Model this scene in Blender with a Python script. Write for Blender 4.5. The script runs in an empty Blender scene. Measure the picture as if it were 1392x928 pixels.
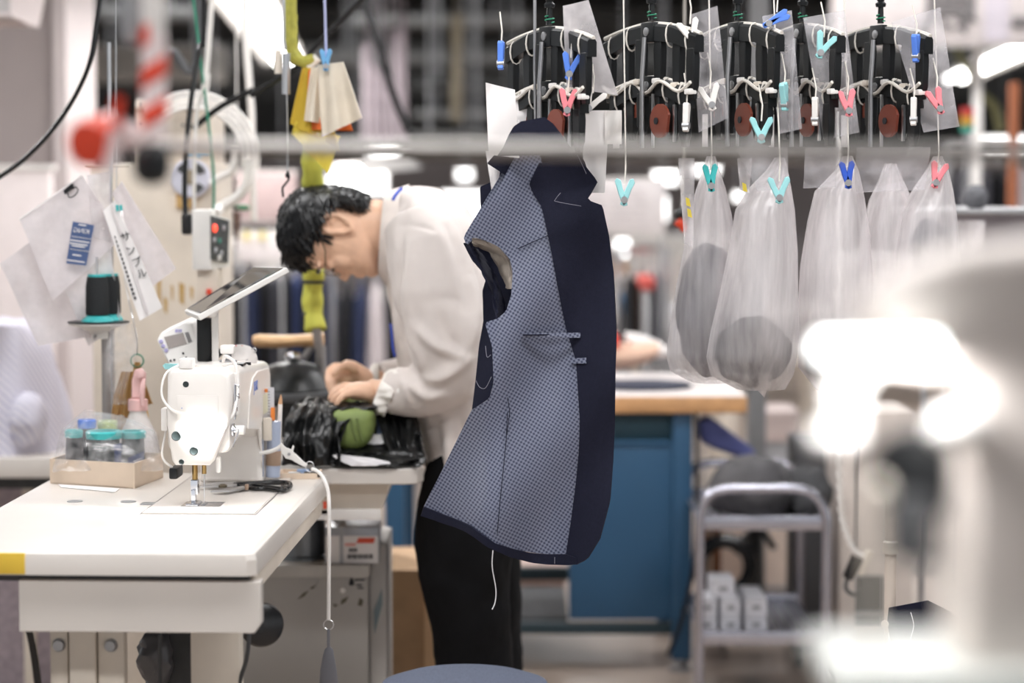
import bpy, bmesh, math, random
from mathutils import Vector, Matrix, noise
# ---------------------------------------------------------------- camera, world, exposure
SC = bpy.context.scene
C = SC.collection
F = 1392 * 85.0 / 36.0          # focal length in pixels of the 1392 x 928 frame
EYE = 1.36
PITCH = math.atan(229.0 / F)
cam = bpy.data.cameras.new('camera'); CAM = bpy.data.objects.new('camera', cam); C.objects.link(CAM)
cam.lens = 85; cam.sensor_width = 36; cam.clip_start = 0.05; cam.clip_end = 200
CAM.location = (0, 0, EYE); CAM.rotation_euler = (math.pi / 2 - PITCH, 0, 0)
cam.dof.use_dof = True; cam.dof.focus_distance = 4.27; cam.dof.aperture_fstop = 2.0
SC.camera = CAM
SC.view_settings.view_transform = 'Standard'; SC.view_settings.look = 'None'
SC.view_settings.exposure = 0.5; SC.view_settings.gamma = 1; SC.view_settings.use_curve_mapping = False
world = bpy.data.worlds.new('world'); SC.world = world; world.use_nodes = True
world.node_tree.nodes['Background'].inputs[0].default_value = (0.93, 0.96, 1.0, 1)
world.node_tree.nodes['Background'].inputs[1].default_value = 0.62
SC.cycles.max_bounces = 8; SC.cycles.transparent_max_bounces = 24

# ---------------------------------------------------------------- helpers
def P(px, py, D):
    """world point that lies at depth D (world y) on the sight line of a photo pixel"""
    u = (px - 696.0) / F; v = (464.0 - py) / F
    s, c = math.sin(PITCH), math.cos(PITCH)
    d = Vector((u, c + v * s, -s + v * c)); t = D / d.y
    return Vector((d.x * t, D, EYE + d.z * t))
def PZ(px, py, z):
    u = (px - 696.0) / F; v = (464.0 - py) / F
    s, c = math.sin(PITCH), math.cos(PITCH)
    d = Vector((u, c + v * s, -s + v * c)); t = (z - EYE) / d.z
    return Vector((d.x * t, d.y * t, z))
V = Vector
def R(a): return math.radians(a)
MATS = {}
def mat(name, col, rough=0.55, metal=0.0, var=0.06, scale=18.0, bump=0.0, bscale=60.0, spec=0.5, trans=0.0, emit=None, estr=0.0, coat=0.0, sheen=0.0):
    """procedural principled material; var modulates the colour with noise"""
    if name in MATS: return MATS[name]
    m = bpy.data.materials.new(name); m.use_nodes = True
    nt = m.node_tree; b = nt.nodes['Principled BSDF']
    b.inputs['Roughness'].default_value = rough; b.inputs['Metallic'].default_value = metal
    b.inputs['Specular IOR Level'].default_value = spec
    b.inputs['Transmission Weight'].default_value = trans
    b.inputs['Coat Weight'].default_value = coat; b.inputs['Sheen Weight'].default_value = sheen
    tc = nt.nodes.new('ShaderNodeTexCoord')
    n = nt.nodes.new('ShaderNodeTexNoise'); n.inputs['Scale'].default_value = scale; n.inputs['Detail'].default_value = 4
    nt.links.new(tc.outputs['Object'], n.inputs['Vector'])
    r = nt.nodes.new('ShaderNodeValToRGB')
    lo = [max(0, c * (1 - var)) for c in col]; hi = [min(1, c * (1 + var)) for c in col]
    r.color_ramp.elements[0].position = 0.3; r.color_ramp.elements[1].position = 0.7
    r.color_ramp.elements[0].color = (*lo, 1); r.color_ramp.elements[1].color = (*hi, 1)
    nt.links.new(n.outputs['Fac'], r.inputs[0]); nt.links.new(r.outputs[0], b.inputs['Base Color'])
    if bump:
        n2 = nt.nodes.new('ShaderNodeTexNoise'); n2.inputs['Scale'].default_value = bscale; n2.inputs['Detail'].default_value = 5
        nt.links.new(tc.outputs['Object'], n2.inputs['Vector'])
        bp = nt.nodes.new('ShaderNodeBump'); bp.inputs['Strength'].default_value = bump; bp.inputs['Distance'].default_value = 0.004
        nt.links.new(n2.outputs['Fac'], bp.inputs['Height']); nt.links.new(bp.outputs[0], b.inputs['Normal'])
    if emit:
        b.inputs['Emission Color'].default_value = (*emit, 1); b.inputs['Emission Strength'].default_value = estr
    MATS[name] = m
    return m
def film(name, col, density, rough=0.25, streak=0.0, scale=30.0):
    """thin translucent plastic film: see-through share plus scattered white"""
    if name in MATS: return MATS[name]
    m = bpy.data.materials.new(name); m.use_nodes = True; nt = m.node_tree
    for n in list(nt.nodes): nt.nodes.remove(n)
    out = nt.nodes.new('ShaderNodeOutputMaterial')
    tr = nt.nodes.new('ShaderNodeBsdfTransparent'); tr.inputs[0].default_value = (0.97, 0.97, 0.97, 1)
    df = nt.nodes.new('ShaderNodeBsdfDiffuse'); df.inputs[0].default_value = (*col, 1)
    tl = nt.nodes.new('ShaderNodeBsdfTranslucent'); tl.inputs[0].default_value = (*col, 1)
    gl = nt.nodes.new('ShaderNodeBsdfGlossy'); gl.inputs[0].default_value = (1, 1, 1, 1); gl.inputs['Roughness'].default_value = rough
    m1 = nt.nodes.new('ShaderNodeMixShader'); m1.inputs[0].default_value = 0.45
    nt.links.new(df.outputs[0], m1.inputs[1]); nt.links.new(tl.outputs[0], m1.inputs[2])
    m2 = nt.nodes.new('ShaderNodeMixShader'); m2.inputs[0].default_value = 0.12
    nt.links.new(m1.outputs[0], m2.inputs[1]); nt.links.new(gl.outputs[0], m2.inputs[2])
    m3 = nt.nodes.new('ShaderNodeMixShader')
    tc = nt.nodes.new('ShaderNodeTexCoord'); mp = nt.nodes.new('ShaderNodeMapping')
    mp.inputs['Scale'].default_value = (1, 1, 0.12) if streak else (1, 1, 1)
    ns = nt.nodes.new('ShaderNodeTexNoise'); ns.inputs['Scale'].default_value = scale; ns.inputs['Detail'].default_value = 5
    nt.links.new(tc.outputs['Object'], mp.inputs[0]); nt.links.new(mp.outputs[0], ns.inputs['Vector'])
    mr = nt.nodes.new('ShaderNodeMapRange'); mr.inputs[1].default_value = 0.3; mr.inputs[2].default_value = 0.7
    mr.inputs[3].default_value = max(0, density - 0.18); mr.inputs[4].default_value = min(1, density + 0.18)
    nt.links.new(ns.outputs['Fac'], mr.inputs[0]); nt.links.new(mr.outputs[0], m3.inputs[0])
    nt.links.new(tr.outputs[0], m3.inputs[1]); nt.links.new(m2.outputs[0], m3.inputs[2]); nt.links.new(m3.outputs[0], out.inputs[0])
    bp = nt.nodes.new('ShaderNodeBump'); bp.inputs['Strength'].default_value = 0.5; bp.inputs['Distance'].default_value = 0.006
    nt.links.new(ns.outputs['Fac'], bp.inputs['Height'])
    for q in (df, tl, gl): nt.links.new(bp.outputs[0], q.inputs['Normal'])
    MATS[name] = m
    return m

class MB:
    """collects geometry of one part; coordinates pass through matrix M"""
    def __init__(s, M=None): s.v = []; s.f = []; s.M = M
    def add(s, vs, fs):
        o = len(s.v); s.v += [(s.M @ V(p)) if s.M else V(p) for p in vs]; s.f += [[o + i for i in f] for f in fs]; return s
    def box(s, x0, x1, y0, y1, z0, z1):
        return s.add([(x0, y0, z0), (x1, y0, z0), (x1, y1, z0), (x0, y1, z0), (x0, y0, z1), (x1, y0, z1), (x1, y1, z1), (x0, y1, z1)],
                     [(0, 3, 2, 1), (4, 5, 6, 7), (0, 1, 5, 4), (1, 2, 6, 5), (2, 3, 7, 6), (3, 0, 4, 7)])
    def rbox(s, x0, x1, y0, y1, z0, z1, b=0.004, seg=2):
        bm = bmesh.new(); bmesh.ops.create_cube(bm, size=1)
        for q in bm.verts: q.co = V(((x0 + x1) / 2 + q.co.x * (x1 - x0), (y0 + y1) / 2 + q.co.y * (y1 - y0), (z0 + z1) / 2 + q.co.z * (z1 - z0)))
        b = min(b, 0.45 * min(abs(x1 - x0), abs(y1 - y0), abs(z1 - z0)))
        bmesh.ops.bevel(bm, geom=list(bm.edges), offset=b, segments=seg, profile=0.6, affect='EDGES')
        bm.verts.index_update(); r = s.add([tuple(q.co) for q in bm.verts], [[q.index for q in f.verts] for f in bm.faces]); bm.free(); return r
    def loft(s, rings, caps=True, closed=True):
        n = len(rings[0]); vs = [p for r in rings for p in r]; fs = []
        for i in range(len(rings) - 1):
            for j in range(n if closed else n - 1):
                k = (j + 1) % n; fs.append((i * n + j, i * n + k, (i + 1) * n + k, (i + 1) * n + j))
        if caps: fs.append(tuple(range(n - 1, -1, -1))); fs.append(tuple((len(rings) - 1) * n + j for j in range(n)))
        return s.add(vs, fs)
    def tube(s, path, r, n=8, caps=True):
        path = [V(p) for p in path]; rr = r if isinstance(r, (list, tuple)) else [r] * len(path)
        rings = []; up = None
        for i, p in enumerate(path):
            t = (path[min(i + 1, len(path) - 1)] - path[max(i - 1, 0)]).normalized()
            if up is None: up = V((0, 0, 1)) if abs(t.z) < 0.9 else V((0, 1, 0))
            a = t.cross(up)
            if a.length < 1e-6: a = t.cross(V((1, 0, 0)))
            a.normalize(); b = a.cross(t).normalized(); up = b
            rings.append([p + (a * math.cos(2 * math.pi * k / n) + b * math.sin(2 * math.pi * k / n)) * rr[i] for k in range(n)])
        return s.loft(rings, caps)
    def lathe(s, prof, c, n=20, axis=(0, 0, 1), caps=True):
        ax = V(axis).normalized(); a = ax.orthogonal().normalized(); b = ax.cross(a); c = V(c)
        return s.loft([[c + ax * z + (a * math.cos(2 * math.pi * k / n) + b * math.sin(2 * math.pi * k / n)) * max(r, 1e-4) for k in range(n)] for r, z in prof], caps)
    def prism(s, poly, thick):
        """poly: 3d points in a plane, thick: vector"""
        n = len(poly); th = V(thick)
        return s.add([V(p) for p in poly] + [V(p) + th for p in poly], [tuple(range(n)), tuple(range(2 * n - 1, n - 1, -1))] + [(i, i + n, (i + 1) % n + n, (i + 1) % n) for i in range(n)])
    def ell(s, c, rad, n=16, m=10, rot=None):
        rot = rot or Matrix.Identity(3); c = V(c); rings = []
        for i in range(m + 1):
            a = math.pi * i / m; sr = max(math.sin(a), 0.004)
            rings.append([c + rot @ V((rad[0] * sr * math.cos(2 * math.pi * k / n), rad[1] * sr * math.sin(2 * math.pi * k / n), -rad[2] * math.cos(a))) for k in range(n)])
        return s.loft(rings)
    def sheet(s, fn, nu, nv, th=0.0):
        """open sheet fn(u,v) in [0,1]; th gives it thickness along its normal"""
        g = [[V(fn(i / nu, j / nv)) for j in range(nv + 1)] for i in range(nu + 1)]
        w = nv + 1; idx = lambda i, j: i * w + j
        fs = [(idx(i, j), idx(i + 1, j), idx(i + 1, j + 1), idx(i, j + 1)) for i in range(nu) for j in range(nv)]
        vs = [p for r in g for p in r]
        if th:
            N = len(vs); nrm = [V((0, 0, 0)) for _ in vs]
            for f in fs:
                q = (vs[f[2]] - vs[f[0]]).cross(vs[f[3]] - vs[f[1]])
                for k in f: nrm[k] += q
            back = [vs[k] - nrm[k].normalized() * th if nrm[k].length > 0 else vs[k] for k in range(N)]
            fs2 = [tuple(N + k for k in reversed(f)) for f in fs]
            rim = [idx(i, 0) for i in range(nu + 1)] + [idx(nu, j) for j in range(1, nv + 1)] + [idx(i, nv) for i in range(nu - 1, -1, -1)] + [idx(0, j) for j in range(nv - 1, 0, -1)]
            fs = fs + fs2 + [(rim[k], N + rim[k], N + rim[(k + 1) % len(rim)], rim[(k + 1) % len(rim)]) for k in range(len(rim))]
            vs = vs + back
        return s.add(vs, fs)
    def cloud(s, fn):
        s.v = [V(fn(p)) for p in s.v]; return s

ROOT = {}
def thing(name, label, cat, loc, group=None, kind=None):
    o = bpy.data.objects.new(name, None); C.objects.link(o); o.location = loc; o.empty_display_size = 0.05
    o['label'] = label; o['category'] = cat
    if group: o['group'] = group
    if kind: o['kind'] = kind
    ROOT[o] = V(loc); return o
def tag(o, label, cat, group=None, kind=None):
    o['label'] = label; o['category'] = cat
    if group: o['group'] = group
    if kind: o['kind'] = kind
    return o
def obj(name, mb, m, parent=None, smooth=35, solid=0, sub=0, remesh=0, bevel=0, disp=None, smoothit=0):
    """one mesh object; geometry is in world coordinates and moved into the thing's frame"""
    if parent is None:
        xs = [p.x for p in mb.v]; ys = [p.y for p in mb.v]; zs = [p.z for p in mb.v]
        base = V(((min(xs) + max(xs)) / 2, (min(ys) + max(ys)) / 2, min(zs)))
    else: base = ROOT[parent]
    me = bpy.data.meshes.new(name); me.from_pydata([tuple(p - base) for p in mb.v], [], mb.f)
    bm = bmesh.new(); bm.from_mesh(me); bmesh.ops.recalc_face_normals(bm, faces=bm.faces); bm.to_mesh(me); bm.free()
    o = bpy.data.objects.new(name, me); C.objects.link(o)
    if parent is None: o.location = base
    else: o.parent = parent
    ROOT[o] = base
    if smooth:
        me.polygons.foreach_set('use_smooth', [True] * len(me.polygons))
        if not remesh and not sub: me.set_sharp_from_angle(angle=R(smooth))
    me.materials.append(m)
    if remesh:
        q = o.modifiers.new('union', 'REMESH'); q.mode = 'VOXEL'; q.voxel_size = remesh; q.use_smooth_shade = True
    if smoothit:
        q = o.modifiers.new('soften', 'SMOOTH'); q.iterations = smoothit; q.factor = 0.5
    if disp:
        tx = bpy.data.textures.new(name + '_relief', 'CLOUDS'); tx.noise_scale = disp[0]; tx.noise_depth = 2
        q = o.modifiers.new('relief', 'DISPLACE'); q.texture = tx; q.strength = disp[1]; q.mid_level = 0.5; q.texture_coords = 'LOCAL'
    if bevel:
        q = o.modifiers.new('edge', 'BEVEL'); q.width = bevel; q.segments = 2; q.limit_method = 'ANGLE'
    if solid:
        q = o.modifiers.new('thickness', 'SOLIDIFY'); q.thickness = solid; q.offset = 0
    if sub:
        q = o.modifiers.new('round', 'SUBSURF'); q.levels = sub; q.render_levels = sub
    return o
def bake(o, fn):
    """apply the modifiers of o, then move each vertex by fn(world point, normal)"""
    bpy.context.view_layer.update()
    dg = bpy.context.evaluated_depsgraph_get(); me = bpy.data.meshes.new_from_object(o.evaluated_get(dg)); o.modifiers.clear(); o.data = me
    base = ROOT[o]; co = [(v.co.copy(), v.normal.copy()) for v in me.vertices]
    for v, (c, n) in zip(me.vertices, co): v.co = c + fn(c + base, n)
    me.update(); return o
def struct(name, mb, m, label=None, **k):
    o = obj(name, mb, m, None, **k); o['kind'] = 'structure'
    o['label'] = label or name.replace('_', ' '); return o
def copy_tree(o, parent=None):
    c = o.copy(); C.objects.link(c); c.parent = parent
    for ch in list(o.children): copy_tree(ch, c)
    if o in ROOT: ROOT[c] = ROOT[o]
    return c
def text(name, s, loc, size, m, parent, right=(1, 0, 0), up=(0, 0, 1), mirror=False, depth=0.0004, bold=0.0):
    cu = bpy.data.curves.new(name, 'FONT'); cu.body = s; cu.size = size; cu.align_x = 'CENTER'; cu.align_y = 'CENTER'; cu.extrude = depth
    cu.resolution_u = 2; cu.offset = bold
    t = bpy.data.objects.new(name, cu); C.objects.link(t)
    bpy.context.view_layer.update()
    me = bpy.data.meshes.new_from_object(t.evaluated_get(bpy.context.evaluated_depsgraph_get()))
    bpy.data.objects.remove(t)
    r = V(right).normalized(); u = V(up); u = (u - r * u.dot(r)).normalized(); n = r.cross(u)
    base = ROOT[parent]; sx = -1 if mirror else 1
    for q in me.vertices: q.co = V(loc) - base + r * q.co.x * sx + u * q.co.y + n * q.co.z
    me.materials.clear(); me.materials.append(m)
    o = bpy.data.objects.new(name, me); C.objects.link(o); o.parent = parent; ROOT[o] = base
    return o
def spline(pts, n=6):
    """Catmull-Rom through points"""
    pts = [V(p) for p in pts]; out = []
    for i in range(len(pts) - 1):
        p0 = pts[max(i - 1, 0)]; p1 = pts[i]; p2 = pts[i + 1]; p3 = pts[min(i + 2, len(pts) - 1)]
        for k in range(n):
            t = k / n
            out.append(0.5 * ((2 * p1) + (p2 - p0) * t + (2 * p0 - 5 * p1 + 4 * p2 - p3) * t * t + (3 * p1 - p0 - 3 * p2 + p3) * t ** 3))
    return out + [pts[-1]]
def interp(tab, x):
    if x <= tab[0][0]: return tab[0][1]
    for (a, p), (b, q) in zip(tab, tab[1:]):
        if x <= b: return p + (q - p) * (x - a) / (b - a)
    return tab[-1][1]
def nz(p, s=1.0, off=0.0): return noise.noise(V((p[0] * s + off, p[1] * s + off * 1.7, p[2] * s - off)))
rnd = random.Random(7)

# colours (linear)
WHITE = mat('white_paint', (0.80, 0.77, 0.74), 0.4, var=0.03)
WTOP = mat('white_laminate', (0.72, 0.675, 0.63), 0.25, var=0.025, scale=6)
CREAM = mat('cream_paint', (0.74, 0.67, 0.58), 0.5, var=0.07, scale=9)
OFFW = mat('off_white_plastic', (0.80, 0.78, 0.75), 0.42, var=0.03)
PINKW = mat('pinkish_white', (0.80, 0.72, 0.71), 0.6, var=0.04)
BLACKP = mat('black_plastic', (0.008, 0.009, 0.010), 0.4, var=0.3, spec=0.35)
BLACKR = mat('black_rubber', (0.012, 0.012, 0.013), 0.25, var=0.2)
STEEL = mat('steel', (0.62, 0.62, 0.63), 0.28, 1.0, var=0.08)
DSTEEL = mat('dull_steel', (0.42, 0.42, 0.43), 0.45, 0.9, var=0.12)
CHROME = mat('chrome', (0.75, 0.76, 0.8), 0.18, 1.0, var=0.04)
BRASS = mat('brass', (0.55, 0.36, 0.14), 0.35, 1.0, var=0.1)
TEAL = mat('teal_plastic', (0.05, 0.46, 0.46), 0.4)
LTEAL = mat('pale_teal_plastic', (0.33, 0.68, 0.70), 0.45)
BLUEP = mat('blue_plastic', (0.10, 0.24, 0.78), 0.4)
PINKP = mat('pink_plastic', (0.90, 0.26, 0.30), 0.45)
WHP = mat('white_plastic', (0.82, 0.79, 0.76), 0.5)
PAPER = mat('paper', (0.86, 0.83, 0.82), 0.7, var=0.03)
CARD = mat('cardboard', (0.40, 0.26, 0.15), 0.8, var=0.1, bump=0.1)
CREAMCARD = mat('cream_card', (0.74, 0.60, 0.47), 0.7, var=0.04)
INK = mat('ink', (0.015, 0.015, 0.02), 0.6)
BLUEINK = mat('blue_ink', (0.10, 0.18, 0.55), 0.5)
REDINK = mat('red_ink', (0.75, 0.10, 0.05), 0.5)
NAVYLBL = mat('navy_label', (0.035, 0.06, 0.16), 0.5)
TUBEW = mat('milky_tube', (0.80, 0.77, 0.74), 0.35)
DARKG = mat('dark_grey', (0.05, 0.052, 0.056), 0.6, var=0.25)

# ---------------------------------------------------------------- the hall
FLOORM = mat('floor_vinyl', (0.36, 0.29, 0.24), 0.35, var=0.12, scale=2.0)
CEILM = mat('ceiling_dark', (0.035, 0.036, 0.036), 0.8, var=0.3, scale=1.5)
WALLM = mat('wall_upper_grey', (0.085, 0.087, 0.086), 0.8, var=0.25, scale=1.2)
WALLP = mat('wall_pinkish_paint', (0.62, 0.55, 0.54), 0.7, var=0.05, scale=1.0)
COLM = mat('column_paint', (0.36, 0.31, 0.30), 0.7, var=0.08, scale=2.0)
struct('floor', MB().box(-16, 16, -6, 26, -0.1, 0.0), FLOORM, 'brown vinyl floor of the workshop hall')
struct('ceiling', MB().box(-16, 16, -6, 26, 3.0, 3.1), CEILM, 'dark open ceiling of the workshop')
struct('wall_back', MB().box(-16, 16, 24, 24.2, 0, 3.0), WALLM, 'far wall of the workshop hall')
struct('trim_1', MB().box(-16, 16, 23.88, 24.0, 0.0, 1.5), WALLP, 'pale dado panelling along the far wall')
a = P(-60, 0, 7.4); b = P(72, 0, 7.4); c2 = P(106, 0, 7.6)
col = struct('wall_left', MB().box(a.x, b.x, 7.4, 7.9, 0, 3.0), COLM, 'grey pink structural column by the cables')
trim = struct('trim_2', MB().box(b.x, c2.x, 7.38, 7.9, 0, 3.0), WALLP, 'column edge coloured paler to show its lit side')  # lit edge of the column, its light put into a paler colour
# ceiling beams and pipes (dark, far)
for i, (yy, zz, hh) in enumerate([(9.0, 2.3, 0.10), (11.5, 2.42, 0.14), (14.0, 2.5, 0.2), (16.5, 2.35, 0.12), (19.0, 2.2, 0.16), (21.5, 2.05, 0.2)]):
    struct('trim_%d' % (3 + i), MB().box(-12, 12, yy, yy + 0.16, zz, zz + hh).box(-12, 12, yy - 0.03, yy + 0.19, zz - 0.015, zz), mat('beam_steel', (0.085, 0.087, 0.086), 0.6, var=0.2), 'dark steel ceiling beam crossing the hall')
    for x in (-6, -2, 2, 6):
        pass
TUBE_E = mat('fluorescent_tube', (1, 1, 1), 0.4, var=0, emit=(1.0, 0.985, 0.96), estr=9.0)
def luminaire(a, b, label, power, w=0.09, tubes=2, drop=0.0, group=None, suspend=3.0):
    """hanging trough luminaire between two points, with its own area light"""
    a = V(a); b = V(b); mid = (a + b) / 2; d = (b - a); L = d.length; d.normalize(); s = d.cross(V((0, 0, 1))).normalized(); up = s.cross(d)
    t = thing('fluorescent_luminaire', label, 'lamp', mid, group)
    m = MB()
    prof = [(-w, -0.0), (-w * 0.45, 0.055), (w * 0.45, 0.055), (w, 0.0), (w * 0.93, 0.0), (w * 0.4, 0.045), (-w * 0.4, 0.045), (-w * 0.93, 0)]
    m.loft([[q + s * x + up * z for x, z in prof] for q in (a, b)])
    obj('reflector', m, WHITE, t)
    for k in range(tubes):
        off = (k - (tubes - 1) / 2) * w * 0.8
        obj('tube', MB().tube([a + d * 0.04 + s * off + up * 0.015, b - d * 0.04 + s * off + up * 0.015], 0.014, 8), TUBE_E, t)
    for q in (a + d * 0.2, b - d * 0.2):
        obj('suspension_rod', MB().tube([q + up * 0.05, V((q.x, q.y, suspend))], 0.005, 6), DSTEEL, t)
    if power:
        l = bpy.data.lights.new('tube_light', 'AREA'); l.shape = 'RECTANGLE'; l.size = L; l.size_y = w * 2.4; l.energy = power * 0.27; l.color = (0.985, 0.985, 1.0)
        lo = bpy.data.objects.new('tube_light', l); C.objects.link(lo); lo.parent = t
        lo.matrix_local = Matrix.Translation(-up * 0.01) @ Matrix((d, -s, up)).transposed().to_4x4()
    return t
for i, (x, y, e) in enumerate([(-1.5, 1.6, 70), (1.3, 1.6, 70), (-0.6, 3.3, 80), (1.2, 3.4, 70), (-1.7, 5.2, 80), (0.4, 5.6, 80), (2.2, 5.4, 80), (-1.0, 8.5, 90), (1.2, 8.5, 90), (3.2, 8.5, 80), (-3.2, 8.5, 80),
                               (-1.6, 12.5, 110), (1.6, 12.5, 110), (-2.4, 17, 120), (0.8, 17, 120), (3.6, 17, 100)]):
    luminaire((x - 0.7, y, 2.78), (x + 0.7, y, 2.78), 'white fluorescent trough luminaire under the dark ceiling', e, 0.12, 2, group='ceiling luminaires')
luminaire((-0.74, 6.1, 1.90), (-1.13, 12.2, 1.90), 'long low fluorescent luminaire beside the yellow wrapped hose', 60, 0.11)
luminaire((2.16, 9.6, 1.90), (2.62, 14.4, 1.90), 'low fluorescent luminaire under the lettered sign', 50, 0.10)
luminaire(P(470, 236, 9.5), P(545, 228, 9.9), 'fluorescent work lamp behind the man\'s head', 10, 0.10)

# ---------------------------------------------------------------- sewing table
O = PZ(347, 752, 0.775); YAW = math.atan((827 - 696) / F)
T = Matrix.Translation(O) @ Matrix.Rotation(-YAW, 4, 'Z')     # table frame: x right edge = 0, y into depth, z = 0 at the top
def TP(x, y, z=0): return T @ V((x, y, z))
t = thing('sewing_table', 'white sewing machine table with yellow tape on its corner', 'table', (TP(-0.26, 0.5).x, TP(-0.26, 0.5).y, 0))
m = MB(T)
def outline(x0, x1, y0, y1, c):
    return [(x0, y0), (x1 - c, y0), (x1, y0 + c), (x1, y1 - c), (x1 - c, y1), (x0, y1)]
m.loft([[V((x, y, z)) for x, y in outline(-0.53 + i, 0.0 - i, i, 1.0 - i, 0.014)] for z, i in ((-0.036, 0.0), (-0.012, 0.0), (-0.003, 0.003), (0.0, 0.008))])
obj('table_top', m, WTOP, t, smooth=25)
# bed plate of the machine let into the top with dark joints, plus hinges
SEAM = mat('joint_dark', (0.20, 0.18, 0.17), 0.6)
obj('inset_joint', MB(T).box(-0.262, -0.259, 0.42, 0.98, 0.0, 0.0006).box(-0.062, -0.0595, 0.42, 0.9, 0.0, 0.0006).box(-0.262, -0.0595, 0.42, 0.4225, 0.0, 0.0005), SEAM, t)
for hx in (-0.408, -0.312):
    obj('bed_hinge', MB(T).lathe([(0.014, 0), (0.014, 0.0012), (0.009, 0.002)], (hx, 0.575, 0), 16), DSTEEL, t)
obj('hinge_plate', MB(T).rbox(-0.283, -0.254, 0.535, 0.565, 0, 0.0015, 0.0005), DSTEEL, t)
obj('gap_shade_strip', MB(T).box(-0.47, -0.015, 0.03, 0.97, -0.05, -0.036), DARKG, t)  # dark strip standing in for the shade in the gap under the top
m = MB(T)
pf = [(-0.372, -0.046), (0.006, -0.046), (0.006, -0.113), (-0.004, -0.127), (-0.372, -0.127)]
m.prism([V((x, 0.012, z)) for x, z in pf], (0, 0.03, 0))
obj('front_panel', m, WTOP, t, smooth=0, bevel=0.0015)
obj('side_rail', MB(T).rbox(-0.05, -0.01, 0.05, 0.95, -0.075, -0.037, 0.003), CREAM, t)
obj('edge_tape', MB(T).rbox(-0.62 + 0.22, -0.3585, -0.0012, 0.004, -0.0345, -0.0015, 0.0005), mat('yellow_tape', (0.83, 0.56, 0.06), 0.5), t)
# steel stand
for i, (x0, x1) in enumerate([(-0.345, -0.316), (-0.312, -0.27), (-0.268, -0.226)]):
    obj('stand_channel', MB(T).rbox(x0, x1, 0.1 - 0.01 * (i == 1), 0.13, -0.775, -0.12, 0.003), CREAM, t)
obj('stand_channel', MB(T).rbox(-0.13, -0.05, 0.16, 0.2, -0.775, -0.036, 0.003), CREAM, t)
for x in (-0.33, -0.247):
    q = obj('bolt', MB(T).lathe([(0.0085, -0.008), (0.0085, 0), (0.0115, 0), (0.0115, 0.003)], (x, 0.1, -0.165), 12, (0, 1, 0)), DSTEEL, t)
for y in (0.14, 0.86):
    obj('stand_foot', MB(T).rbox(-0.5, -0.03, y - 0.03, y + 0.03, -0.775, -0.735, 0.006), CREAM, t)
obj('stand_post', MB(T).rbox(-0.32, -0.24, 0.83, 0.88, -0.74, -0.036, 0.004), CREAM, t)
obj('power_cable', MB(T).tube(spline([(-0.372, 0.06, -0.05), (-0.37, 0.06, -0.12), (-0.36, 0.07, -0.2), (-0.345, 0.08, -0.4), (-0.34, 0.09, -0.74)]), 0.006, 8), BLACKR, t)
obj('hanging_wire', MB(T).tube(spline([(-0.17, 0.12, -0.1), (-0.172, 0.12, -0.2), (-0.175, 0.13, -0.4), (-0.19, 0.14, -0.7)]), 0.003, 6), DARKG, t)
obj('hanging_wire', MB(T).tube(spline([(-0.03, 0.15, -0.05), (-0.035, 0.15, -0.18), (-0.06, 0.17, -0.3), (-0.07, 0.17, -0.7)]), 0.0035, 6), DARKG, t)
obj('wire_tray', MB(T).rbox(-0.2, -0.13, 0.3, 0.36, -0.36, -0.10, 0.004), DARKG, t)
# knee lifter
kp = P(356, 849, 3.93)
t = thing('knee_lifter_pad', 'black round knee lifter pad below the white table', 'pad', kp)
obj('pad', MB().lathe([(0.001, -0.012), (0.026, -0.012), (0.034, -0.008), (0.037, 0.0), (0.034, 0.008), (0.022, 0.012), (0.001, 0.0125)], kp, 32, (0.35, -1, 0.1)), BLACKR, t)
obj('lever_rod', MB().tube([kp + V((0, 0.01, 0)), kp + V((-0.04, 0.02, 0.06)), V((kp.x - 0.05, kp.y + 0.03, 0.735))], 0.005, 8), STEEL, t)
# dark bag hanging below the table
bg = P(212, 895, 4.0)
m = MB().ell(bg, (0.028, 0.03, 0.05), 18, 14).cloud(lambda p: p + V((1, 0.6, 0.2)) * 0.012 * nz(p, 60))
m.tube([bg + V((0, 0, 0.04)), bg + V((0.0, 0, 0.15))], 0.004, 6)
tag(obj('plastic_bag', m, mat('grey_bag_film', (0.12, 0.12, 0.13), 0.3), None), 'crumpled grey plastic bag hanging inside the table stand', 'bag')

# ---------------------------------------------------------------- sewing machine
def rrect(x0, x1, z0, z1, r, y, n=4):
    out = []
    for cx, cz, a0 in ((x1 - r, z1 - r, 0), (x0 + r, z1 - r, 90), (x0 + r, z0 + r, 180), (x1 - r, z0 + r, 270)):
        for k in range(n + 1):
            a = R(a0 + 90 * k / n); out.append(V((cx + r * math.cos(a), y, cz + r * math.sin(a))))
    return out
MACH = mat('machine_enamel', (0.80, 0.76, 0.72), 0.3, var=0.02, coat=0.2)
t = thing('sewing_machine', 'white lockstitch sewing machine with lit face plate', 'sewing machine', TP(-0.17, 0.72, 0.0))
X0, X1 = -0.226, -0.113
m = MB(T)
m.loft([rrect(X0 + i, X1 - i, zb, zt - i, 0.016, y) for y, zb, zt, i in ((0.497, 0.098, 0.243, 0.004), (0.505, 0.097, 0.246, 0), (0.60, 0.108, 0.242, 0), (0.72, 0.116, 0.237, 0), (0.80, 0.112, 0.232, 0), (0.835, 0.09, 0.229, 0), (0.97, 0.05, 0.222, 0), (0.978, 0.06, 0.214, 0.006))])
obj('arm', m, MACH, t)
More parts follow.
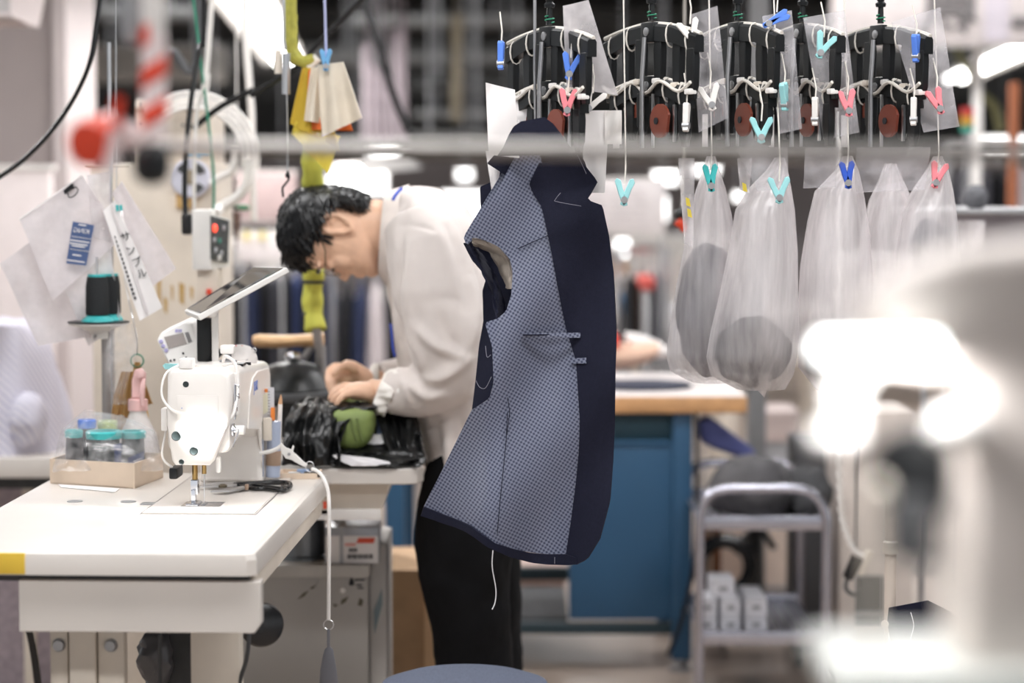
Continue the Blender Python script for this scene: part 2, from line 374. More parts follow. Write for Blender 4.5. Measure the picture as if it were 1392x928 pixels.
m = MB(T); m.loft([rrect(X0 - o, X1 + o, 0, 0, 0.001, 0) for o in (0,)] * 0 or [[V((x, y, z)) for x, y in [(X0 - o, 0.842 - o), (X1 + o, 0.842 - o), (X1 + o, 0.975), (X0 - o, 0.975)]] for z, o in ((0.002, 0.006), (0.012, 0.002), (0.05, 0.001), (0.10, 0.001), (0.17, 0.001))])
obj('pillar', m, MACH, t, bevel=0.008)
obj('bed', MB(T).rbox(-0.258, -0.064, 0.424, 0.98, 0.0, 0.0022, 0.001), WTOP, t)
obj('side_cover', MB(T).loft([[V((x, y, z)) for y, z in [(0.68, 0.12), (0.70, 0.18), (0.74, 0.208), (0.80, 0.216), (0.95, 0.210), (0.965, 0.196), (0.968, 0.012), (0.848, 0.012), (0.845, 0.06), (0.82, 0.105)]] for x in (X1 - 0.002, X1 + 0.0025)]), MACH, t, bevel=0.0015)
# face plate
fp = [(X0 + 0.004, 0.235), (X0 + 0.012, 0.243), (X1 - 0.014, 0.243), (X1 - 0.004, 0.234), (X1 + 0.001, 0.19), (X1 - 0.001, 0.155), (X1 - 0.03, 0.085), (X1 - 0.038, 0.077), (X0 + 0.016, 0.077), (X0 + 0.01, 0.085), (X0 + 0.001, 0.15)]
m = MB(T); cx = sum(p[0] for p in fp) / len(fp); cz = sum(p[1] for p in fp) / len(fp)
m.loft([[V((cx + (x - cx) * s, y, cz + (z - cz) * s)) for x, z in fp] for y, s in ((0.50, 1.0), (0.487, 1.0), (0.481, 0.97), (0.479, 0.93))])
fpl = obj('face_plate', m, MACH, t, smooth=50)
def face_pt(px, py): 
    q = P(px, py, 4.2); l = T.inverted() @ q; return l.x, l.z
for px, py, r in ((255, 521, 0.0045), (242, 591, 0.0072), (266, 611, 0.0066), (249, 626, 0.004)):
    x, z = face_pt(px, py)
    obj('screw_hole', MB(T).lathe([(r * 1.25, 0), (r, -0.0012), (r * 0.8, -0.0004), (0.0005, -0.0004)], (x, 0.4792, z), 16, (0, 1, 0)), mat('hole_dark', (0.02, 0.03, 0.03), 0.5), fpl)
x, z = face_pt(262, 547)
text('maker_lettering', 'JUKI', TP(x, 0.4785, z), 0.017, BLUEINK, fpl)
obj('face_emboss', MB(T).rbox(X0 + 0.02, X1 - 0.02, 0.4775, 0.4815, 0.155, 0.2, 0.003), MACH, fpl)
# needle bar, presser bar and foot
obj('needle_bar', MB(T).tube([(-0.166, 0.52, 0.10), (-0.166, 0.52, 0.058)], 0.0042, 10), BRASS, t)
obj('needle', MB(T).tube([(-0.166, 0.52, 0.06), (-0.166, 0.52, 0.03), (-0.166, 0.52, 0.002)], [0.0016, 0.001, 0.0006], 6), STEEL, t)
obj('presser_bar', MB(T).tube([(-0.184, 0.53, 0.10), (-0.184, 0.53, 0.045)], 0.005, 10), BRASS, t)
m = MB(T); m.rbox(-0.191, -0.178, 0.522, 0.54, 0.02, 0.047, 0.002); m.rbox(-0.196, -0.174, 0.50, 0.545, 0.003, 0.0075, 0.002); m.rbox(-0.189, -0.181, 0.515, 0.53, 0.006, 0.03, 0.002)
obj('presser_foot', m, CHROME, t)
obj('needle_plate', MB(T).rbox(-0.205, -0.135, 0.5, 0.56, 0.002, 0.0032, 0.0006), CHROME, t)
obj('feed_dog', MB(T).rbox(-0.192, -0.184, 0.515, 0.54, 0.0032, 0.0046, 0.0004).rbox(-0.172, -0.164, 0.515, 0.54, 0.0032, 0.0046, 0.0004), DSTEEL, t)
obj('presser_lifter', MB(T).rbox(-0.142, -0.134, 0.5, 0.512, 0.062, 0.09, 0.003), WHP, t)
obj('motor_guard', MB(T).rbox(-0.225, -0.21, 0.5, 0.56, 0.05, 0.07, 0.004), BLACKP, t)
# tension unit with white knob
tk = TP(X1 - 0.004, 0.50, 0.135)
m = MB(T); m.lathe([(0.012, 0), (0.012, 0.003), (0.005, 0.004), (0.005, 0.012)], (X1, 0.505, 0.137), 16, (1, 0, 0))
m.tube(spline([(X1 + 0.006, 0.50, 0.145), (X1 + 0.012, 0.497, 0.137), (X1 + 0.006, 0.495, 0.12), (X1 + 0.002, 0.495, 0.108)]), 0.0012, 6)
te = obj('thread_tension', m, CHROME, t)
obj('tension_knob', MB(T).lathe([(0.0085, 0.0), (0.0085, 0.012), (0.007, 0.0135)], (X1 + 0.008, 0.505, 0.137), 16, (1, 0, 0)), WHP, te)
m = MB(T)
for i in range(3):
    z = 0.165 + 0.018 * i
    m.tube([(X1, 0.51 + 0.01 * i, z), (X1 + 0.008, 0.508 + 0.01 * i, z + 0.004), (X1 + 0.008, 0.508 + 0.01 * i, z + 0.012), (X1, 0.51 + 0.01 * i, z + 0.014)], 0.0013, 6)
m.tube([(X1 + 0.003, 0.512, 0.155), (X1 + 0.004, 0.512, 0.215)], 0.002, 6); m.rbox(X1, X1 + 0.01, 0.52, 0.53, 0.19, 0.2, 0.002)
obj('thread_guide', m, CHROME, t)
obj('take_up_cover', MB(T).rbox(X1 - 0.002, X1 + 0.006, 0.53, 0.56, 0.16, 0.235, 0.003), WHP, t)
obj('lamp_tube', MB(T).tube(spline([(X1 - 0.03, 0.6, 0.25), (X1 - 0.02, 0.56, 0.262), (X1 + 0.0, 0.54, 0.25), (X1 + 0.006, 0.53, 0.21), (X1 + 0.003, 0.5, 0.168), (X1 - 0.006, 0.49, 0.155)]), 0.0032, 8), TUBEW, t)
obj('signal_wire', MB(T).tube(spline([(X0 + 0.02, 0.56, 0.25), (X0 - 0.005, 0.52, 0.235), (X0 - 0.008, 0.49, 0.2), (X0 + 0.012, 0.475, 0.175), (X0 + 0.04, 0.472, 0.168)]), 0.0022, 6), TUBEW, t)
obj('signal_wire', MB(T).tube(spline([(X0 - 0.002, 0.54, 0.20), (X0 - 0.006, 0.52, 0.14), (X0 - 0.012, 0.51, 0.09), (X0 + 0.006, 0.51, 0.07)]), 0.002, 6), TUBEW, t)
obj('thread_clip', MB(T).rbox(X0 - 0.012, X0 - 0.001, 0.5, 0.53, 0.135, 0.175, 0.003), WHP, t)
# LED lamp clipped in front of the face plate
LED = mat('led_strip', (1, 1, 1), 0.4, var=0, emit=(0.98, 1.0, 0.98), estr=22)
a = TP(X0 + 0.035, 0.462, 0.166); b = TP(X1 - 0.004, 0.462, 0.148)
la = obj('led_bar', MB().tube([a, b], 0.0055, 10), mat('led_housing', (0.85, 0.85, 0.85), 0.3, emit=(0.95, 1, 0.98), estr=0.6), t)
obj('led_strip', MB().tube([a + V((0.004, 0.003, -0.005)), b + V((-0.004, 0.003, -0.005))], 0.002, 6), LED, la)
l = bpy.data.lights.new('led_light', 'AREA'); l.shape = 'RECTANGLE'; l.size = 0.06; l.size_y = 0.006; l.energy = 0.6; l.color = (0.97, 1, 0.98)
lo = bpy.data.objects.new('led_light', l); C.objects.link(lo); lo.parent = t
dv = V((0, 0.55, -0.83)).normalized(); mid = (a + b) / 2 + V((0, 0.004, -0.008)); xx = (b - a).normalized(); zz = -dv; yy = zz.cross(xx).normalized(); xx = yy.cross(zz)
lo.matrix_local = Matrix.Translation(mid - ROOT[t]) @ Matrix((xx, yy, zz)).transposed().to_4x4()
# top furniture
obj('top_cap', MB(T).loft([[V((x, y, z + (0.246 - (y - 0.505) * 0.052))) for x, z in ((X0 + 0.03, -0.002), (X1 - 0.02, -0.002), (X1 - 0.022, 0.004), (X0 + 0.032, 0.004))] for y in (0.53, 0.96)]), MACH, t)
obj('top_joint', MB(T).box(X1 - 0.045, X1 - 0.002, 0.74, 0.745, 0.232, 0.2372), BLACKP, t)
obj('top_joint', MB(T).box(X1 - 0.02, X1 - 0.004, 0.66, 0.70, 0.236, 0.2405), BLACKP, t)
obj('bobbin_winder', MB(T).lathe([(0.016, 0.0), (0.016, 0.006), (0.006, 0.007), (0.006, 0.018)], (-0.155, 0.73, 0.236), 18), DSTEEL, t)
obj('winder_cap', MB(T).rbox(-0.168, -0.142, 0.715, 0.74, 0.254, 0.270, 0.004), WHP, t)
obj('hand_wheel', MB(T).lathe([(0.03, 0), (0.056, 0.004), (0.058, 0.02), (0.05, 0.03), (0.02, 0.032)], (-0.17, 0.978, 0.16), 28, (0, 1, 0)), BLACKP, t)
q = P(346, 525, 4.47); l_ = T.inverted() @ q
text('maker_lettering', 'JUKI', TP(X1 + 0.0027, l_.y, l_.z), 0.026, BLUEINK, t, right=T.to_3x3() @ V((0, 1, 0)))
obj('spec_sticker', MB(T).box(X1 + 0.0024, X1 + 0.003, 0.865, 0.955, 0.128, 0.165), mat('pale_sticker', (0.85, 0.82, 0.62), 0.5), t)
obj('upper_tension', MB(T).rbox(X0 + 0.02, X0 + 0.045, 0.50, 0.53, 0.244, 0.262, 0.004), WHP, t)
# teal thread guide on the arm
q = P(257, 499, 4.3)
t2 = thing('thread_guide_post', 'pale teal plastic thread guide on the machine head', 'thread guide', q + V((0, 0, -0.012)))
m = MB(); m.lathe([(0.007, -0.006), (0.011, -0.004), (0.011, 0.004), (0.007, 0.006), (0.004, 0.006), (0.004, -0.006)], q, 18, (0.2, -1, 0))
obj('eyelet', m, LTEAL, t2)
m = MB(); pa = P(221, 497, 4.32); m.prism([pa, pa + V((0.004, 0, -0.006)), q + V((-0.006, 0, -0.005)), q + V((-0.006, 0, 0.005)), pa + V((0.004, 0, 0.004))], (0, 0.006, 0))
obj('guide_tongue', m, LTEAL, t2); obj('spring', MB().tube([P(236, 499, 4.315), P(247, 499, 4.315)], 0.0035, 8), TEAL, t2)
obj('foot', MB().rbox(q.x - 0.006, q.x + 0.006, q.y - 0.006, q.y + 0.006, q.z - 0.03, q.z - 0.008, 0.002), WHP, t2)
# control panel
t2 = thing('operation_display', 'white control panel with small brown display behind the machine head', 'control panel', P(256, 505, 4.62))
def quad(pts, D): return [P(x, y, d) for (x, y), d in zip(pts, D)]
cp = [(212, 462), (218, 452), (252, 436), (262, 440), (270, 470), (288, 498), (284, 506), (236, 510)]
m = MB(); m.prism([P(x, y, 4.58 + (510 - y) * 0.0006) for x, y in cp], (0.012, 0.03, 0.008)); pan = obj('panel_body', m, OFFW, t2, bevel=0.004)
m = MB(); m.prism([P(x, y, 4.578 + (510 - y) * 0.0006) for x, y in [(223, 458), (249, 452), (254, 467), (229, 474)]], (0, 0.006, 0)); obj('display', m, mat('lcd', (0.25, 0.21, 0.19), 0.3), pan)
m = MB(); m.prism([P(x, y, 4.578 + (510 - y) * 0.0006) for x, y in [(251, 452), (256, 451), (261, 464), (256, 466)]], (0, 0.006, 0)); obj('key_strip', m, mat('key_grey', (0.18, 0.17, 0.17), 0.5), pan)
for x, y in ((219, 464), (222, 470), (226, 476)):
    obj('key', MB().lathe([(0.004, 0), (0.004, -0.002), (0.003, -0.003)], P(x, y, 4.578 + (510 - y) * 0.0006), 10, (0, 1, 0)), mat('key_lilac', (0.45, 0.42, 0.68), 0.5), pan)
for x, y in ((249, 480), (253, 486), (232, 490), (237, 489)):
    obj('indicator', MB().lathe([(0.0022, 0), (0.0022, -0.0015)], P(x, y, 4.577 + (510 - y) * 0.0006), 8, (0, 1, 0)), INK, pan)
for x0, x1 in ((238, 242), (242.6, 244.5), (245, 247)): obj('print_mark', MB().prism([P(x0, 448, 4.613), P(x1, 447, 4.613), P(x1, 451, 4.613), P(x0, 452, 4.613)], (0, 0.0006, 0)), mat('key_lilac', (0.45, 0.42, 0.68), 0.5), pan)
obj('panel_bracket', MB().tube([P(258, 500, 4.63), P(262, 515, 4.63), TP(-0.19, 0.9, 0.25)], 0.006, 8), BLACKP, t2)
# tablet on its arm
t2 = thing('tablet_terminal', 'white framed tablet terminal tilted on an arm above the machine', 'tablet', P(288, 490, 4.55))
A = P(268, 429, 4.45); B = P(390, 363, 4.45); B2 = P(346, 362, 4.62); A2 = P(250, 422, 4.60)
nrm = (B - A).cross(A2 - A).normalized(); nrm = nrm if nrm.z < 0 else -nrm
m = MB(); m.prism([A, B, B2, A2], nrm * 0.011); bo = obj('tablet_body', m, OFFW, t2, bevel=0.002)
def tb(u, v): return (A + (B - A) * u) * (1 - v) + (A2 + (B2 - A2) * u) * v
m = MB(); m.prism([tb(u, v) - nrm * 0.0008 for u, v in ((0.04, 0.03), (0.97, 0.03), (0.97, 0.95), (0.04, 0.95))], -nrm * 0.0006); obj('screen', m, mat('screen_glass', (0.012, 0.013, 0.016), 0.06, var=0), bo)
obj('stand_arm', MB().rbox(P(284, 0, 4.52).x, P(293, 0, 4.52).x, 4.515, 4.528, P(0, 492, 4.52).z, P(0, 418, 4.52).z, 0.003), OFFW, t2)
obj('swivel', MB().ell(P(289, 424, 4.52), (0.011, 0.011, 0.011), 14, 10), OFFW, t2)
obj('arm_foot', MB().rbox(P(279, 0, 4.53).x, P(306, 0, 4.53).x, 4.505, 4.54, P(0, 500, 4.53).z, P(0, 490, 4.53).z, 0.003), BLACKP, t2)
obj('cable_box', MB().rbox(P(263, 0, 4.53).x, P(284, 0, 4.53).x, 4.53, 4.55, P(0, 492, 4.53).z, P(0, 432, 4.53).z, 0.005), BLACKP, t2)
# pin cushion
q = P(327, 496, 4.56); q.z = 0.775 + 0.2275
t2 = thing('pin_cushion', 'white domed pin cushion with pins on top of the sewing machine', 'pin cushion', q)
m = MB(); m.lathe([(0.031, 0), (0.0325, 0.006), (0.031, 0.014), (0.026, 0.024), (0.017, 0.031), (0.006, 0.034), (0.001, 0.0345)], q, 24)
obj('cushion', m, mat('cushion_cloth', (0.78, 0.74, 0.72), 0.8, bump=0.3, bscale=90), t2)
for (x0, y0), (x1, y1), cm, rr in (((325, 484), (320, 472), PINKP, 0.0045), ((331, 481), (329, 470), REDINK, 0.0015), ((335, 481), (333, 472), STEEL, 0.0015)):
    pn = obj('pin', MB().tube([P(x0, y0, 4.55), P(x1, y1, 4.55)], 0.0007, 5), STEEL, t2); obj('pin_head', MB().ell(P(x1, y1, 4.55), (rr,) * 3, 10, 8), cm, pn)
pn = obj('pin', MB().tube([P(336, 484, 4.55), P(342, 479, 4.55)], 0.0008, 5), STEEL, t2)
m = MB(); c = P(345, 476, 4.55); m.tube([c + V((math.cos(R(k * 30)), 0, math.sin(R(k * 30)))) * 0.0045 for k in range(13)], 0.001, 6); obj('pin_ring', m, STEEL, pn)
obj('thread_twist', MB().tube([P(316, 497, 4.53), P(330, 487, 4.53)], 0.0006, 5).tube([P(322, 498, 4.53), P(337, 488, 4.53)], 0.0006, 5), DSTEEL, t2)

# ---------------------------------------------------------------- small things on and around the machine
# tool holder taped to the pillar
H = lambda px, py: P(px, py, 4.585)
t = thing('tool_holder', 'blue grey tube holder with pencil and ruler beside the machine pillar', 'tool holder', H(373, 648))
q0 = H(371, 648); q1 = H(373, 572)
obj('tube_body', MB().tube([q0, q1], 0.0135, 16), mat('greyblue_plastic', (0.42, 0.48, 0.62), 0.4), t)
obj('kraft_band', MB().tube([H(371.4, 632), H(372, 612)], 0.0142, 16), mat('kraft', (0.36, 0.25, 0.18), 0.7), t)
pc = obj('pencil', MB().tube([H(379, 610), H(381, 549)], 0.0042, 8), WHP, t)
obj('pencil_point', MB().tube([H(381, 549), H(381.6, 542), H(382, 536)], [0.0042, 0.003, 0.0006], 8), mat('pencil_wood', (0.62, 0.36, 0.2), 0.6), pc)
q = H(369, 570); rl = obj('ruler', MB().rbox(q.x - 0.006, q.x + 0.006, q.y - 0.006, q.y - 0.003, q.z - 0.03, H(369, 526).z, 0.001), mat('ruler_grey', (0.62, 0.62, 0.66), 0.4), t)
for y in range(532, 566, 4):
    z = H(369, y).z; obj('tick', MB().box(q.x - 0.006, q.x - 0.002, q.y - 0.0064, q.y - 0.0058, z, z + 0.0008), INK, rl)
q = H(371.5, 560); obj('orange_cutter', MB().rbox(q.x - 0.004, q.x + 0.004, q.y - 0.012, q.y - 0.006, q.z - 0.015, H(371, 553).z, 0.0015), mat('orange_plastic', (0.85, 0.25, 0.04), 0.4), t)
obj('orange_cap', MB().tube([H(360, 531), H(369, 530)], 0.0035, 8), mat('orange_plastic', (0.85, 0.25, 0.04), 0.4), t)
q = H(366, 597); obj('eraser_block', MB().rbox(q.x - 0.009, q.x + 0.007, q.y - 0.028, q.y - 0.014, q.z, H(366, 566).z, 0.003), CREAM, t)
q = H(356, 645); kn = obj('craft_knife', MB().rbox(q.x - 0.006, q.x + 0.007, q.y - 0.035, q.y - 0.028, q.z, H(356, 594).z, 0.002), mat('knife_grey', (0.33, 0.36, 0.45), 0.4), t)
obj('knife_handle', MB().rbox(q.x - 0.003, q.x + 0.005, q.y - 0.04, q.y - 0.03, H(0, 602).z, H(0, 568).z, 0.003), BLACKP, kn)
# white lever tool with ring, cord over the table edge and grey sheath
L4 = lambda px, py, d=4.53: P(px, py, d)
t = thing('lever_tool', 'white plastic lever tool lying against the tool holder', 'tool', L4(400, 640))
m = MB(); m.tube(spline([L4(353, 616), L4(365, 614), L4(376, 610), L4(384, 604)]), [0.004] * 18 + [0.006], 10); obj('handle', m, OFFW, t)
pts = [(381, 601), (388, 608), (396, 611), (398, 605), (400, 607), (398, 614), (405, 620), (412, 627), (418, 631), (416, 635), (408, 632), (396, 625), (388, 623), (383, 615)]
m = MB(); m.prism([L4(x, y, 4.525) for x, y in pts], (0, 0.006, 0)); obj('lever_plate', m, OFFW, t, bevel=0.001)
obj('rivet', MB().lathe([(0.003, 0), (0.003, -0.002)], L4(393, 617, 4.525), 10, (0, 1, 0)), DSTEEL, t)
m = MB(); c = L4(421, 634, 4.53); m.tube([c + V((math.cos(R(k * 30)) * 0.008, 0, math.sin(R(k * 30)) * 0.010)) for k in range(13)], 0.0009, 6); obj('ring', m, STEEL, t)
t = thing('pull_cord', 'white cord running over the table edge down to a grey sheath', 'cord', P(446, 850, 4.5))
path = spline([P(424, 637, 4.53), P(434, 642, 4.52), P(442, 655, 4.50), P(446.5, 672, 4.49), P(447.5, 700, 4.48), P(447, 780, 4.48), P(446.5, 842, 4.48)], 5)
obj('cord', MB().tube(path, 0.0036, 8), mat('cord_white', (0.82, 0.79, 0.76), 0.6), t)
m = MB(); c = P(446.5, 849, 4.48); m.tube([c + V((math.cos(R(k * 30)), 0, math.sin(R(k * 30)))) * 0.0095 for k in range(13)], 0.001, 6); obj('split_ring', m, STEEL, t)
obj('strap', MB().rbox(c.x - 0.003, c.x + 0.003, c.y - 0.002, c.y + 0.002, P(0, 882, 4.48).z, c.z - 0.008, 0.001), mat('leather_grey', (0.16, 0.16, 0.18), 0.45), t)
m = MB(); b0 = P(447, 878, 4.48)
m.loft([[b0 + V((math.cos(R(a)) * r * 1.0 + sx, math.sin(R(a)) * r * 0.45, -dz)) for a in range(0, 360, 24)] for dz, r, sx in ((0.0, 0.002, 0), (0.006, 0.008, 0), (0.02, 0.011, -0.001), (0.045, 0.0155, -0.001), (0.085, 0.019, 0.0), (0.10, 0.014, 0.0))])
obj('sheath', m, mat('leather_grey', (0.16, 0.16, 0.18), 0.45), t)
# scissors
S = lambda px, py: PZ(px, py, 0.782)
t = thing('scissors', 'tailor scissors with black handles lying on the machine bed', 'scissors', PZ(330, 662, 0.7775))
m = MB(); m.prism([S(262, 663), S(295, 657), S(322, 656.5), S(322, 661), S(296, 662)], (0, 0, 0.003)); obj('blade', m, STEEL, t)
m = MB(); m.prism([S(286, 669), S(312, 665), S(332, 662), S(333, 665), S(312, 668.5)], (0, 0, 0.003)); obj('blade', m, STEEL, t)
m = MB(); m.tube(spline([S(318, 659), S(340, 657), S(370, 655.5), S(390, 656), S(395, 660), S(388, 664), S(370, 663), S(345, 660), S(330, 661)]), 0.0045, 8); obj('handle', m, BLACKR, t)
m = MB(); m.tube(spline([S(326, 661), S(345, 664), S(362, 664), S(378, 666), S(388, 665), S(384, 661)]), 0.004, 8); obj('handle', m, BLACKR, t)
obj('pivot', MB().lathe([(0.008, 0), (0.008, 0.004), (0.004, 0.006)], S(303, 662), 12), mat('pivot_bronze', (0.2, 0.17, 0.12), 0.4, 0.8), t)
obj('tape_wrap', MB().rbox(S(333, 664).x, S(338, 664).x, S(335, 664).y - 0.006, S(335, 664).y + 0.006, 0.780, 0.790, 0.002), mat('kraft', (0.36, 0.25, 0.18), 0.7), t)
# recessed tray with small tools at the table corner
t = thing('tool_tray', 'small cream tray with metal bits on the table corner', 'tray', PZ(408, 648, 0.775))
b = PZ(408, 648, 0.775)
m = MB(); m.box(b.x - 0.04, b.x + 0.04, b.y - 0.035, b.y + 0.035, 0.7752, 0.778)
for x0, x1, y0, y1 in ((-0.04, -0.036, -0.035, 0.035), (0.036, 0.04, -0.035, 0.035), (-0.04, 0.04, -0.035, -0.031), (-0.04, 0.04, 0.031, 0.035)): m.box(b.x + x0, b.x + x1, b.y + y0, b.y + y1, 0.778, 0.786)
obj('dish', m, CREAMCARD, t)
for i, (dx, dy, mm) in enumerate(((-0.01, -0.01, STEEL), (0.005, 0.01, mat('bluebit', (0.3, 0.42, 0.65), 0.3)), (0.02, -0.005, BLACKP), (0.024, 0.012, BLACKP))):
    obj('metal_bit', MB().rbox(b.x + dx - 0.012, b.x + dx + 0.012, b.y + dy - 0.005, b.y + dy + 0.005, 0.778, 0.786 + 0.003 * (i % 2), 0.002), mm, t)

# card tray with wrapped thread cones
FL = PZ(68, 657, 0.775); FR = PZ(183, 664, 0.775); BR = PZ(222, 649, 0.775); BL = FL + BR - FR; BL = FL + (BL - FL) * 0.92
t = thing('card_tray', 'open cream cardboard tray holding wrapped thread cones', 'box', (FL + FR + BR + BL) / 4)
hh = V((0, 0, 0.047)); th = 0.003
obj('tray_floor', MB().prism([FL, FR, BR, BL], (0, 0, 0.002)), CREAMCARD, t)
for a, b in ((FL, FR), (FR, BR), (BR, BL), (BL, FL)):
    n = (b - a).cross(V((0, 0, 1))).normalized() * -th
    obj('tray_side', MB().prism([a, b, b + hh, a + hh], n), CREAMCARD, t)
ctr = (FL + FR + BR + BL) / 4
tag(obj('paper_slip', MB().prism([PZ(79, 658, 0.776), PZ(163, 664, 0.776), PZ(156, 669, 0.776), PZ(83, 662, 0.776)], (0, 0, 0.0006)), PAPER), 'white paper slip under the cream card tray', 'paper')
GT = mat('thread_grey', (0.10, 0.115, 0.12), 0.8, bump=0.5, bscale=300, var=0.12); DT = mat('thread_black', (0.012, 0.014, 0.016), 0.75, bump=0.5, bscale=300)
def cone(name, base, r0, r1, h, mt, capm, label, group=None, rim=True):
    t = thing(name, label, 'thread cone', base, group)
    obj('thread_winding', MB().lathe([(r0 * 0.9, 0.003), (r0, 0.006), (r0 * 0.99, h * 0.3), (r1, h * 0.86), (r1 * 0.7, h * 0.9)], base, 24), mt, t)
    obj('bobbin_rim', MB().lathe([(r1 * 0.72, h * 0.84), (r1 * 1.16, h * 0.85), (r1 * 1.2, h * 0.97), (r1 * 1.1, h), (r1 * 0.85, h), (r1 * 0.75, h * 0.9)], base, 24), capm, t)
    obj('cone_base', MB().lathe([(r0 * 0.95, 0), (r0 * 0.95, 0.004), (r0 * 0.5, 0.006)], base, 24), capm, t)
    return t
z0 = 0.778
def on(px, py_base, D): 
    q = P(px, py_base, D); return V((q.x, D, z0))
k1 = cone('thread_cone', on(142, 640, 4.56), 0.0305, 0.029, 0.095, GT, TEAL, 'large grey thread cone with teal rim in the middle of the tray')
k2 = cone('thread_cone', on(181, 640, 4.59), 0.024, 0.021, 0.092, GT, TEAL, 'grey thread cone with navy label in the card tray')
k3 = cone('thread_cone', on(101, 640, 4.585), 0.0175, 0.0145, 0.094, DT, TEAL, 'slim black thread cone at the side of the card tray')
k5 = cone('thread_cone', on(119, 640, 4.64), 0.018, 0.015, 0.108, DT, BLUEP, 'black thread cone with blue rim at the tray back')
k6 = cone('thread_cone', on(147, 640, 4.66), 0.020, 0.016, 0.104, mat('thread_lilac', (0.42, 0.42, 0.5), 0.8), mat('lime', (0.5, 0.6, 0.2), 0.5), 'pale lilac thread cone with lime rim at the tray back')
lb = P(185, 625, 4.555); lbl = obj('cone_label', MB().prism([P(174, 622, 4.553), P(196, 613, 4.553), P(195, 632, 4.553), P(173, 641, 4.553)], (0, 0.001, 0)), NAVYLBL, k2)
text('label_lettering', 'KING', P(185, 628, 4.5525), 0.0105, PAPER, lbl, right=(1, 0, 0.38))
lbl = obj('cone_label', MB().prism([P(155, 604, 4.53), P(165, 602, 4.537), P(165, 636, 4.537), P(156, 636, 4.53)], (0, 0.001, 0)), NAVYLBL, k1)
text('label_lettering', 'KING', P(160, 611, 4.532), 0.005, PAPER, lbl)
# thin clear wrap over the cones
CLEAR = film('clear_wrap', (0.9, 0.88, 0.9), 0.06, 0.12, scale=40)
def wrap(u, v):
    x = interp([(0, 72), (0.2, 85), (0.5, 145), (0.8, 205), (1, 222)], u); y = 640 - math.sin(math.pi * min(max(v, 0), 1)) ** 0.7 * interp([(0, 12), (0.15, 50), (0.35, 82), (0.6, 76), (0.85, 55), (1, 15)], u)
    D = 4.50 + 0.2 * v
    q = P(x, y, D); q = q + V((0.3, 0.3, 1)) * 0.004 * (nz(q, 30) + 0.5 * nz(q, 80)); q.z = max(q.z, 0.781); return q
tag(obj('plastic_wrap', MB().sheet(wrap, 40, 26, 0.0), CLEAR, solid=0.0006), 'crinkled clear plastic wrap draped over the thread cones', 'plastic wrap')
# spray bottle
q = PZ(188, 645, 0.779) ; q = V((P(186, 600, 4.66).x, 4.66, 0.779))
q = V((P(188, 600, 4.72).x, 4.72, 0.778))
t = thing('spray_bottle', 'white spray bottle with pale pink trigger head', 'spray bottle', q)
s_ = 4.66 / F
K_ = 1.18
obj('bottle', MB().lathe([(r * K_, z * K_) for r, z in [(0.031, 0), (0.034, 0.006), (0.034, 0.045), (0.03, 0.062), (0.02, 0.08), (0.0145, 0.095), (0.0135, 0.105)]], q, 24), mat('frosted_plastic', (0.74, 0.70, 0.68), 0.35, var=0.03), t)
PK = mat('pale_pink_plastic', (0.88, 0.56, 0.54), 0.45)
hd = obj('collar', MB().lathe([(r * K_, z * K_) for r, z in [(0.0165, 0.1), (0.0165, 0.118), (0.013, 0.12)]], q, 20), PK, t)
zt = q.z + 0.12 * K_
hs = [(-0.010, 0), (0.011, 0), (0.012, 0.02), (0.014, 0.042), (0.006, 0.05), (-0.004, 0.048), (-0.009, 0.03)]
obj('trigger_head', MB().prism([V((q.x + x * K_, q.y - 0.008, zt + z * K_)) for x, z in hs], (0, 0.018, 0)), PK, t, bevel=0.003)
obj('nozzle', MB().lathe([(0.008, 0), (0.009, -0.006), (0.009, -0.016), (0.004, -0.018)], V((q.x + 0.008, q.y - 0.006, zt + 0.05)), 14, (0, 1, 0)), PK, t)
obj('trigger', MB().tube(spline([V((q.x + 0.014, q.y - 0.014, zt + 0.04)), V((q.x + 0.012, q.y - 0.026, zt + 0.018)), V((q.x + 0.013, q.y - 0.024, zt - 0.012))]), 0.0045, 8), PK, t)
# brown cloths hanging from a green ring
D = 4.74
t = thing('cloth_bunch', 'tan cloths hanging from a green ring beside the spray bottle', 'cloth', P(185, 620, D))
TAN = mat('tan_cloth', (0.46, 0.27, 0.10), 0.85, bump=0.3)
c = P(186.5, 490, D); obj('green_ring', MB().tube([c + V((math.cos(R(k * 20)), 0, math.sin(R(k * 20)))) * 0.0125 for k in range(19)], 0.0015, 6), mat('green_ring', (0.02, 0.2, 0.12), 0.4), t)
def drape(top, pts, mt, name, n=5, amp=0.006):
    """hanging cloth: gathered at top, spreading to pts (left/right pixel rows)"""
    def fn(u, v):
        k = u * (len(pts) - 1); i = min(int(k), len(pts) - 2); f = k - i
        l = [pts[i][0] * (1 - f) + pts[i + 1][0] * f, pts[i][1] * (1 - f) + pts[i + 1][1] * f, pts[i][2] * (1 - f) + pts[i + 1][2] * f]
        q = P(l[0] + (l[1] - l[0]) * v, l[2], top); q.y += amp * math.sin(v * math.pi * n) * (0.3 + u); return q
    return MB().sheet(fn, 14, 24, 0.002)
obj('cloth', drape(D, [(184, 189, 492), (179, 196, 520), (182, 205, 546), (190, 207, 549)], TAN, 'cloth'), TAN, t)
obj('cloth', drape(D + 0.02, [(166, 182, 505), (155, 178, 540), (150, 172, 590), (152, 168, 606)], TAN, 'cloth'), TAN, t)
obj('teal_band', drape(D - 0.012, [(188, 194, 545), (188, 200, 565), (189, 203, 580)], TEAL, 'band', 2), TEAL, t)
obj('yellow_strip', drape(D - 0.015, [(192, 199, 548), (193, 203, 572), (197, 212, 600), (206, 216, 615)], TAN, 'strip', 2), mat('ochre_cloth', (0.72, 0.42, 0.08), 0.8), t)
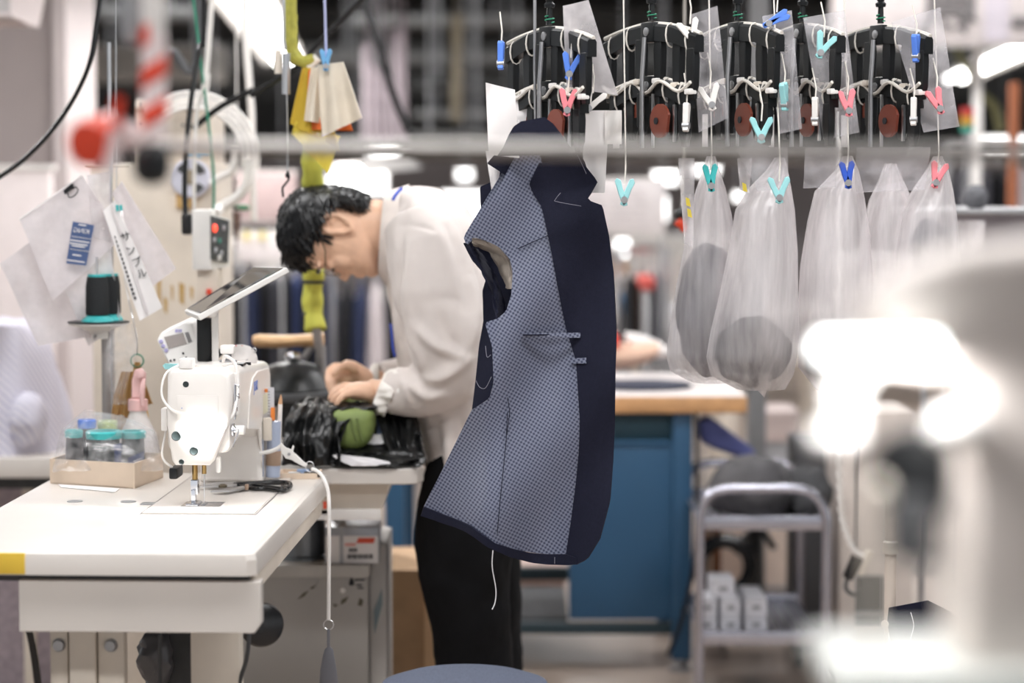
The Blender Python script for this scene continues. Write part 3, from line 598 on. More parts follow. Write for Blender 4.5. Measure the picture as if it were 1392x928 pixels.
obj('hanging_wire', MB().tube(spline([c + V((0, 0, 0.012)), P(186, 460, D), P(180, 430, D + 0.09), P(170, 380, D + 0.13), P(163, 300, D + 0.13), P(158, 228, D + 0.13), P(158, -10, D + 0.13)]), 0.0011, 6), STEEL, t)
t = thing('clear_bag', 'crinkled clear plastic bag hanging behind the thread stand', 'plastic bag', P(165, 520, 4.72))
obj('bag_film', MB().sheet(lambda u, v: P(150 + (30 + 12 * math.sin(u * 5)) * v - 6 * math.sin(u * 4), 440 + 110 * u, 4.715) + V((0, 0.01 * nz((u * 4, v * 4, 0)), 0)), 20, 12), CLEAR, t, solid=0.0005)

# thread stand with two black cones
D = 4.80
b = P(145, 600, D)
t = thing('thread_stand', 'grey thread stand with dark round spool tray', 'thread stand', V((b.x, D, 0.775)))
pole = P(144, 455, D)
obj('pole', MB().tube([V((pole.x, D, 0.775)), V((pole.x, D, P(0, 446, D).z))], 0.0092, 14), mat('grey_pole', (0.30, 0.28, 0.27), 0.45), t)
cz = P(134, 441, D)
obj('spool_tray', MB().lathe([(0.012, -0.018), (0.035, -0.006), (0.058, 0.0), (0.060, 0.004), (0.01, 0.004)], cz, 32), OFFW, t)
obj('tray_mat', MB().lathe([(0.061, 0.004), (0.061, 0.0065), (0.01, 0.0068)], cz, 32), BLACKP, t)
obj('clamp', MB().rbox(cz.x - 0.012, cz.x + 0.02, D - 0.012, D + 0.012, cz.z - 0.028, cz.z - 0.01, 0.003), OFFW, t)
obj('wing_screw', MB().tube([cz + V((-0.004, -0.012, -0.022)), cz + V((-0.004, -0.026, -0.026))], 0.003, 8), DSTEEL, t)
for dx, dy in ((0, -0.012), (0.0165, 0.03)):
    obj('spool_pin', MB().tube([cz + V((dx, dy, 0)), cz + V((dx, dy, 0.135 + 0.02 * (dy > 0)))], 0.0022, 8), STEEL, t)
for i, (dx, dy, lab) in enumerate(((0, -0.012, 'black thread cone with teal ends on the spool tray front pin'), (0.0165, 0.03, 'black thread cone with teal ends on the spool tray rear pin'))):
    base = cz + V((dx, dy, 0.0072)); k = thing('thread_cone', lab, 'thread cone', base)
    obj('cone_base', MB().lathe([(0.032 - 0.004 * i, 0), (0.031 - 0.004 * i, 0.003), (0.020, 0.012), (0.018, 0.014)], base, 24), TEAL, k)
    obj('thread_winding', MB().lathe([(0.0225, 0.013), (0.0235, 0.02), (0.0225, 0.07), (0.0195, 0.088), (0.014, 0.089)], base, 24), DT, k)
    obj('bobbin_rim', MB().lathe([(0.0185, 0.0885), (0.0185, 0.093), (0.006, 0.093)], base, 24), TEAL, k)
# upright rod of the stand that carries the hanging papers
rod = P(150, 230, 4.86)
t = thing('hanger_rod', 'thin upright steel rod carrying the hanging papers', 'rod', V((rod.x, 4.86, 0.775)))
obj('rod', MB().tube([V((rod.x, 4.86, 0.775)), V((rod.x, 4.86, 1.62))], 0.004, 8), STEEL, t)
obj('cross_arm', MB().tube([V((rod.x - 0.05, 4.86, 1.375)), V((rod.x + 0.04, 4.86, 1.375))], 0.003, 8), CREAM, t)
obj('rod_foot', MB().lathe([(0.02, 0), (0.02, 0.006), (0.006, 0.01)], V((rod.x, 4.86, 0.775)), 16), DSTEEL, t)

# hanging plastic sleeves and papers
def leaf(name, pts, D, mt, label, cat, th=0.0012, amp=0.004, n=12, root=True):
    a, b, c, d = pts
    def fn(u, v):
        x = (a[0] * (1 - u) + b[0] * u) * (1 - v) + (d[0] * (1 - u) + c[0] * u) * v; y = (a[1] * (1 - u) + b[1] * u) * (1 - v) + (d[1] * (1 - u) + c[1] * u) * v
        q = P(x, y, D); q.y += amp * (math.sin(u * 5 + D * 9) + 0.7 * math.sin(v * 7 + u * 3)); return q
    if root:
        t = thing(name, label, cat, fn(0.5, 1)); obj('sheet', MB().sheet(fn, n, n, th), mt, t); return t, fn
    return MB().sheet(fn, n, n, th), fn
SLEEVE = film('sleeve_film', (0.86, 0.81, 0.82), 0.72, 0.15, scale=14)
SLEEVE2 = film('sleeve_film_thin', (0.88, 0.84, 0.85), 0.5, 0.12, scale=18)
t, fn = leaf('plastic_sleeve', [(27, 298), (112, 238), (168, 322), (72, 408)], 4.80, SLEEVE, 'plastic sleeve with navy thread label and black clip hanging slanted', 'plastic sleeve')
obj('fold_edge', MB().tube([fn(0, 0) + V((0, -0.002, 0)), fn(1, 0) + V((0, -0.002, 0))], 0.0016, 6), PAPER, t)
lbl = obj('thread_label', MB().prism([P(99, 301, 4.788), P(128, 306, 4.788), P(117, 361, 4.788), P(90, 358, 4.788)], (0, 0.0015, 0)), NAVYLBL := mat('navy_label_print', (0.07, 0.115, 0.26), 0.5), t)
R1 = V((1, 0, -0.14))
text('label_lettering', 'KING', P(110.5, 314, 4.787), 0.0135, PAPER, lbl, right=R1, mirror=True)
for x, y, w in ((112, 306, 5), (108.5, 328, 13), (107, 332, 12), (106.5, 335, 9), (104.5, 347, 6), (103, 355, 12)):
    obj('print_line', MB().prism([P(x - w, y - 1 - w * 0.14, 4.7872), P(x + w, y - 1 + w * 0.14, 4.7872), P(x + w, y + 0.6 + w * 0.14, 4.7872), P(x - w, y + 0.6 - w * 0.14, 4.7872)], (0, 0.0004, 0)), PAPER, lbl)
for ya in (321, 338): obj('rule', MB().tube([P(97 - (ya - 321) * 0.15, ya, 4.787), P(124 - (ya - 321) * 0.15, ya + 4, 4.787)], 0.0006, 4), PAPER, lbl)
q = P(94, 258, 4.78); k = thing('binder_clip', 'black binder clip on the edge of a plastic sleeve', 'clip', q)
obj('clip_body', MB().prism([P(86, 259, 4.785), P(98, 249, 4.785), P(100, 255, 4.785), P(88, 264, 4.785)], (0, 0.015, 0)), BLACKP, k)
obj('wire_handle', MB().tube(spline([P(92, 262, 4.78), P(94, 268, 4.78), P(101, 266, 4.78), P(106, 259, 4.78), P(103, 254, 4.78), P(99, 257, 4.78)]), 0.0012, 6), BLACKP, k)
leaf('plastic_sleeve', [(0, 358), (46, 325), (140, 455), (52, 470)], 4.84, SLEEVE, 'empty milky plastic sleeve behind the labelled one', 'plastic sleeve')
leaf('plastic_sleeve', [(70, 345), (150, 330), (165, 440), (120, 470)], 4.82, SLEEVE2, 'thin crinkled plastic pocket hanging above the thread stand', 'plastic sleeve')
leaf('plastic_sleeve', [(152, 262), (166, 246), (240, 365), (203, 392)], 4.83, SLEEVE, 'long clear sleeve beside the lettered paper strip', 'plastic sleeve')
leaf('plastic_sleeve', [(118, 238), (150, 232), (152, 330), (128, 322)], 4.795, SLEEVE2, 'crumpled cellophane sleeve hanging near the binder clip', 'plastic sleeve')
t, fn = leaf('paper_strip', [(140, 286), (156, 272), (221, 418), (190, 436)], 4.78, PAPER, 'white paper strip with brushed Japanese characters', 'paper', amp=0.001)
dr = (P(206, 428, 4.776) - P(152, 285, 4.776)).normalized(); ri = V((0.92, 0, 0.39))
for chh, (x, y) in zip('サンプル', ((171, 322), (178, 341), (186, 357), (193, 372))):
    text('brushed_character', chh, P(x, y, 4.774), 0.021, INK, t, right=(0.94, 0, 0.34))
for i in range(15):
    x, y = 156 + i * 1.92, 322 + i * 5.9; w = 0.6 + 0.07 * i
    obj('pen_stroke', MB().prism([P(x - w, y - 1, 4.7745), P(x + w, y - 2, 4.7745), P(x + w + 1, y + 2, 4.7745), P(x - w + 1, y + 2.6, 4.7745)], (0, 0.0005, 0)), INK, t)
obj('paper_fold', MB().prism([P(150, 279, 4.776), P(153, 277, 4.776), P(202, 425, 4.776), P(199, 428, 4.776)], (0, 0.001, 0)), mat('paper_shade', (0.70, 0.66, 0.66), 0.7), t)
for x in (157, 162):
    obj('tape_piece', MB().prism([P(x, 279, 4.775), P(x + 4, 278, 4.775), P(x + 5, 286, 4.775), P(x + 1, 287, 4.775)], (0, 0.0008, 0)), TEAL, t)

# ---------------------------------------------------------------- press station
D0 = PZ(500, 637, 0.775).y
t = thing('press_table', 'white pressing table with rounded front edge and blue garment work', 'table', V((P(480, 0, D0).x, D0 + 0.3, 0)))
t['label'] = 'white topped pressing table in front of the man'
xr = P(573, 0, D0).x; xl = P(330, 0, D0).x
m = MB(); m.loft([[V((x, y, z)) for x, y in [(xl, D0), (xr - 0.035, D0), (xr - 0.012, D0 + 0.012), (xr, D0 + 0.05), (xr - 0.02, D0 + 0.5), (xl, D0 + 0.5)]] for z in (0.743, 0.775)])
obj('table_top', m, WTOP, t, bevel=0.003)
a = P(445, 660, D0 + 0.05); b = P(533, 660, D0 + 0.05)
m = MB(); m.loft([[V((x, y, z)) for x, y in [(a.x - 0.15, D0 + 0.04), (xx, D0 + 0.04), (xx, D0 + 0.36), (a.x - 0.15, D0 + 0.36)]] for z, xx in ((0.672, b.x - 0.03), (0.70, b.x - 0.015), (0.744, b.x))])
obj('suction_box', m, CREAM, t, bevel=0.003)
obj('box_lip', MB().rbox(a.x - 0.15, b.x - 0.022, D0 + 0.03, D0 + 0.04, 0.668, 0.69, 0.002), WHITE, t)
obj('label_tag', MB().rbox(P(427, 0, D0 - 0.01).x, P(441, 0, D0).x, D0 + 0.03, D0 + 0.04, P(0, 703, D0).z, P(0, 680, D0).z, 0.002), CREAM, t)
obj('tag_mark', MB().box(P(434, 0, D0).x, P(439, 0, D0).x, D0 + 0.028, D0 + 0.031, P(0, 694, D0).z, P(0, 684, D0).z), REDINK, t)
for lx in (xl + 0.05, xr - 0.22):
    obj('leg', MB().rbox(lx, lx + 0.035, D0 + 0.46, D0 + 0.495, 0, 0.744, 0.003), CREAM, t)
# steel pot, cartons and the grey cabinet beneath
Dk = 4.98; zt = P(440, 770, Dk).z; xa = P(300, 0, Dk).x; xb = P(497, 0, Dk).x
CABG = mat('cabinet_grey', (0.36, 0.34, 0.315), 0.5, var=0.06, scale=5)
t = thing('control_cabinet', 'grey scuffed steel cabinet standing under the pressing table', 'cabinet', V(((xa + xb) / 2, Dk + 0.18, 0)))
cbody = obj('body', MB().rbox(xa, xb, Dk, Dk + 0.2, 0.0, zt, 0.004), CABG, t)
obj('corner_post', MB().rbox(xb, P(524, 0, Dk + 0.1).x, Dk + 0.06, Dk + 0.3, 0.0, P(0, 738, Dk + 0.06).z, 0.006), mat('cabinet_pale', (0.56, 0.53, 0.50), 0.5), t)
obj('lid', MB().rbox(xa - 0.004, xb + 0.003, Dk - 0.004, Dk + 0.2, zt - 0.022, zt + 0.003, 0.003), mat('cabinet_lid', (0.44, 0.42, 0.39), 0.45), t)
obj('knob', MB().lathe([(0.005, 0), (0.006, -0.005), (0.003, -0.009)], P(466, 802, Dk), 12, (0, 1, 0)), WHP, t)
SC_ = mat('scuff', (0.10, 0.09, 0.06), 0.7)
for pts in ([(404, 815), (412, 806), (420, 802), (414, 810)], [(420, 800), (430, 794), (434, 786), (426, 800)], [(464, 815), (474, 810), (470, 818), (463, 822)], [(452, 820), (460, 822), (455, 825)], [(497 - 8, 812), (494, 816), (492, 824), (486, 822)]):
    obj('scuff_mark', MB().prism([P(x, y, Dk - 0.0006) for x, y in pts], (0, 0.0008, 0)), SC_, cbody)
for x0, x1, y in ((482, 496, 788), (484, 492, 795), (486, 494, 799)):
    obj('print_line', MB().prism([P(x0, y - 1, Dk - 0.0008), P(x1, y - 1, Dk - 0.0008), P(x1, y + 1, Dk - 0.0008), P(x0, y + 1, Dk - 0.0008)], (0, 0.0006, 0)), INK, cbody)
obj('warning_drop', MB().lathe([(0.0045, -0.006), (0.006, -0.003), (0.004, 0.004), (0.0005, 0.01)], P(478, 791, Dk - 0.0), 10), INK, cbody)
obj('side_sticker', MB().prism([P(508, 830, Dk + 0.055), P(519, 800, Dk + 0.055), P(520, 820, Dk + 0.055), P(509, 862, Dk + 0.055)], (0.0, 0.002, 0)), mat('teal_grey', (0.22, 0.28, 0.30), 0.5), t)
zc = zt + 0.0035
q = P(411, 757, Dk + 0.1); t = thing('steel_pot', 'dull steel pot on the grey cabinet', 'pot', V((q.x, Dk + 0.1, zc)))
obj('pot_body', MB().lathe([(0.045, 0), (0.049, 0.004), (0.049, 0.085), (0.052, 0.088), (0.047, 0.088), (0.046, 0.01)], V((q.x, Dk + 0.1, zc)), 28), mat('pot_steel', (0.20, 0.21, 0.22), 0.35, 0.9), t)
obj('pot_base_ring', MB().lathe([(0.056, 0), (0.056, 0.006), (0.049, 0.009)], V((q.x, Dk + 0.1, zc)), 28), mat('pot_steel', (0.20, 0.21, 0.22), 0.35, 0.9), t)
a = P(438, 0, Dk + 0.02); b = P(512, 0, Dk + 0.02); w = b.x - a.x
t = thing('parcel_box', 'white and silver parcel carton with red print and barcode', 'box', V(((a.x + b.x) / 2, Dk + 0.07, zc)))
zb = P(0, 728, Dk + 0.02).z
bx = obj('carton', MB().rbox(a.x, b.x, Dk + 0.02, Dk + 0.14, zc, zb + 0.018, 0.002), mat('silver_wrap', (0.40, 0.41, 0.44), 0.3, 0.3), t)
fr = obj('front_label', MB().box(a.x + 0.001, b.x - 0.001, Dk + 0.0185, Dk + 0.02, zc + 0.001, zb), PAPER, bx)
obj('packing_band', MB().box(a.x + w * 0.27, a.x + w * 0.34, Dk + 0.0175, Dk + 0.141, zc, zb + 0.0195), DSTEEL, bx)
Z = lambda py: P(0, py, Dk + 0.018).z; Xp = lambda px: P(px, 0, Dk + 0.018).x
obj('red_print', MB().prism([V((Xp(x), Dk + 0.0183, Z(y))) for x, y in [(484, 731), (507, 731), (505, 738), (481, 738)]], (0, -0.0005, 0)), REDINK, fr)
obj('red_print', MB().box(Xp(465), Xp(480), Dk + 0.0178, Dk + 0.0184, Z(742), Z(738)), mat('pale_red', (0.8, 0.4, 0.36), 0.6), fr)
for i in range(14):
    obj('barcode_bar', MB().box(Xp(469 + i * 2.55), Xp(469 + i * 2.55 + (1.5 if i % 3 else 2.0)), Dk + 0.0178, Dk + 0.0184, Z(759), Z(753)), INK, fr)
for i in range(4): obj('digit_mark', MB().box(Xp(471 + i * 3), Xp(473 + i * 3), Dk + 0.0178, Dk + 0.0184, Z(750), Z(745)), INK, fr)
# cardboard carton
a = P(524, 0, 5.45); b = P(575, 0, 5.45); c = P(590, 0, 5.45)
t = thing('cardboard_box', 'open brown cardboard box beside the grey cabinet', 'box', V(((a.x + c.x) / 2, 5.55, 0)))
zt2 = P(0, 775, 5.45).z
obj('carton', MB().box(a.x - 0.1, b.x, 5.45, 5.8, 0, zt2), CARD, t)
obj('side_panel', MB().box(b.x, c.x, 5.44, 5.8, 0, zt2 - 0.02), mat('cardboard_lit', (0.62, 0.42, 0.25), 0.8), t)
m = MB(); m.prism([P(500, 770, 5.45), P(576, 786, 5.45), P(582, 765, 5.52), P(505, 746, 5.52)], (0, 0.004, 0.002)); obj('flap', m, CARD, t)

# garment heap with green cushion and tailor's tools
t = thing('pressing_cushion', 'olive green padded pressing form under the black garment', 'cushion', PZ(485, 615, 0.775))
q = P(484, 573, 4.90)
GREEN = mat('olive_green_pad', (0.20, 0.265, 0.075), 0.55, var=0.08)
m = MB(); rings = []
for k in range(9):
    f = k / 8; y = 4.80 + 0.25 * f
    hw = 0.043 * (1 - 0.1 * f); z0_ = 0.783 + 0.02; z1_ = 0.895 - 0.005 * math.cos(f * 3)
    prof = [(-0.8, 0.0), (0.5, 0.0), (0.95, 0.35), (1.0, 0.6), (1.0, 0.85), (0.85, 1.0), (-0.7, 1.0), (-1.1, 0.92), (-1.2, 0.7), (-1.0, 0.35)]
    e = 0.85 if k in (0, 8) else 1
    rings.append([V((q.x + hw * x * e, y, z0_ + (z1_ - z0_) * (0.5 + (zz - 0.5) * e))) for x, zz in prof])
obj('pad', MB().loft(rings), GREEN, t, sub=2)
obj('pad_stand', MB().rbox(q.x - 0.03, q.x + 0.03, 4.86, 5.02, 0.775, 0.81, 0.004), mat('dark_green', (0.06, 0.09, 0.05), 0.6), t)
for dx in (-0.004, 0.008): obj('crease', MB().tube(spline([V((q.x + dx, 4.802, 0.872)), V((q.x + dx + 0.004, 4.800, 0.85)), V((q.x + dx + 0.012, 4.803, 0.825))]), 0.0025, 6), mat('green_shadow_seam', (0.15, 0.2, 0.06), 0.6), t)
BLKCL = mat('black_lining', (0.007, 0.0075, 0.008), 0.36, var=0.2, spec=0.45)
t = thing('black_garment', 'black lined garment heaped over the pressing form', 'garment', PZ(480, 632, 0.775))
def heap(outl, D, zmin=None, amp=0.012, top=None):
    """cloth patch: rows of (left,right,y) pixels at depth D with folds"""
    def fn(u, v):
        k = u * (len(outl) - 1); i = min(int(k), len(outl) - 2); f = k - i
        l = [outl[i][j] * (1 - f) + outl[i + 1][j] * f for j in range(4)]
        q = P(l[0] + (l[1] - l[0]) * v, l[2], l[3])
        q.y += amp * (math.sin(v * 19 + 5 * u + 3 * nz((u * 3, v * 3, 1))) * 0.8 + 1.4 * nz((u * 5, v * 6, D)))
        q.z += amp * 0.5 * nz((u * 7, v * 7, 4)); q.z = max(q.z, 0.7765); return q
    return fn
obj('sleeve_fold', MB().sheet(heap([(420, 440, 540, 4.90), (398, 452, 552, 4.84), (388, 458, 570, 4.80), (386, 458, 592, 4.775), (384, 462, 612, 4.765), (384, 462, 632, 4.76)], 4.8), 30, 40, 0.003), BLKCL, t)
obj('lining_fold', MB().sheet(heap([(440, 500, 546, 4.86), (438, 515, 553, 4.83), (440, 470, 575, 4.80), (440, 462, 600, 4.79)], 4.9, amp=0.006), 20, 30, 0.003), BLKCL, t)
obj('front_fold', MB().sheet(heap([(455, 545, 604, 4.84), (440, 572, 614, 4.80), (432, 578, 624, 4.775), (425, 570, 633, 4.762)], 5.1, amp=0.008), 18, 46, 0.003), BLKCL, t)
obj('body_fold', MB().sheet(heap([(486, 530, 545, 4.95), (508, 560, 556, 4.90), (515, 570, 575, 4.86), (522, 572, 600, 4.83), (530, 578, 624, 4.79)], 5.3, amp=0.010), 24, 30, 0.003), BLKCL, t)
obj('under_fold', MB().sheet(heap([(400, 520, 546, 5.0), (395, 550, 575, 4.99), (390, 565, 600, 4.97), (390, 575, 628, 4.93)], 5.6, amp=0.006), 20, 30, 0.003), BLKCL, t)
LIN = mat('white_lining', (0.78, 0.76, 0.78), 0.6)
obj('white_facing', MB().sheet(heap([(452, 462, 618, 4.768), (455, 505, 622, 4.763), (466, 532, 628, 4.758), (478, 528, 633, 4.755)], 4.7, amp=0.001), 8, 14, 0.002), LIN, t)
obj('white_facing', MB().sheet(heap([(508, 528, 590, 4.86), (503, 530, 598, 4.85), (497, 530, 603, 4.84)], 4.7, amp=0.002), 6, 8, 0.002), LIN, t)
obj('blue_lining', MB().sheet(heap([(512, 528, 565, 4.89), (512, 530, 580, 4.88), (513, 531, 595, 4.87)], 4.7, amp=0.002), 6, 8, 0.002), mat('blue_grey_lining', (0.16, 0.22, 0.36), 0.6), t)
# wooden sleeve board and dark pressing buck behind
Ds = 5.35
t = thing('sleeve_board', 'wooden arm shaped sleeve board on a black stand', 'sleeve board', V((P(395, 0, Ds).x, Ds, 0.775)))
WOOD = mat('pale_wood', (0.55, 0.34, 0.17), 0.5, var=0.15, scale=30)
m = MB(); rr = [(344, 463, 7, 0.02), (352, 463, 9, 0.03), (375, 464, 9, 0.034), (400, 463, 8, 0.03), (425, 462, 9, 0.03), (440, 461, 9.5, 0.03)]
m.loft([[P(x, y, Ds) + V((0, dp * math.cos(R(a)), hh_ * math.sin(R(a)) * Ds / F)) for a in range(0, 360, 20)] for x, y, hh_, dp in rr]); obj('board_arm', m, WOOD, t)
obj('stand_column', MB().tube([V((P(436, 0, Ds).x, Ds, 0.775)), P(436, 470, Ds)], 0.012, 10), DSTEEL, t)
obj('joint_knob', MB().ell(P(399, 485, Ds - 0.02), (0.02, 0.015, 0.013), 14, 10), CHROME, t)
obj('link_rod', MB().tube([P(412, 488, Ds), P(424, 470, Ds)], 0.008, 8), DSTEEL, t)
t = thing('pressing_buck', 'black padded pressing buck behind the garment heap', 'press', V((P(395, 0, Ds).x, Ds, 0.775)))
m = MB(); m.loft([[V((P(395, 0, Ds).x + rx * math.cos(R(a)), Ds + ry * math.sin(R(a)), z)) for a in range(0, 360, 15)] for z, rx, ry in ((P(0, 545, Ds).z, 0.08, 0.13), (P(0, 525, Ds).z, 0.09, 0.15), (P(0, 512, Ds).z, 0.075, 0.13), (P(0, 497, Ds).z, 0.055, 0.09), (P(0, 492, Ds).z, 0.02, 0.05))])
obj('buck_pad', m, BLACKP, t)
obj('rim', MB().tube([V((P(395, 0, Ds).x + 0.098 * math.cos(R(a)), Ds + 0.158 * math.sin(R(a)), P(0, 532, Ds).z)) for a in range(0, 361, 12)], 0.010, 8), DARKG, t)
obj('buck_pillar', MB().rbox(P(380, 0, Ds).x, P(415, 0, Ds).x, Ds - 0.04, Ds + 0.04, 0.775, P(0, 542, Ds).z, 0.004), DARKG, t)

# ---------------------------------------------------------------- the man
DM = 5.06
sk = DM / F
t = man = thing('person', 'person in white shirt and black trousers bending over hand sewing', 'person', V((P(645, 0, DM).x, DM, 0)))
SKIN = mat('skin', (0.79, 0.50, 0.345), 0.45, var=0.08, scale=30)
SHIRT = mat('shirt_cotton', (0.70, 0.635, 0.60), 0.8, var=0.03, sheen=0.2)
CUFFM = mat('cuff_cotton', (0.86, 0.82, 0.77), 0.8, var=0.03, bump=0.3, bscale=80)
PANTS = mat('black_trousers', (0.006, 0.006, 0.007), 0.85, var=0.2, spec=0.15)
HAIR = mat('black_hair', (0.006, 0.006, 0.007), 0.36, var=0.3)
E = P(463, 308, DM)
hU = V((-0.985, 0, 0.17)).normalized(); hF = V((-0.17, 0, -0.985)).normalized(); hS = V((0, -1, 0))
def H3(f, s, u): return E + hF * f + hS * s + hU * u
def slice_ring(u, ff, fb, w, n=28, sq=2.3, front=0.82):
    c = (ff + fb) / 2; a = (ff - fb) / 2; out = []
    for k in range(n):
        th = 2 * math.pi * k / n; cs, sn = math.cos(th), math.sin(th)
        x = math.copysign(abs(cs) ** (2 / sq), cs); y = math.copysign(abs(sn) ** (2 / sq), sn)
        ww = w * (1 - (1 - front) * max(0, x) ** 2)
        out.append(H3(c + a * x, ww * y, u))
    return out
m = MB()
skull = [(-.096, .080, .055, .014), (-.092, .089, .035, .026), (-.085, .094, .012, .038), (-.076, .0945, .0, .047), (-.067, .0895, -.012, .053), (-.058, .095, -.023, .057), (-.048, .095, -.034, .061), (-.036, .092, -.045, .065),
         (-.022, .092, -.053, .068), (-.008, .089, -.06, .070), (.004, .086, -.064, .072), (.016, .088, -.067, .074), (.028, .096, -.068, .075), (.05, .096, -.067, .076), (.075, .088, -.06, .073), (.095, .07, -.048, .063), (.11, .045, -.03, .045), (.118, .02, -.01, .02)]
m.loft([slice_ring(*q) for q in skull])
# nose, lips, brow, cheek, ear
m.loft([[H3(f + 0.0, -w, u), H3(f + 0.3 * w, -w * 0.5, u), H3(tip, 0, u), H3(f + 0.3 * w, w * 0.5, u), H3(f, w, u), H3(f - 0.015, 0, u)] for u, f, tip, w in ((.016, .085, .093, .007), (.004, .084, .097, .008), (-.008, .086, .103, .010), (-.018, .087, .109, .013), (-.026, .088, .113, .016), (-.032, .088, .1115, .017), (-.037, .088, .103, .013))])
for s in (-1, 1): m.ell(H3(.0905, s * .0125, -.031), (.007, .007, .008), 10, 8)
m.ell(H3(.092, 0, -.0525), (.017, .0215, .0075) if False else (.0085, .019, .009), 12, 8, Matrix((hF, hS, hU)).transposed()); m.ell(H3(.0915, 0, -.0615), (.0085, .017, .0055), 12, 8, Matrix((hF, hS, hU)).transposed())
hr = Matrix((hF, hS, hU)).transposed()
for s in (-1, 1):
    m.ell(H3(.078, s * .034, .002), (.012, .016, .011), 12, 8, hr); m.ell(H3(.085, s * .03, .028), (.010, .024, .007), 12, 8, hr); m.ell(H3(.062, s * .038, -.018), (.024, .022, .026), 12, 8, hr)
    # ear: rim, lobe, concha wall
    ec = H3(-.004, s * .0765, .0)
    tilt = V((0, 0, 0))
    rim = [H3(-.006 + .021 * math.cos(R(a)) * (1.0 if math.sin(R(a)) > 0 else 0.8), s * (.079 + .006 * (1 - math.cos(R(a))) / 2), .004 + .030 * math.sin(R(a))) for a in range(-80, 300, 20)]
    m.tube(rim, [0.0045] * len(rim), 8); m.ell(H3(-.002, s * .078, -.027), (.009, .005, .010), 10, 8, hr)
    m.ell(H3(-.008, s * .0745, .002), (.018, .004, .026), 12, 8, hr)
    inner = [H3(-.010 + .011 * math.cos(R(a)), s * .0815, .002 + .016 * math.sin(R(a))) for a in range(60, 300, 24)]; m.tube(inner, 0.003, 8)
# neck, torso, legs (mostly clothed)
def ring2(front, back, D, b, n=24, sq=2.2):
    f = P(front[0], front[1], D); k = P(back[0], back[1], D); c = (f + k) / 2; a = (f - k) / 2; out = []
    for i in range(n):
        th = 2 * math.pi * i / n; cs, sn = math.cos(th), math.sin(th)
        out.append(c + a * math.copysign(abs(cs) ** (2 / sq), cs) + V((0, -b, 0)) * math.copysign(abs(sn) ** (2 / sq), sn))
    return out
m.loft([ring2((486, 350), (478, 272), DM, 0.052), ring2((500, 346), (494, 272), DM, 0.054), ring2((512, 345), (506, 271), DM, 0.056), ring2((528, 352), (524, 272), DM, 0.056), ring2((545, 375), (548, 285), DM, 0.06)])
m.loft([ring2(f, b, DM, w) for f, b, w in (((545, 370), (555, 290), .055), ((560, 420), (585, 285), .12), ((570, 480), (625, 300), .165), ((590, 530), (660, 370), .155), ((605, 570), (680, 460), .15), ((600, 600), (692, 560), .16), ((605, 625), (700, 640), .15))])
def limb(pts): 
    return [P(x, y, d) for x, y, d, r in pts], [r for *_, r in pts]
ARM = [(572, 318, 4.91, .052), (590, 390, 4.87, .048), (606, 465, 4.86, .043), (606, 508, 4.86, .040), (575, 527, 4.87, .036), (540, 533, 4.88, .030), (515, 533, 4.89, .026), (503, 532, 4.895, .027)]
ARMF = [(565, 325, 5.21, .052), (590, 400, 5.26, .046), (600, 480, 5.26, .042), (560, 512, 5.20, .036), (520, 520, 5.13, .028), (502, 518, 5.10, .026)]
for A_ in (ARM, ARMF):
    p_, r_ = limb(A_); m.tube(p_, r_, 14)
LEGN = [(660, 600, 4.96, .088), (640, 690, 4.95, .086), (632, 770, 4.95, .072), (638, 840, 4.95, .055), (648, 920, 4.97, .050), (662, 1000, 4.98, .045), (672, 1090, 4.98, .036)]
LEGF = [(664, 600, 5.14, .088), (652, 690, 5.15, .086), (648, 770, 5.16, .072), (655, 840, 5.17, .055), (662, 920, 5.18, .050), (670, 1000, 5.19, .045), (676, 1070, 5.19, .036)]
for A_ in (LEGN, LEGF):
    p_, r_ = limb(A_); m.tube(p_, r_, 14)
# near hand: palm pressed on the cloth, fingers spread to the left
Dn = 4.885
m.loft([[P(x, y, Dn) + V((0, 0.036 * w * math.cos(R(a)), h * math.sin(R(a)))) for a in range(0, 360, 24)] for x, y, w, h in ((508, 533, .75, .020), (498, 532, .95, .020), (486, 531, 1.1, .019), (476, 531, 1.1, .016), (470, 532, .95, .012))])
def finger(pts, r=0.0085):
    path = spline([P(x, y, d) for x, y, d in pts], 4); n = len(path); m.tube(path, [r * (1.0 - 0.28 * i / n) for i in range(n)] , 10); m.ell(path[-1], (r * .74,) * 3, 10, 8)
finger([(480, 535, 4.855), (470, 536, 4.845), (462, 542, 4.84), (457, 549, 4.84)], .0082)      # little
finger([(480, 531, 4.872), (468, 532, 4.865), (458, 538, 4.86), (452, 546, 4.86)], .009)
finger([(480, 528, 4.892), (467, 528, 4.887), (456, 533, 4.882), (449, 542, 4.88)], .0092)
finger([(480, 526, 4.912), (470, 524, 4.912), (458, 529, 4.907), (450, 537, 4.903)], .009)
finger([(496, 529, 4.925), (486, 530, 4.938), (475, 535, 4.945), (468, 541, 4.945)], .0095)    # thumb
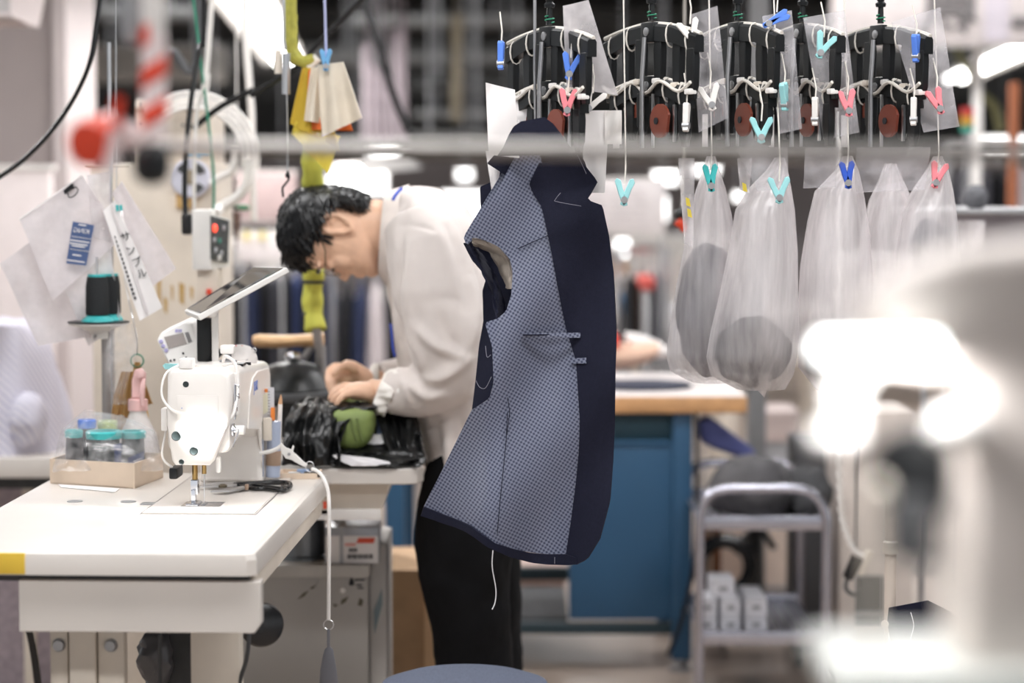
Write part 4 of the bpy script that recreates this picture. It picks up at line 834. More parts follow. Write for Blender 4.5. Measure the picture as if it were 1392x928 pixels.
# far hand: closed round the needle
Df = 5.08
m.loft([[P(x, y, Df + dd) + V((-0.3 * 0.0, 0.030 * w * math.cos(R(a)), h * math.sin(R(a)))) for a in range(0, 360, 24)] for x, y, w, h, dd in ((508, 519, .8, .021, .01), (496, 514, 1.0, .025, .0), (482, 508, 1.1, .028, -.01), (470, 505, 1.0, .026, -.015), (464, 505, .8, .02, -.015))])
m.ell(P(466, 512, 5.055), (0.026, 0.03, 0.026), 14, 10)
finger([(470, 500, 5.10), (456, 498, 5.08), (447, 505, 5.05), (449, 514, 5.03), (456, 518, 5.02)], .0095)
finger([(470, 506, 5.085), (455, 505, 5.06), (446, 512, 5.04), (449, 521, 5.02), (457, 524, 5.02)], .0095)
finger([(471, 512, 5.07), (456, 512, 5.045), (447, 520, 5.03), (450, 528, 5.015), (458, 530, 5.015)], .009)
finger([(473, 517, 5.06), (459, 519, 5.035), (450, 527, 5.02), (452, 535, 5.01), (459, 536, 5.01)], .008)
finger([(486, 502, 5.03), (472, 497, 5.02), (461, 500, 5.01), (455, 508, 5.005)], .0098)
body = obj('body', m, SKIN, man, remesh=0.0032, smoothit=3)
# hair cap and strands
m = MB()
hcap = [(-.055, -.045, -.069, .038), (-.045, -.038, -.075, .056), (-.03, -.034, -.080, .066), (-.012, -.034, -.082, .072), (.008, -.034, -.083, .077), (.024, -.030, -.082, .081), (.034, -.005, -.082, .084), (.040, .048, -.081, .086), (.054, .088, -.080, .087), (.068, .1, -.077, .086), (.085, .096, -.070, .083), (.102, .084, -.060, .075), (.118, .062, -.040, .058), (.128, .04, -.018, .036), (.133, .02, 0, .012)]
m.loft([slice_ring(u, a, b, w, 36, 2.1, 0.9) for u, a, b, w in hcap])
def hair_at(u, th):
    ring = [interp([(q[0], q[k]) for q in hcap], u) for k in (1, 2, 3)]
    ff, fb, w = ring; c = (ff + fb) / 2; a = (ff - fb) / 2
    return (c + a * math.cos(th), w * math.sin(th) * (1 - 0.1 * max(0, math.cos(th)) ** 2))
for i in range(1500):
    u = rnd.uniform(-0.04, 0.128); th = rnd.uniform(-math.pi, math.pi)
    f, s = hair_at(u, th); p0 = H3(f * 0.985, s * 0.985, u)
    f2, s2 = hair_at(max(-.05, u - 0.012), th); out = rnd.uniform(1.005, 1.05)
    if u < 0.036 and f > -0.036: continue
    flow = hF * rnd.uniform(0.012, 0.032) * (1 if u > 0.02 else 0.35) - hU * rnd.uniform(0.004, 0.02)
    n_ = (p0 - H3(0, 0, 0.04)).normalized(); flow = flow - n_ * flow.dot(n_) * 0.85
    p1 = p0 + n_ * rnd.uniform(0.002, 0.006) + flow * 0.5; p2 = p0 + n_ * rnd.uniform(0.0, 0.006) + flow
    m.tube([p0 - n_ * 0.002, p1, p2], [0.0028, 0.0024, 0.0004], 4, caps=False)
for i in range(260):      # fringe falling forward over the forehead, and the spiky crown
    s = rnd.uniform(-0.068, 0.068); u0 = rnd.uniform(0.062, 0.11); k = 1 - abs(s) / 0.11
    p0 = H3(0.085 * k, s, u0); p2 = H3(0.098 * k + rnd.uniform(0.0, 0.018), s * 1.02, u0 - rnd.uniform(0.0, 0.025)); p1 = (p0 + p2) / 2 + hF * 0.006 + hU * 0.003
    m.tube([p0, p1, p2], [0.003, 0.0028, 0.0004], 4, caps=False)
for i in range(220):      # nape and temple
    th = rnd.choice((-1, 1)) * rnd.uniform(0.5, 2.9); u = rnd.uniform(-0.05, 0.05); f, s = hair_at(u, th)
    if u < 0.04 and f > -0.05: continue
    p0 = H3(f, s, u); p2 = H3(f + rnd.uniform(-.004, .010), s * rnd.uniform(0.93, 1.0), u - rnd.uniform(0.006, 0.016))
    m.tube([p0, (p0 + p2) / 2, p2], [0.0026, 0.002, 0.0003], 4, caps=False)
obj('hair', m, HAIR, man, smooth=60)['kind'] = 'stuff'
m = MB()
for i in range(34):
    for sd in (-1, 1):
        f = rnd.uniform(0.018, 0.034); u = rnd.uniform(0.008, 0.036); p0 = H3(f, sd * .0735, u + 0.010); p2 = H3(f + rnd.uniform(0, .006), sd * .0745, u - 0.006)
        m.tube([p0, (p0 + p2) / 2 + hS * sd * 0.002, p2], [0.0014, 0.0012, 0.0003], 4, caps=False)
obj('sideburns', m, HAIR, man, smooth=60)['kind'] = 'stuff'
# brows, lashes, lips
for s in (-1, 1):
    obj('eyebrow', MB().tube(spline([H3(.090, s * .046, .026), H3(.099, s * .036, .030), H3(.104, s * .018, .028)]), [0.0012] * 4 + [0.003] * 6 + [0.0015] * 3, 6), HAIR, man)
    ey = obj('eye', MB().ell(H3(.0815, s * .032, .002), (.0095, .0105, .0075), 14, 10, hr), mat('eye_white', (0.75, 0.72, 0.7), 0.25), man)
    obj('iris', MB().ell(H3(.089, s * .032, -.001), (.003, .005, .005), 12, 8, hr), INK, ey)
    obj('eyelashes', MB().tube(spline([H3(.080, s * .043, .002), H3(.0915, s * .036, -.001), H3(.0925, s * .026, -.001)]), 0.0013, 6), HAIR, man)
obj('mouth_line', MB().tube(spline([H3(.088, -.018, -.057), H3(.0985, 0, -.0572), H3(.088, .018, -.057)]), 0.0014, 6), mat('lip_dark', (0.34, 0.13, 0.10), 0.5), man)
# glasses
GF = mat('glasses_frame', (0.10, 0.06, 0.04), 0.3, 0.6)
gl = obj('glasses', MB().tube([H3(.104, -.012, .012), H3(.107, 0, .014), H3(.104, .012, .012)], 0.0012, 6), GF, man)
for s in (-1, 1):
    c = [H3(.103 - .010 * (math.cos(R(a)) * 0.5 + 0.5) , s * (.034 + .023 * math.cos(R(a))), -.001 + .018 * math.sin(R(a))) for a in range(0, 361, 20)]
    obj('lens_rim', MB().tube(c, 0.0010, 6), GF, gl)
    obj('lens', MB().add(c[:-1], [tuple(range(len(c) - 1))]), film('lens_glass', (0.9, 0.9, 0.9), 0.2, 0.02), gl)
    obj('temple_arm', MB().tube([H3(.094, s * .058, .010), H3(.086, s * .0745, .012), H3(.05, s * .0785, .018), H3(.03, s * .079, .030), H3(.0, s * .079, .042)], 0.0012, 6), GF, gl)
# shirt
m = MB()
SH = [((526, 392), (545, 254), .078), ((531, 420), (566, 251), .12), ((536, 455), (600, 256), .19), ((543, 495), (630, 274), .215), ((552, 530), (652, 308), .215), ((562, 565), (672, 365), .21), ((570, 598), (688, 430), .205), ((577, 628), (698, 510), .20), ((584, 652), (704, 590), .20), ((588, 662), (706, 650), .195)]
m.loft([ring2(f, b, DM, w, 32, 2.5) for f, b, w in SH])
SL = [(568, 305, 4.91, .074), (580, 345, 4.875, .084), (593, 400, 4.85, .085), (604, 455, 4.84, .081), (606, 500, 4.845, .072), (590, 522, 4.85, .062), (568, 530, 4.86, .055), (545, 533, 4.87, .048), (530, 533, 4.88, .044)]
p_, r_ = limb(SL); m.tube(spline(p_, 3), [interp([(i, r) for i, r in enumerate(r_)], k / 3) for k in range(3 * (len(p_) - 1) + 1)], 20)
SLF = [(562, 315, 5.20, .074), (585, 400, 5.26, .08), (596, 480, 5.26, .066), (565, 508, 5.21, .052), (535, 515, 5.16, .042), (512, 517, 5.12, .036)]
p_, r_ = limb(SLF); m.tube(spline(p_, 3), [interp([(i, r) for i, r in enumerate(r_)], k / 3) for k in range(3 * (len(p_) - 1) + 1)], 20)
shirt = obj('shirt', m, SHIRT, man, remesh=0.0055, smoothit=8)
FOLDS = [([(546, 306), (562, 305), (580, 309), (592, 316)], -.004, .004), ([(548, 310), (544, 350), (543, 400), (547, 450), (552, 490)], -.010, .009), ([(556, 330), (553, 380), (556, 430), (566, 470)], .010, .014),
         ([(634, 484), (612, 474), (588, 462), (566, 440)], .012, .012), ([(636, 486), (618, 500), (596, 512), (572, 512)], .012, .012), ([(634, 480), (643, 450), (645, 410), (636, 370)], .012, .014), ([(628, 474), (610, 452), (598, 420)], -.009, .012),
         ([(604, 300), (622, 340), (634, 390), (640, 430)], -.010, .014), ([(590, 300), (612, 350), (622, 395)], .008, .016), ([(575, 410), (605, 404), (632, 407)], -.0025, .010), ([(558, 455), (572, 482), (574, 505)], .009, .010), ([(548, 492), (562, 506), (580, 520)], -.008, .010), ([(556, 520), (580, 536), (604, 532)], .010, .010), ([(545, 512), (552, 530), (556, 548)], .007, .008),
         ([(606, 575), (611, 610), (614, 660)], .014, .016), ([(625, 565), (628, 610), (630, 660)], -.012, .014), ([(642, 540), (646, 600), (648, 660)], .014, .016), ([(592, 570), (596, 610), (600, 655)], -.010, .012), ([(560, 262), (590, 272), (620, 300)], -.006, .014), ([(575, 258), (600, 280), (615, 310)], .006, .014), ([(530, 395), (538, 430), (541, 470)], .006, .010)]
FOLDS = [([V((q.x, q.z)) for q in (P(x, y, 4.83) for x, y in spline2)], a, w) for spline2, a, w in [([(p.x, p.y) for p in spline([V((x, y, 0)) for x, y in pts], 16)], a, w) for pts, a, w in FOLDS]]
def fold(p, n):
    if n.y > 0.35: return V((0, 0, 0))
    q = V((p.x, p.z)); d = 0.0
    for pts, a, w in FOLDS:
        bx = min(abs(q.x - pts[len(pts) // 2].x), 9)
        if bx > 0.16: continue
        k, best = min(((q - t_).length_squared, i) for i, t_ in enumerate(pts))
        f_ = best / (len(pts) - 1); d += a * math.exp(-k / (w * w)) * (0.25 + 0.75 * math.sin(math.pi * min(0.98, max(0.02, f_))))
    d += 0.0035 * nz(p, 13) + 0.0015 * nz(p, 34)
    return n * d * (1 if n.y < 0 else max(0, 1 - n.y / 0.35)) * min(1, max(0, (p.z - 0.715) / 0.06))
bake(shirt, fold)
# collar, cuff, sleeve seam, lanyard
def collar(u, v):
    a = 2 * math.pi * u; f0 = P(535, 402, DM); b0 = P(556, 252, DM); f1 = P(515, 372, DM); b1 = P(523, 262, DM)
    f = f0.lerp(f1, v); b = b0.lerp(b1, v); c = (f + b) / 2; d = (f - b) / 2; wd = 0.100 - 0.026 * v
    return c + d * math.cos(a) * 1.02 + V((0, -wd * math.sin(a), 0))
obj('collar', MB().sheet(collar, 40, 5, 0.004), mat('collar_cotton', (0.74, 0.67, 0.63), 0.8), man)
m = MB(); cpts = [(536, 533, 4.876, .049), (528, 532, 4.88, .050), (519, 533, 4.885, .046), (513, 533, 4.888, .038), (514, 533, 4.888, .030)]
m.loft([[P(x, y, d) + V((0.35 * r * math.sin(R(a)), r * math.cos(R(a)), r * math.sin(R(a)) * 0.92)) * (1 + 0.16 * math.sin(a * 0.11 + i * 1.3) + 0.08 * math.sin(a * 0.31)) for a in range(0, 360, 8)] for i, (x, y, d, r) in enumerate(cpts)], caps=False)
obj('rolled_cuff', m, CUFFM, man, solid=0.004, sub=1)
m = MB(); m.loft([[P(x, y, d) + V((0, r * math.cos(R(a)), r * math.sin(R(a)))) for a in range(0, 360, 20)] for x, y, d, r in ((516, 518, 5.12, .038), (508, 518, 5.11, .036), (504, 518, 5.10, .03))], caps=False); obj('rolled_cuff', m, CUFFM, man, solid=0.004)
obj('button', MB().lathe([(0.006, 0), (0.006, -0.003), (0.004, -0.004)], P(543, 531, 4.822), 12, (0, 1, 0)), WHP, man)
LAN = mat('lanyard_blue', (0.03, 0.08, 0.50), 0.5)
obj('lanyard', MB().tube(spline([P(546, 256, 4.985), P(541, 261, 4.972), P(537, 266, 4.962), P(534, 272, 4.958)]), 0.0035, 6), LAN, man)
obj('lanyard_front', MB().tube(spline([P(531, 440, 4.965), P(533, 455, 4.96), P(534, 470, 4.955), P(537, 484, 4.96)]), 0.003, 6), LAN, man)
# trousers and shoes
m = MB()
m.loft([ring2(f, b, DM + 0.0, w, 28) for f, b, w in (((598, 560), (700, 540), .19), ((586, 630), (706, 620), .205), ((576, 690), (708, 680), .205), ((572, 715), (708, 715), .20))])
PN = [(648, 610, 4.96, .095), (634, 690, 4.95, .103), (630, 745, 4.945, .101), (634, 800, 4.945, .092), (641, 860, 4.95, .083), (648, 930, 4.96, .079), (655, 1000, 4.97, .076), (664, 1095, 4.98, .072)]
PF = [(655, 610, 5.15, .095), (644, 690, 5.16, .103), (645, 745, 5.16, .10), (652, 800, 5.165, .092), (657, 860, 5.17, .085), (662, 930, 5.18, .08), (668, 1000, 5.19, .076), (674, 1078, 5.19, .072)]
for A_ in (PN, PF):
    p_, r_ = limb(A_); m.tube(spline(p_, 3), [interp([(i, r) for i, r in enumerate(r_)], k / 3) for k in range(3 * (len(p_) - 1) + 1)], 20)
obj('trousers', m, PANTS, man, remesh=0.008, smoothit=4, disp=(0.08, 0.014))
for (px, d) in ((664, 4.98), (674, 5.19)):
    x = P(px, 1090, d).x
    m = MB(); m.loft([[V((x + dx, d + 0.045 * w * math.cos(R(a)), max(0.0, hgt * (0.5 + 0.5 * math.sin(R(a)))))) for a in range(0, 360, 24)] for dx, w, hgt in ((0.07, 0.6, 0.06), (0.05, 0.8, 0.085), (-0.03, 0.85, 0.085), (-0.1, 1.0, 0.06), (-0.16, 0.95, 0.045), (-0.185, 0.5, 0.03))])
    obj('shoe', m, mat('shoe_black', (0.02, 0.02, 0.02), 0.4), man)
# needle in the far hand
n0 = P(460, 545, 5.0); tag(obj('sewing_needle', MB().tube([P(461, 520, 5.0), n0, P(459, 552, 4.99)], [0.0009, 0.0008, 0.0002], 6), STEEL), 'thin steel hand sewing needle held over the garment', 'needle')

# ---------------------------------------------------------------- hanging jacket
DJ = 4.26
NAVY = mat('navy_wool', (0.0085, 0.0095, 0.024), 0.8, var=0.12, scale=200, spec=0.25, bump=0.15, bscale=900)
def check_cloth():
    m = bpy.data.materials.new('check_lining'); m.use_nodes = True; nt = m.node_tree; b = nt.nodes['Principled BSDF']
    b.inputs['Roughness'].default_value = 0.38; b.inputs['Sheen Weight'].default_value = 0.05
    tc = nt.nodes.new('ShaderNodeTexCoord'); mp = nt.nodes.new('ShaderNodeMapping'); mp.inputs['Rotation'].default_value = (0, R(14), 0)
    nt.links.new(tc.outputs['Object'], mp.inputs[0])
    sp = nt.nodes.new('ShaderNodeSeparateXYZ'); nt.links.new(mp.outputs[0], sp.inputs[0])
    def wave(sock, per):
        a = nt.nodes.new('ShaderNodeMath'); a.operation = 'MULTIPLY'; a.inputs[1].default_value = 2 * math.pi / per; nt.links.new(sock, a.inputs[0])
        s = nt.nodes.new('ShaderNodeMath'); s.operation = 'SINE'; nt.links.new(a.outputs[0], s.inputs[0]); return s.outputs[0]
    wx = wave(sp.outputs['X'], 0.0084); wz = wave(sp.outputs['Z'], 0.0084)
    pr = nt.nodes.new('ShaderNodeMath'); pr.operation = 'MULTIPLY'; nt.links.new(wx, pr.inputs[0]); nt.links.new(wz, pr.inputs[1])
    rp = nt.nodes.new('ShaderNodeValToRGB'); rp.color_ramp.elements[0].position = 0.42; rp.color_ramp.elements[1].position = 0.68
    rp.color_ramp.elements[0].color = (0.205, 0.222, 0.295, 1); rp.color_ramp.elements[1].color = (0.045, 0.054, 0.10, 1)
    ad = nt.nodes.new('ShaderNodeMath'); ad.operation = 'MULTIPLY_ADD'; ad.inputs[1].default_value = 0.5; ad.inputs[2].default_value = 0.5; nt.links.new(pr.outputs[0], ad.inputs[0])
    nt.links.new(ad.outputs[0], rp.inputs[0]); nt.links.new(rp.outputs[0], b.inputs['Base Color'])
    return m
CHECK = check_cloth()
t = jk = thing('jacket', 'unfinished navy jacket hanging inside out with checked lining', 'jacket', P(715, 740, DJ))
def jdepth(u, v):
    """hang of the cloth: soft vertical folds growing towards the hem, side seam swinging back"""
    return 0.020 * math.sin(v * 10 + 1.5 * u) * (0.1 + u) + 0.05 * (1 - v) ** 2 * (0.4 + 0.6 * u) + 0.014 * math.sin(u * 15 + v * 9) * (0.3 + 0.4 * math.sin(u * 3.1)) - 0.012 * math.exp(-((v - 0.35) / 0.12) ** 2) * u + 0.006 * nz((u * 6, v * 4, 2))
def rows_sheet(rows, D, dep, nu, nv, th, v0=0.0, v1=1.0, shift=0.0):
    cum = [0]
    for a, b in zip(rows, rows[1:]): cum.append(cum[-1] + (V(a[0]) - V(b[0])).length * 0.5 + (V(a[1]) - V(b[1])).length * 0.5 + 1)
    def fn(u, v):
        s = u * cum[-1]; i = 0
        while i < len(rows) - 2 and s > cum[i + 1]: i += 1
        f = min(1, (s - cum[i]) / (cum[i + 1] - cum[i])); A, B = rows[i], rows[i + 1]
        lx = A[0][0] * (1 - f) + B[0][0] * f; ly = A[0][1] * (1 - f) + B[0][1] * f; rx = A[1][0] * (1 - f) + B[1][0] * f; ry = A[1][1] * (1 - f) + B[1][1] * f
        sg = (A[2] if len(A) > 2 else 0) * (1 - f) + (B[2] if len(B) > 2 else 0) * f
        x = lx + (rx - lx) * v; y = ly + (ry - ly) * v + sg * math.sin(math.pi * v ** 1.1)
        yy = (y - 181) / 570.0; vv = (x - 580) / 255.0
        return P(x, y, D + shift + dep(yy, vv))
    return MB().sheet(fn, nu, nv, th)
LR = [((718, 181), (728, 181)), ((695, 222), (737, 222)), ((684, 243), (722, 250)), ((673, 263), (731, 265)), ((648, 300), (742, 298)), ((633, 320), (747, 321)), ((655, 325), (749, 330)), ((678, 335), (751, 342)), ((693, 352), (753, 356)), ((697, 370), (757, 374)), ((695, 400), (764, 404)), ((688, 423), (767, 428)), ((676, 433), (770, 438)), ((659, 438), (771, 447)),
      ((664, 455), (776, 461)), ((669, 471), (780, 475)), ((671, 521), (787, 525)), ((665, 542), (789, 548)), ((641, 557), (790, 570)), ((618, 604), (789, 612), 4), ((597, 647), (785, 654), 9), ((584, 672), (778, 708), 13), ((576, 689), (771, 754), 17)]
obj('lining', rows_sheet(LR, DJ, jdepth, 110, 60, 0.003), CHECK, jk, smooth=80)
FR_ = [((733, 222), (788, 216)), ((720, 250), (812, 246)), ((724, 260), (803, 262)), ((727, 266), (797, 271)), ((736, 280), (819, 279)), ((745, 321), (828, 320)), ((755, 370), (834, 370)), ((769, 445), (837, 450)), ((783, 491), (837, 497)), ((788, 570), (836, 575)), ((787, 612), (834, 625)), ((783, 654), (829, 680)), ((776, 708), (815, 732)), ((769, 754), (797, 760)), ((769, 758), (783, 767))]
obj('facing', rows_sheet(FR_, DJ, jdepth, 80, 16, 0.005, shift=-0.003), NAVY, jk, smooth=80)
HM = [((576, 688), (572, 700)), ((592, 694), (588, 705)), ((609, 701), (604, 711)), ((625, 707), (620, 716)), ((641, 714), (635, 722)), ((657, 726), (650, 732)), ((673, 738), (664, 743)), ((695, 745), (690, 756)), ((721, 751), (721, 764)), ((746, 753), (746, 767)), ((771, 753), (771, 768)), ((785, 758), (785, 767))]
obj('hem_band', rows_sheet(HM, DJ, jdepth, 44, 5, 0.005, shift=-0.001), NAVY, jk, smooth=80)
flat = lambda u, v: 0.01 * math.sin(v * 8 + u * 5)
obj('collar', rows_sheet([((708, 165), (740, 159)), ((698, 172), (752, 168)), ((691, 184), (763, 182)), ((684, 200), (776, 200)), ((676, 212), (786, 210))], DJ, flat, 20, 20, 0.006, shift=-0.10), NAVY, jk, smooth=80)
obj('collar_stand', rows_sheet([((676, 206), (786, 204)), ((662, 222), (795, 220)), ((690, 240), (800, 235))], DJ, flat, 20, 20, 0.006, shift=0.02), NAVY, jk, smooth=80)
obj('far_lapel', rows_sheet([((672, 208), (715, 200)), ((664, 223), (705, 222)), ((677, 243), (690, 244)), ((652, 254), (690, 250)), ((653, 275), (680, 274)), ((655, 299), (664, 296))], DJ, flat, 18, 12, 0.005, shift=0.11), NAVY, jk, smooth=80)
obj('back_panel', rows_sheet([((636, 326), (705, 326)), ((644, 345), (705, 345)), ((662, 376), (705, 376)), ((656, 396), (705, 396)), ((657, 437), (705, 437)), ((651, 470), (700, 470)), ((646, 520), (695, 520)), ((641, 560), (690, 560)), ((628, 610), (700, 610)), ((600, 690), (740, 722)), ((612, 705), (745, 740))], DJ, lambda u, v: 0.02 * math.sin(v * 14 + u * 9), 50, 20, 0.004, shift=0.10), NAVY, jk, smooth=80)
obj('shoulder_strap', rows_sheet([((718, 178), (730, 178)), ((690, 222), (712, 222)), ((662, 268), (684, 262)), ((630, 322), (650, 305)), ((634, 334), (646, 322))], DJ, flat, 26, 6, 0.004, shift=0.045), CHECK, jk, smooth=80)
def strip(outer, inner, d0, d1, th, amp):
    o_ = spline([V((x, y, 0)) for x, y in outer], 6); i_ = spline([V((x, y, 0)) for x, y in inner], 6); n = len(o_) - 1
    def fn(u, v):
        k = min(int(u * n), n - 1); f = u * n - k; a = o_[k].lerp(o_[k + 1], f); b = i_[k].lerp(i_[k + 1], f); q = a.lerp(b, v)
        return P(q.x, q.y, DJ + d0 + (d1 - d0) * v) + V((0, amp * math.sin(v * 6 + u * 11) + amp * nz((u * 9, v * 5, 3)), amp * 0.4 * nz((u * 12, v * 6, 1))))
    return MB().sheet(fn, 30, 8, th)
obj('shoulder_pad', strip([(642, 323), (662, 326), (680, 336), (693, 354), (697, 376), (696, 392)], [(645, 331), (657, 337), (668, 346), (678, 360), (684, 376), (690, 392)], 0.02, 0.06, 0.004, 0.006), mat('canvas_padding', (0.40, 0.35, 0.30), 0.9, bump=0.4, var=0.15), jk)
obj('sleeve_seam_allowance', strip([(632, 330), (642, 350), (657, 372), (668, 396), (672, 418), (676, 432)], [(650, 338), (662, 354), (673, 372), (680, 392), (686, 410), (688, 424)], 0.03, 0.075, 0.003, 0.008), NAVY, jk)
# pocket welts, dart, tacks and loose threads
THW = mat('white_thread', (0.75, 0.74, 0.76), 0.7); THG = mat('grey_thread', (0.22, 0.22, 0.27), 0.7)
def jp(x, y, off=0.006): return P(x, y, DJ + jdepth((y - 181) / 570.0, (x - 580) / 255.0) - off)
m = MB(); m.prism([jp(712, 453), jp(789, 452), jp(789, 459), jp(712, 459)], (0, 0.002, 0)); wl = obj('pocket_welt', m, CHECK, jk)
obj('pocket_slit', MB().prism([jp(711, 454.5, .0085), jp(782, 453.5, .0085), jp(782, 455.5, .0085), jp(711, 456, .0085)], (0, 0.002, 0)), NAVY, wl)
m = MB(); m.prism([jp(776, 487), jp(797, 486), jp(797, 494), jp(776, 494)], (0, 0.002, 0)); obj('pen_pocket_welt', m, CHECK, jk)
for y0, pts in ((0, [(676, 725), (679, 690), (684, 640), (688, 600), (690, 560)]), (1, [(690, 540), (693, 560), (689, 590)]), (2, [(704, 338), (726, 328), (745, 320)])):
    obj('seam_line', MB().tube([jp(x, y, .0045) for x, y in pts], 0.0007, 5), NAVY, jk)
for pts in ([(762, 262), (755, 271), (757, 274), (790, 280)], [(660, 470), (662, 485), (667, 482)], [(647, 517), (652, 526), (660, 527), (668, 512)], [(670, 748), (669, 770), (674, 800), (673, 818), (669, 828)], [(754, 757), (754, 766)], [(785, 211), (792, 225), (797, 236)]):
    obj('loose_thread', MB().tube(spline([jp(x, y, .010) for x, y in pts], 5), 0.00055 if pts[0][0] != 670 else 0.0011, 5), THW if pts[0][0] == 670 else THG, jk)
hk = obj('hanger_hook', MB().tube(spline([P(728, 195, DJ + 0.02), P(728, 160, DJ + 0.02), P(727, 100, DJ + 0.02), P(727, 60, DJ + 0.02), P(727, -30, DJ + 0.02)]), 0.0028, 8), DSTEEL, jk)
obj('hanger_loop', MB().tube(spline([P(716, 195, DJ + 0.0), P(720, 184, DJ - 0.005), P(727, 178, DJ - 0.006), P(731, 182, DJ)]), 0.003, 8), mat('clear_grey', (0.4, 0.42, 0.46), 0.2), jk)

# ---------------------------------------------------------------- overhead rail with clip hangers
zr = 1.76
t = thing('overhead_rail', 'grey overhead hanging rail above the clip hangers', 'rail', V((0.5, 4.4, zr)))
obj('rail_tube', MB().tube([V((-0.1, 4.24, zr)), V((1.3, 4.50, zr))], 0.012, 10), DSTEEL, t)
for x in (0.05, 1.2): obj('drop_rod', MB().tube([V((x, 4.24 + 0.186 * (x + 0.1), zr)), V((x, 4.24 + 0.186 * (x + 0.1), 3.0))], 0.006, 8), DSTEEL, t)
RUST = mat('red_brown_plastic', (0.20, 0.045, 0.025), 0.4)
CORD = mat('cotton_cord', (0.72, 0.68, 0.62), 0.8)
GCORD = mat('green_cord', (0.02, 0.22, 0.12), 0.6)
def make_hanger(base):
    t = thing('clip_hanger', 'black clip hanger bundle', 'hanger', base, None)
    B = V(base); L = lambda x, y, z: B + V((x, y, z))
    hk = obj('hook', MB().tube([L(0, 0, 0.0), L(0, 0, 0.04), L(0, 0, 0.09), L(0, 0, 0.15)], [0.006, 0.0045, 0.004, 0.004], 8), BLACKP, t)
    obj('hook_collar', MB().lathe([(0.009, 0.03), (0.010, 0.036), (0.006, 0.04), (0.009, 0.046), (0.006, 0.05)], B, 12), BLACKP, hk)
    obj('green_tie', MB().tube([L(0.008 * math.cos(a * 0.9), 0.008 * math.sin(a * 0.9), 0.004 + a * 0.0009) for a in range(14)], 0.0012, 6), GCORD, hk)
    def bar(z, half, name):
        m = MB()
        for s in (-1, 1):
            m.loft([[L(x, dy, z - drop + dz) for dy, dz in ((-0.009, -0.016), (0.009, -0.016), (0.009, 0.010), (0.006, 0.014), (-0.006, 0.014), (-0.009, 0.010))] for x, drop in ((0.012 * s, 0.0), (half * 0.5 * s, 0.006), (half * s, 0.026))])
        m.rbox(B.x - 0.02, B.x + 0.02, B.y - 0.011, B.y + 0.011, B.z + z - 0.019, B.z + z + 0.017, 0.003)
        br = obj(name, m, BLACKP, t, smooth=30)
        obj('pivot_rivet', MB().lathe([(0.008, 0), (0.008, -0.002), (0.004, -0.003)], L(0, -0.011, z), 12, (0, 1, 0)), DSTEEL, br)
        for x in [half * k for k in (-0.85, -0.45, 0.4, 0.8)]:
            dz = z - 0.026 * abs(x / half) ** 1.5
            obj('cord_tie', MB().tube([L(x + 0.002 * k / 6, 0.0115 * math.cos(R(k * 30)), dz - 0.002 + 0.021 * math.sin(R(k * 30))) for k in range(13)], 0.0017, 6), CORD, br)
        obj('top_cord', MB().tube(spline([L(half * f, 0.004 * math.sin(f * 40), z + 0.018 - 0.026 * abs(f) ** 1.5 + 0.003 * math.sin(f * 23)) for f in (-1, -0.7, -0.4, -0.1, 0.2, 0.5, 0.8, 1)], 3), 0.0042, 6), CORD, br)
    bar(-0.02, 0.15, 'upper_bar'); bar(-0.115, 0.125, 'lower_bar')
    for z, half, n, ln in ((-0.03, 0.135, 6, 0.088), (-0.125, 0.112, 6, 0.075)):
        for k in range(n):
            x = -half + 2 * half * k / (n - 1); dz = z - 0.024 * abs(x / half) ** 1.5; y = 0.004 * math.sin(k * 2.1)
            m = MB(); m.loft([[L(x + w * cx, y + dd * cy, dz - zz) for cx, cy in ((-1, -1), (1, -1), (1, 1), (-1, 1))] for zz, w, dd in ((0, 0.011, 0.006), (0.02, 0.012, 0.007), (ln * 0.75, 0.0115, 0.006), (ln * 0.86, 0.008, 0.005), (ln, 0.009, 0.004))])
            pl = obj('clip_plate', m, BLACKP, t, smooth=30, bevel=0.0015)
            if z > -0.1: obj('clip_nib', MB().rbox(B.x + x - 0.009, B.x + x + 0.009, B.y + y - 0.013, B.y + y + 0.003, B.z + dz - ln + 0.008, B.z + dz - ln + 0.018, 0.003), WHP if k % 2 else CREAM, pl)
    obj('clip_cord', MB().tube(spline([L(x, -0.012 + 0.004 * math.sin(x * 90), -0.118 - 0.010 * math.cos(x * 60)) for x in (-0.14, -0.1, -0.05, 0, 0.05, 0.1, 0.14)], 4), 0.0032, 6), CORD, t)
    obj('spine_rod', MB().tube([L(0, -0.015, -0.03), L(0.0, -0.02, -0.1), L(0, -0.02, -0.225)], 0.0042, 8), DSTEEL, t)
    m = MB(); c = L(0.055, -0.02, -0.178)
    m.prism([c + V((0.030 * math.cos(R(a)), 0, 0.030 * math.sin(R(a)))) for a in range(20, 340, 20)], (0, 0.005, 0)); dk = obj('tension_disc', m, RUST, t)
    obj('disc_hole', MB().lathe([(0.006, 0.0), (0.006, -0.002), (0.001, -0.002)], c + V((-0.008, -0.0005, 0.0)), 12, (0, 1, 0)), INK, dk)
    m = MB(); c = L(-0.06, 0.0, -0.17); m.prism([c + V((0.028 * math.cos(R(a)), 0, 0.028 * math.sin(R(a)))) for a in range(0, 181, 20)], (0, 0.005, 0)); obj('tension_disc', m, RUST, t)
    obj('steel_strip', MB().rbox(B.x + 0.025, B.x + 0.031, B.y - 0.017, B.y - 0.013, B.z - 0.225, B.z - 0.13, 0.001), STEEL, t)
    obj('steel_strip', MB().rbox(B.x + 0.085, B.x + 0.092, B.y - 0.012, B.y - 0.008, B.z - 0.215, B.z - 0.15, 0.001), STEEL, t)
    obj('paper_tag', MB().box(B.x - 0.10, B.x - 0.08, B.y - 0.017, B.y - 0.016, B.z - 0.225, B.z - 0.165), PAPER, t)
    return t
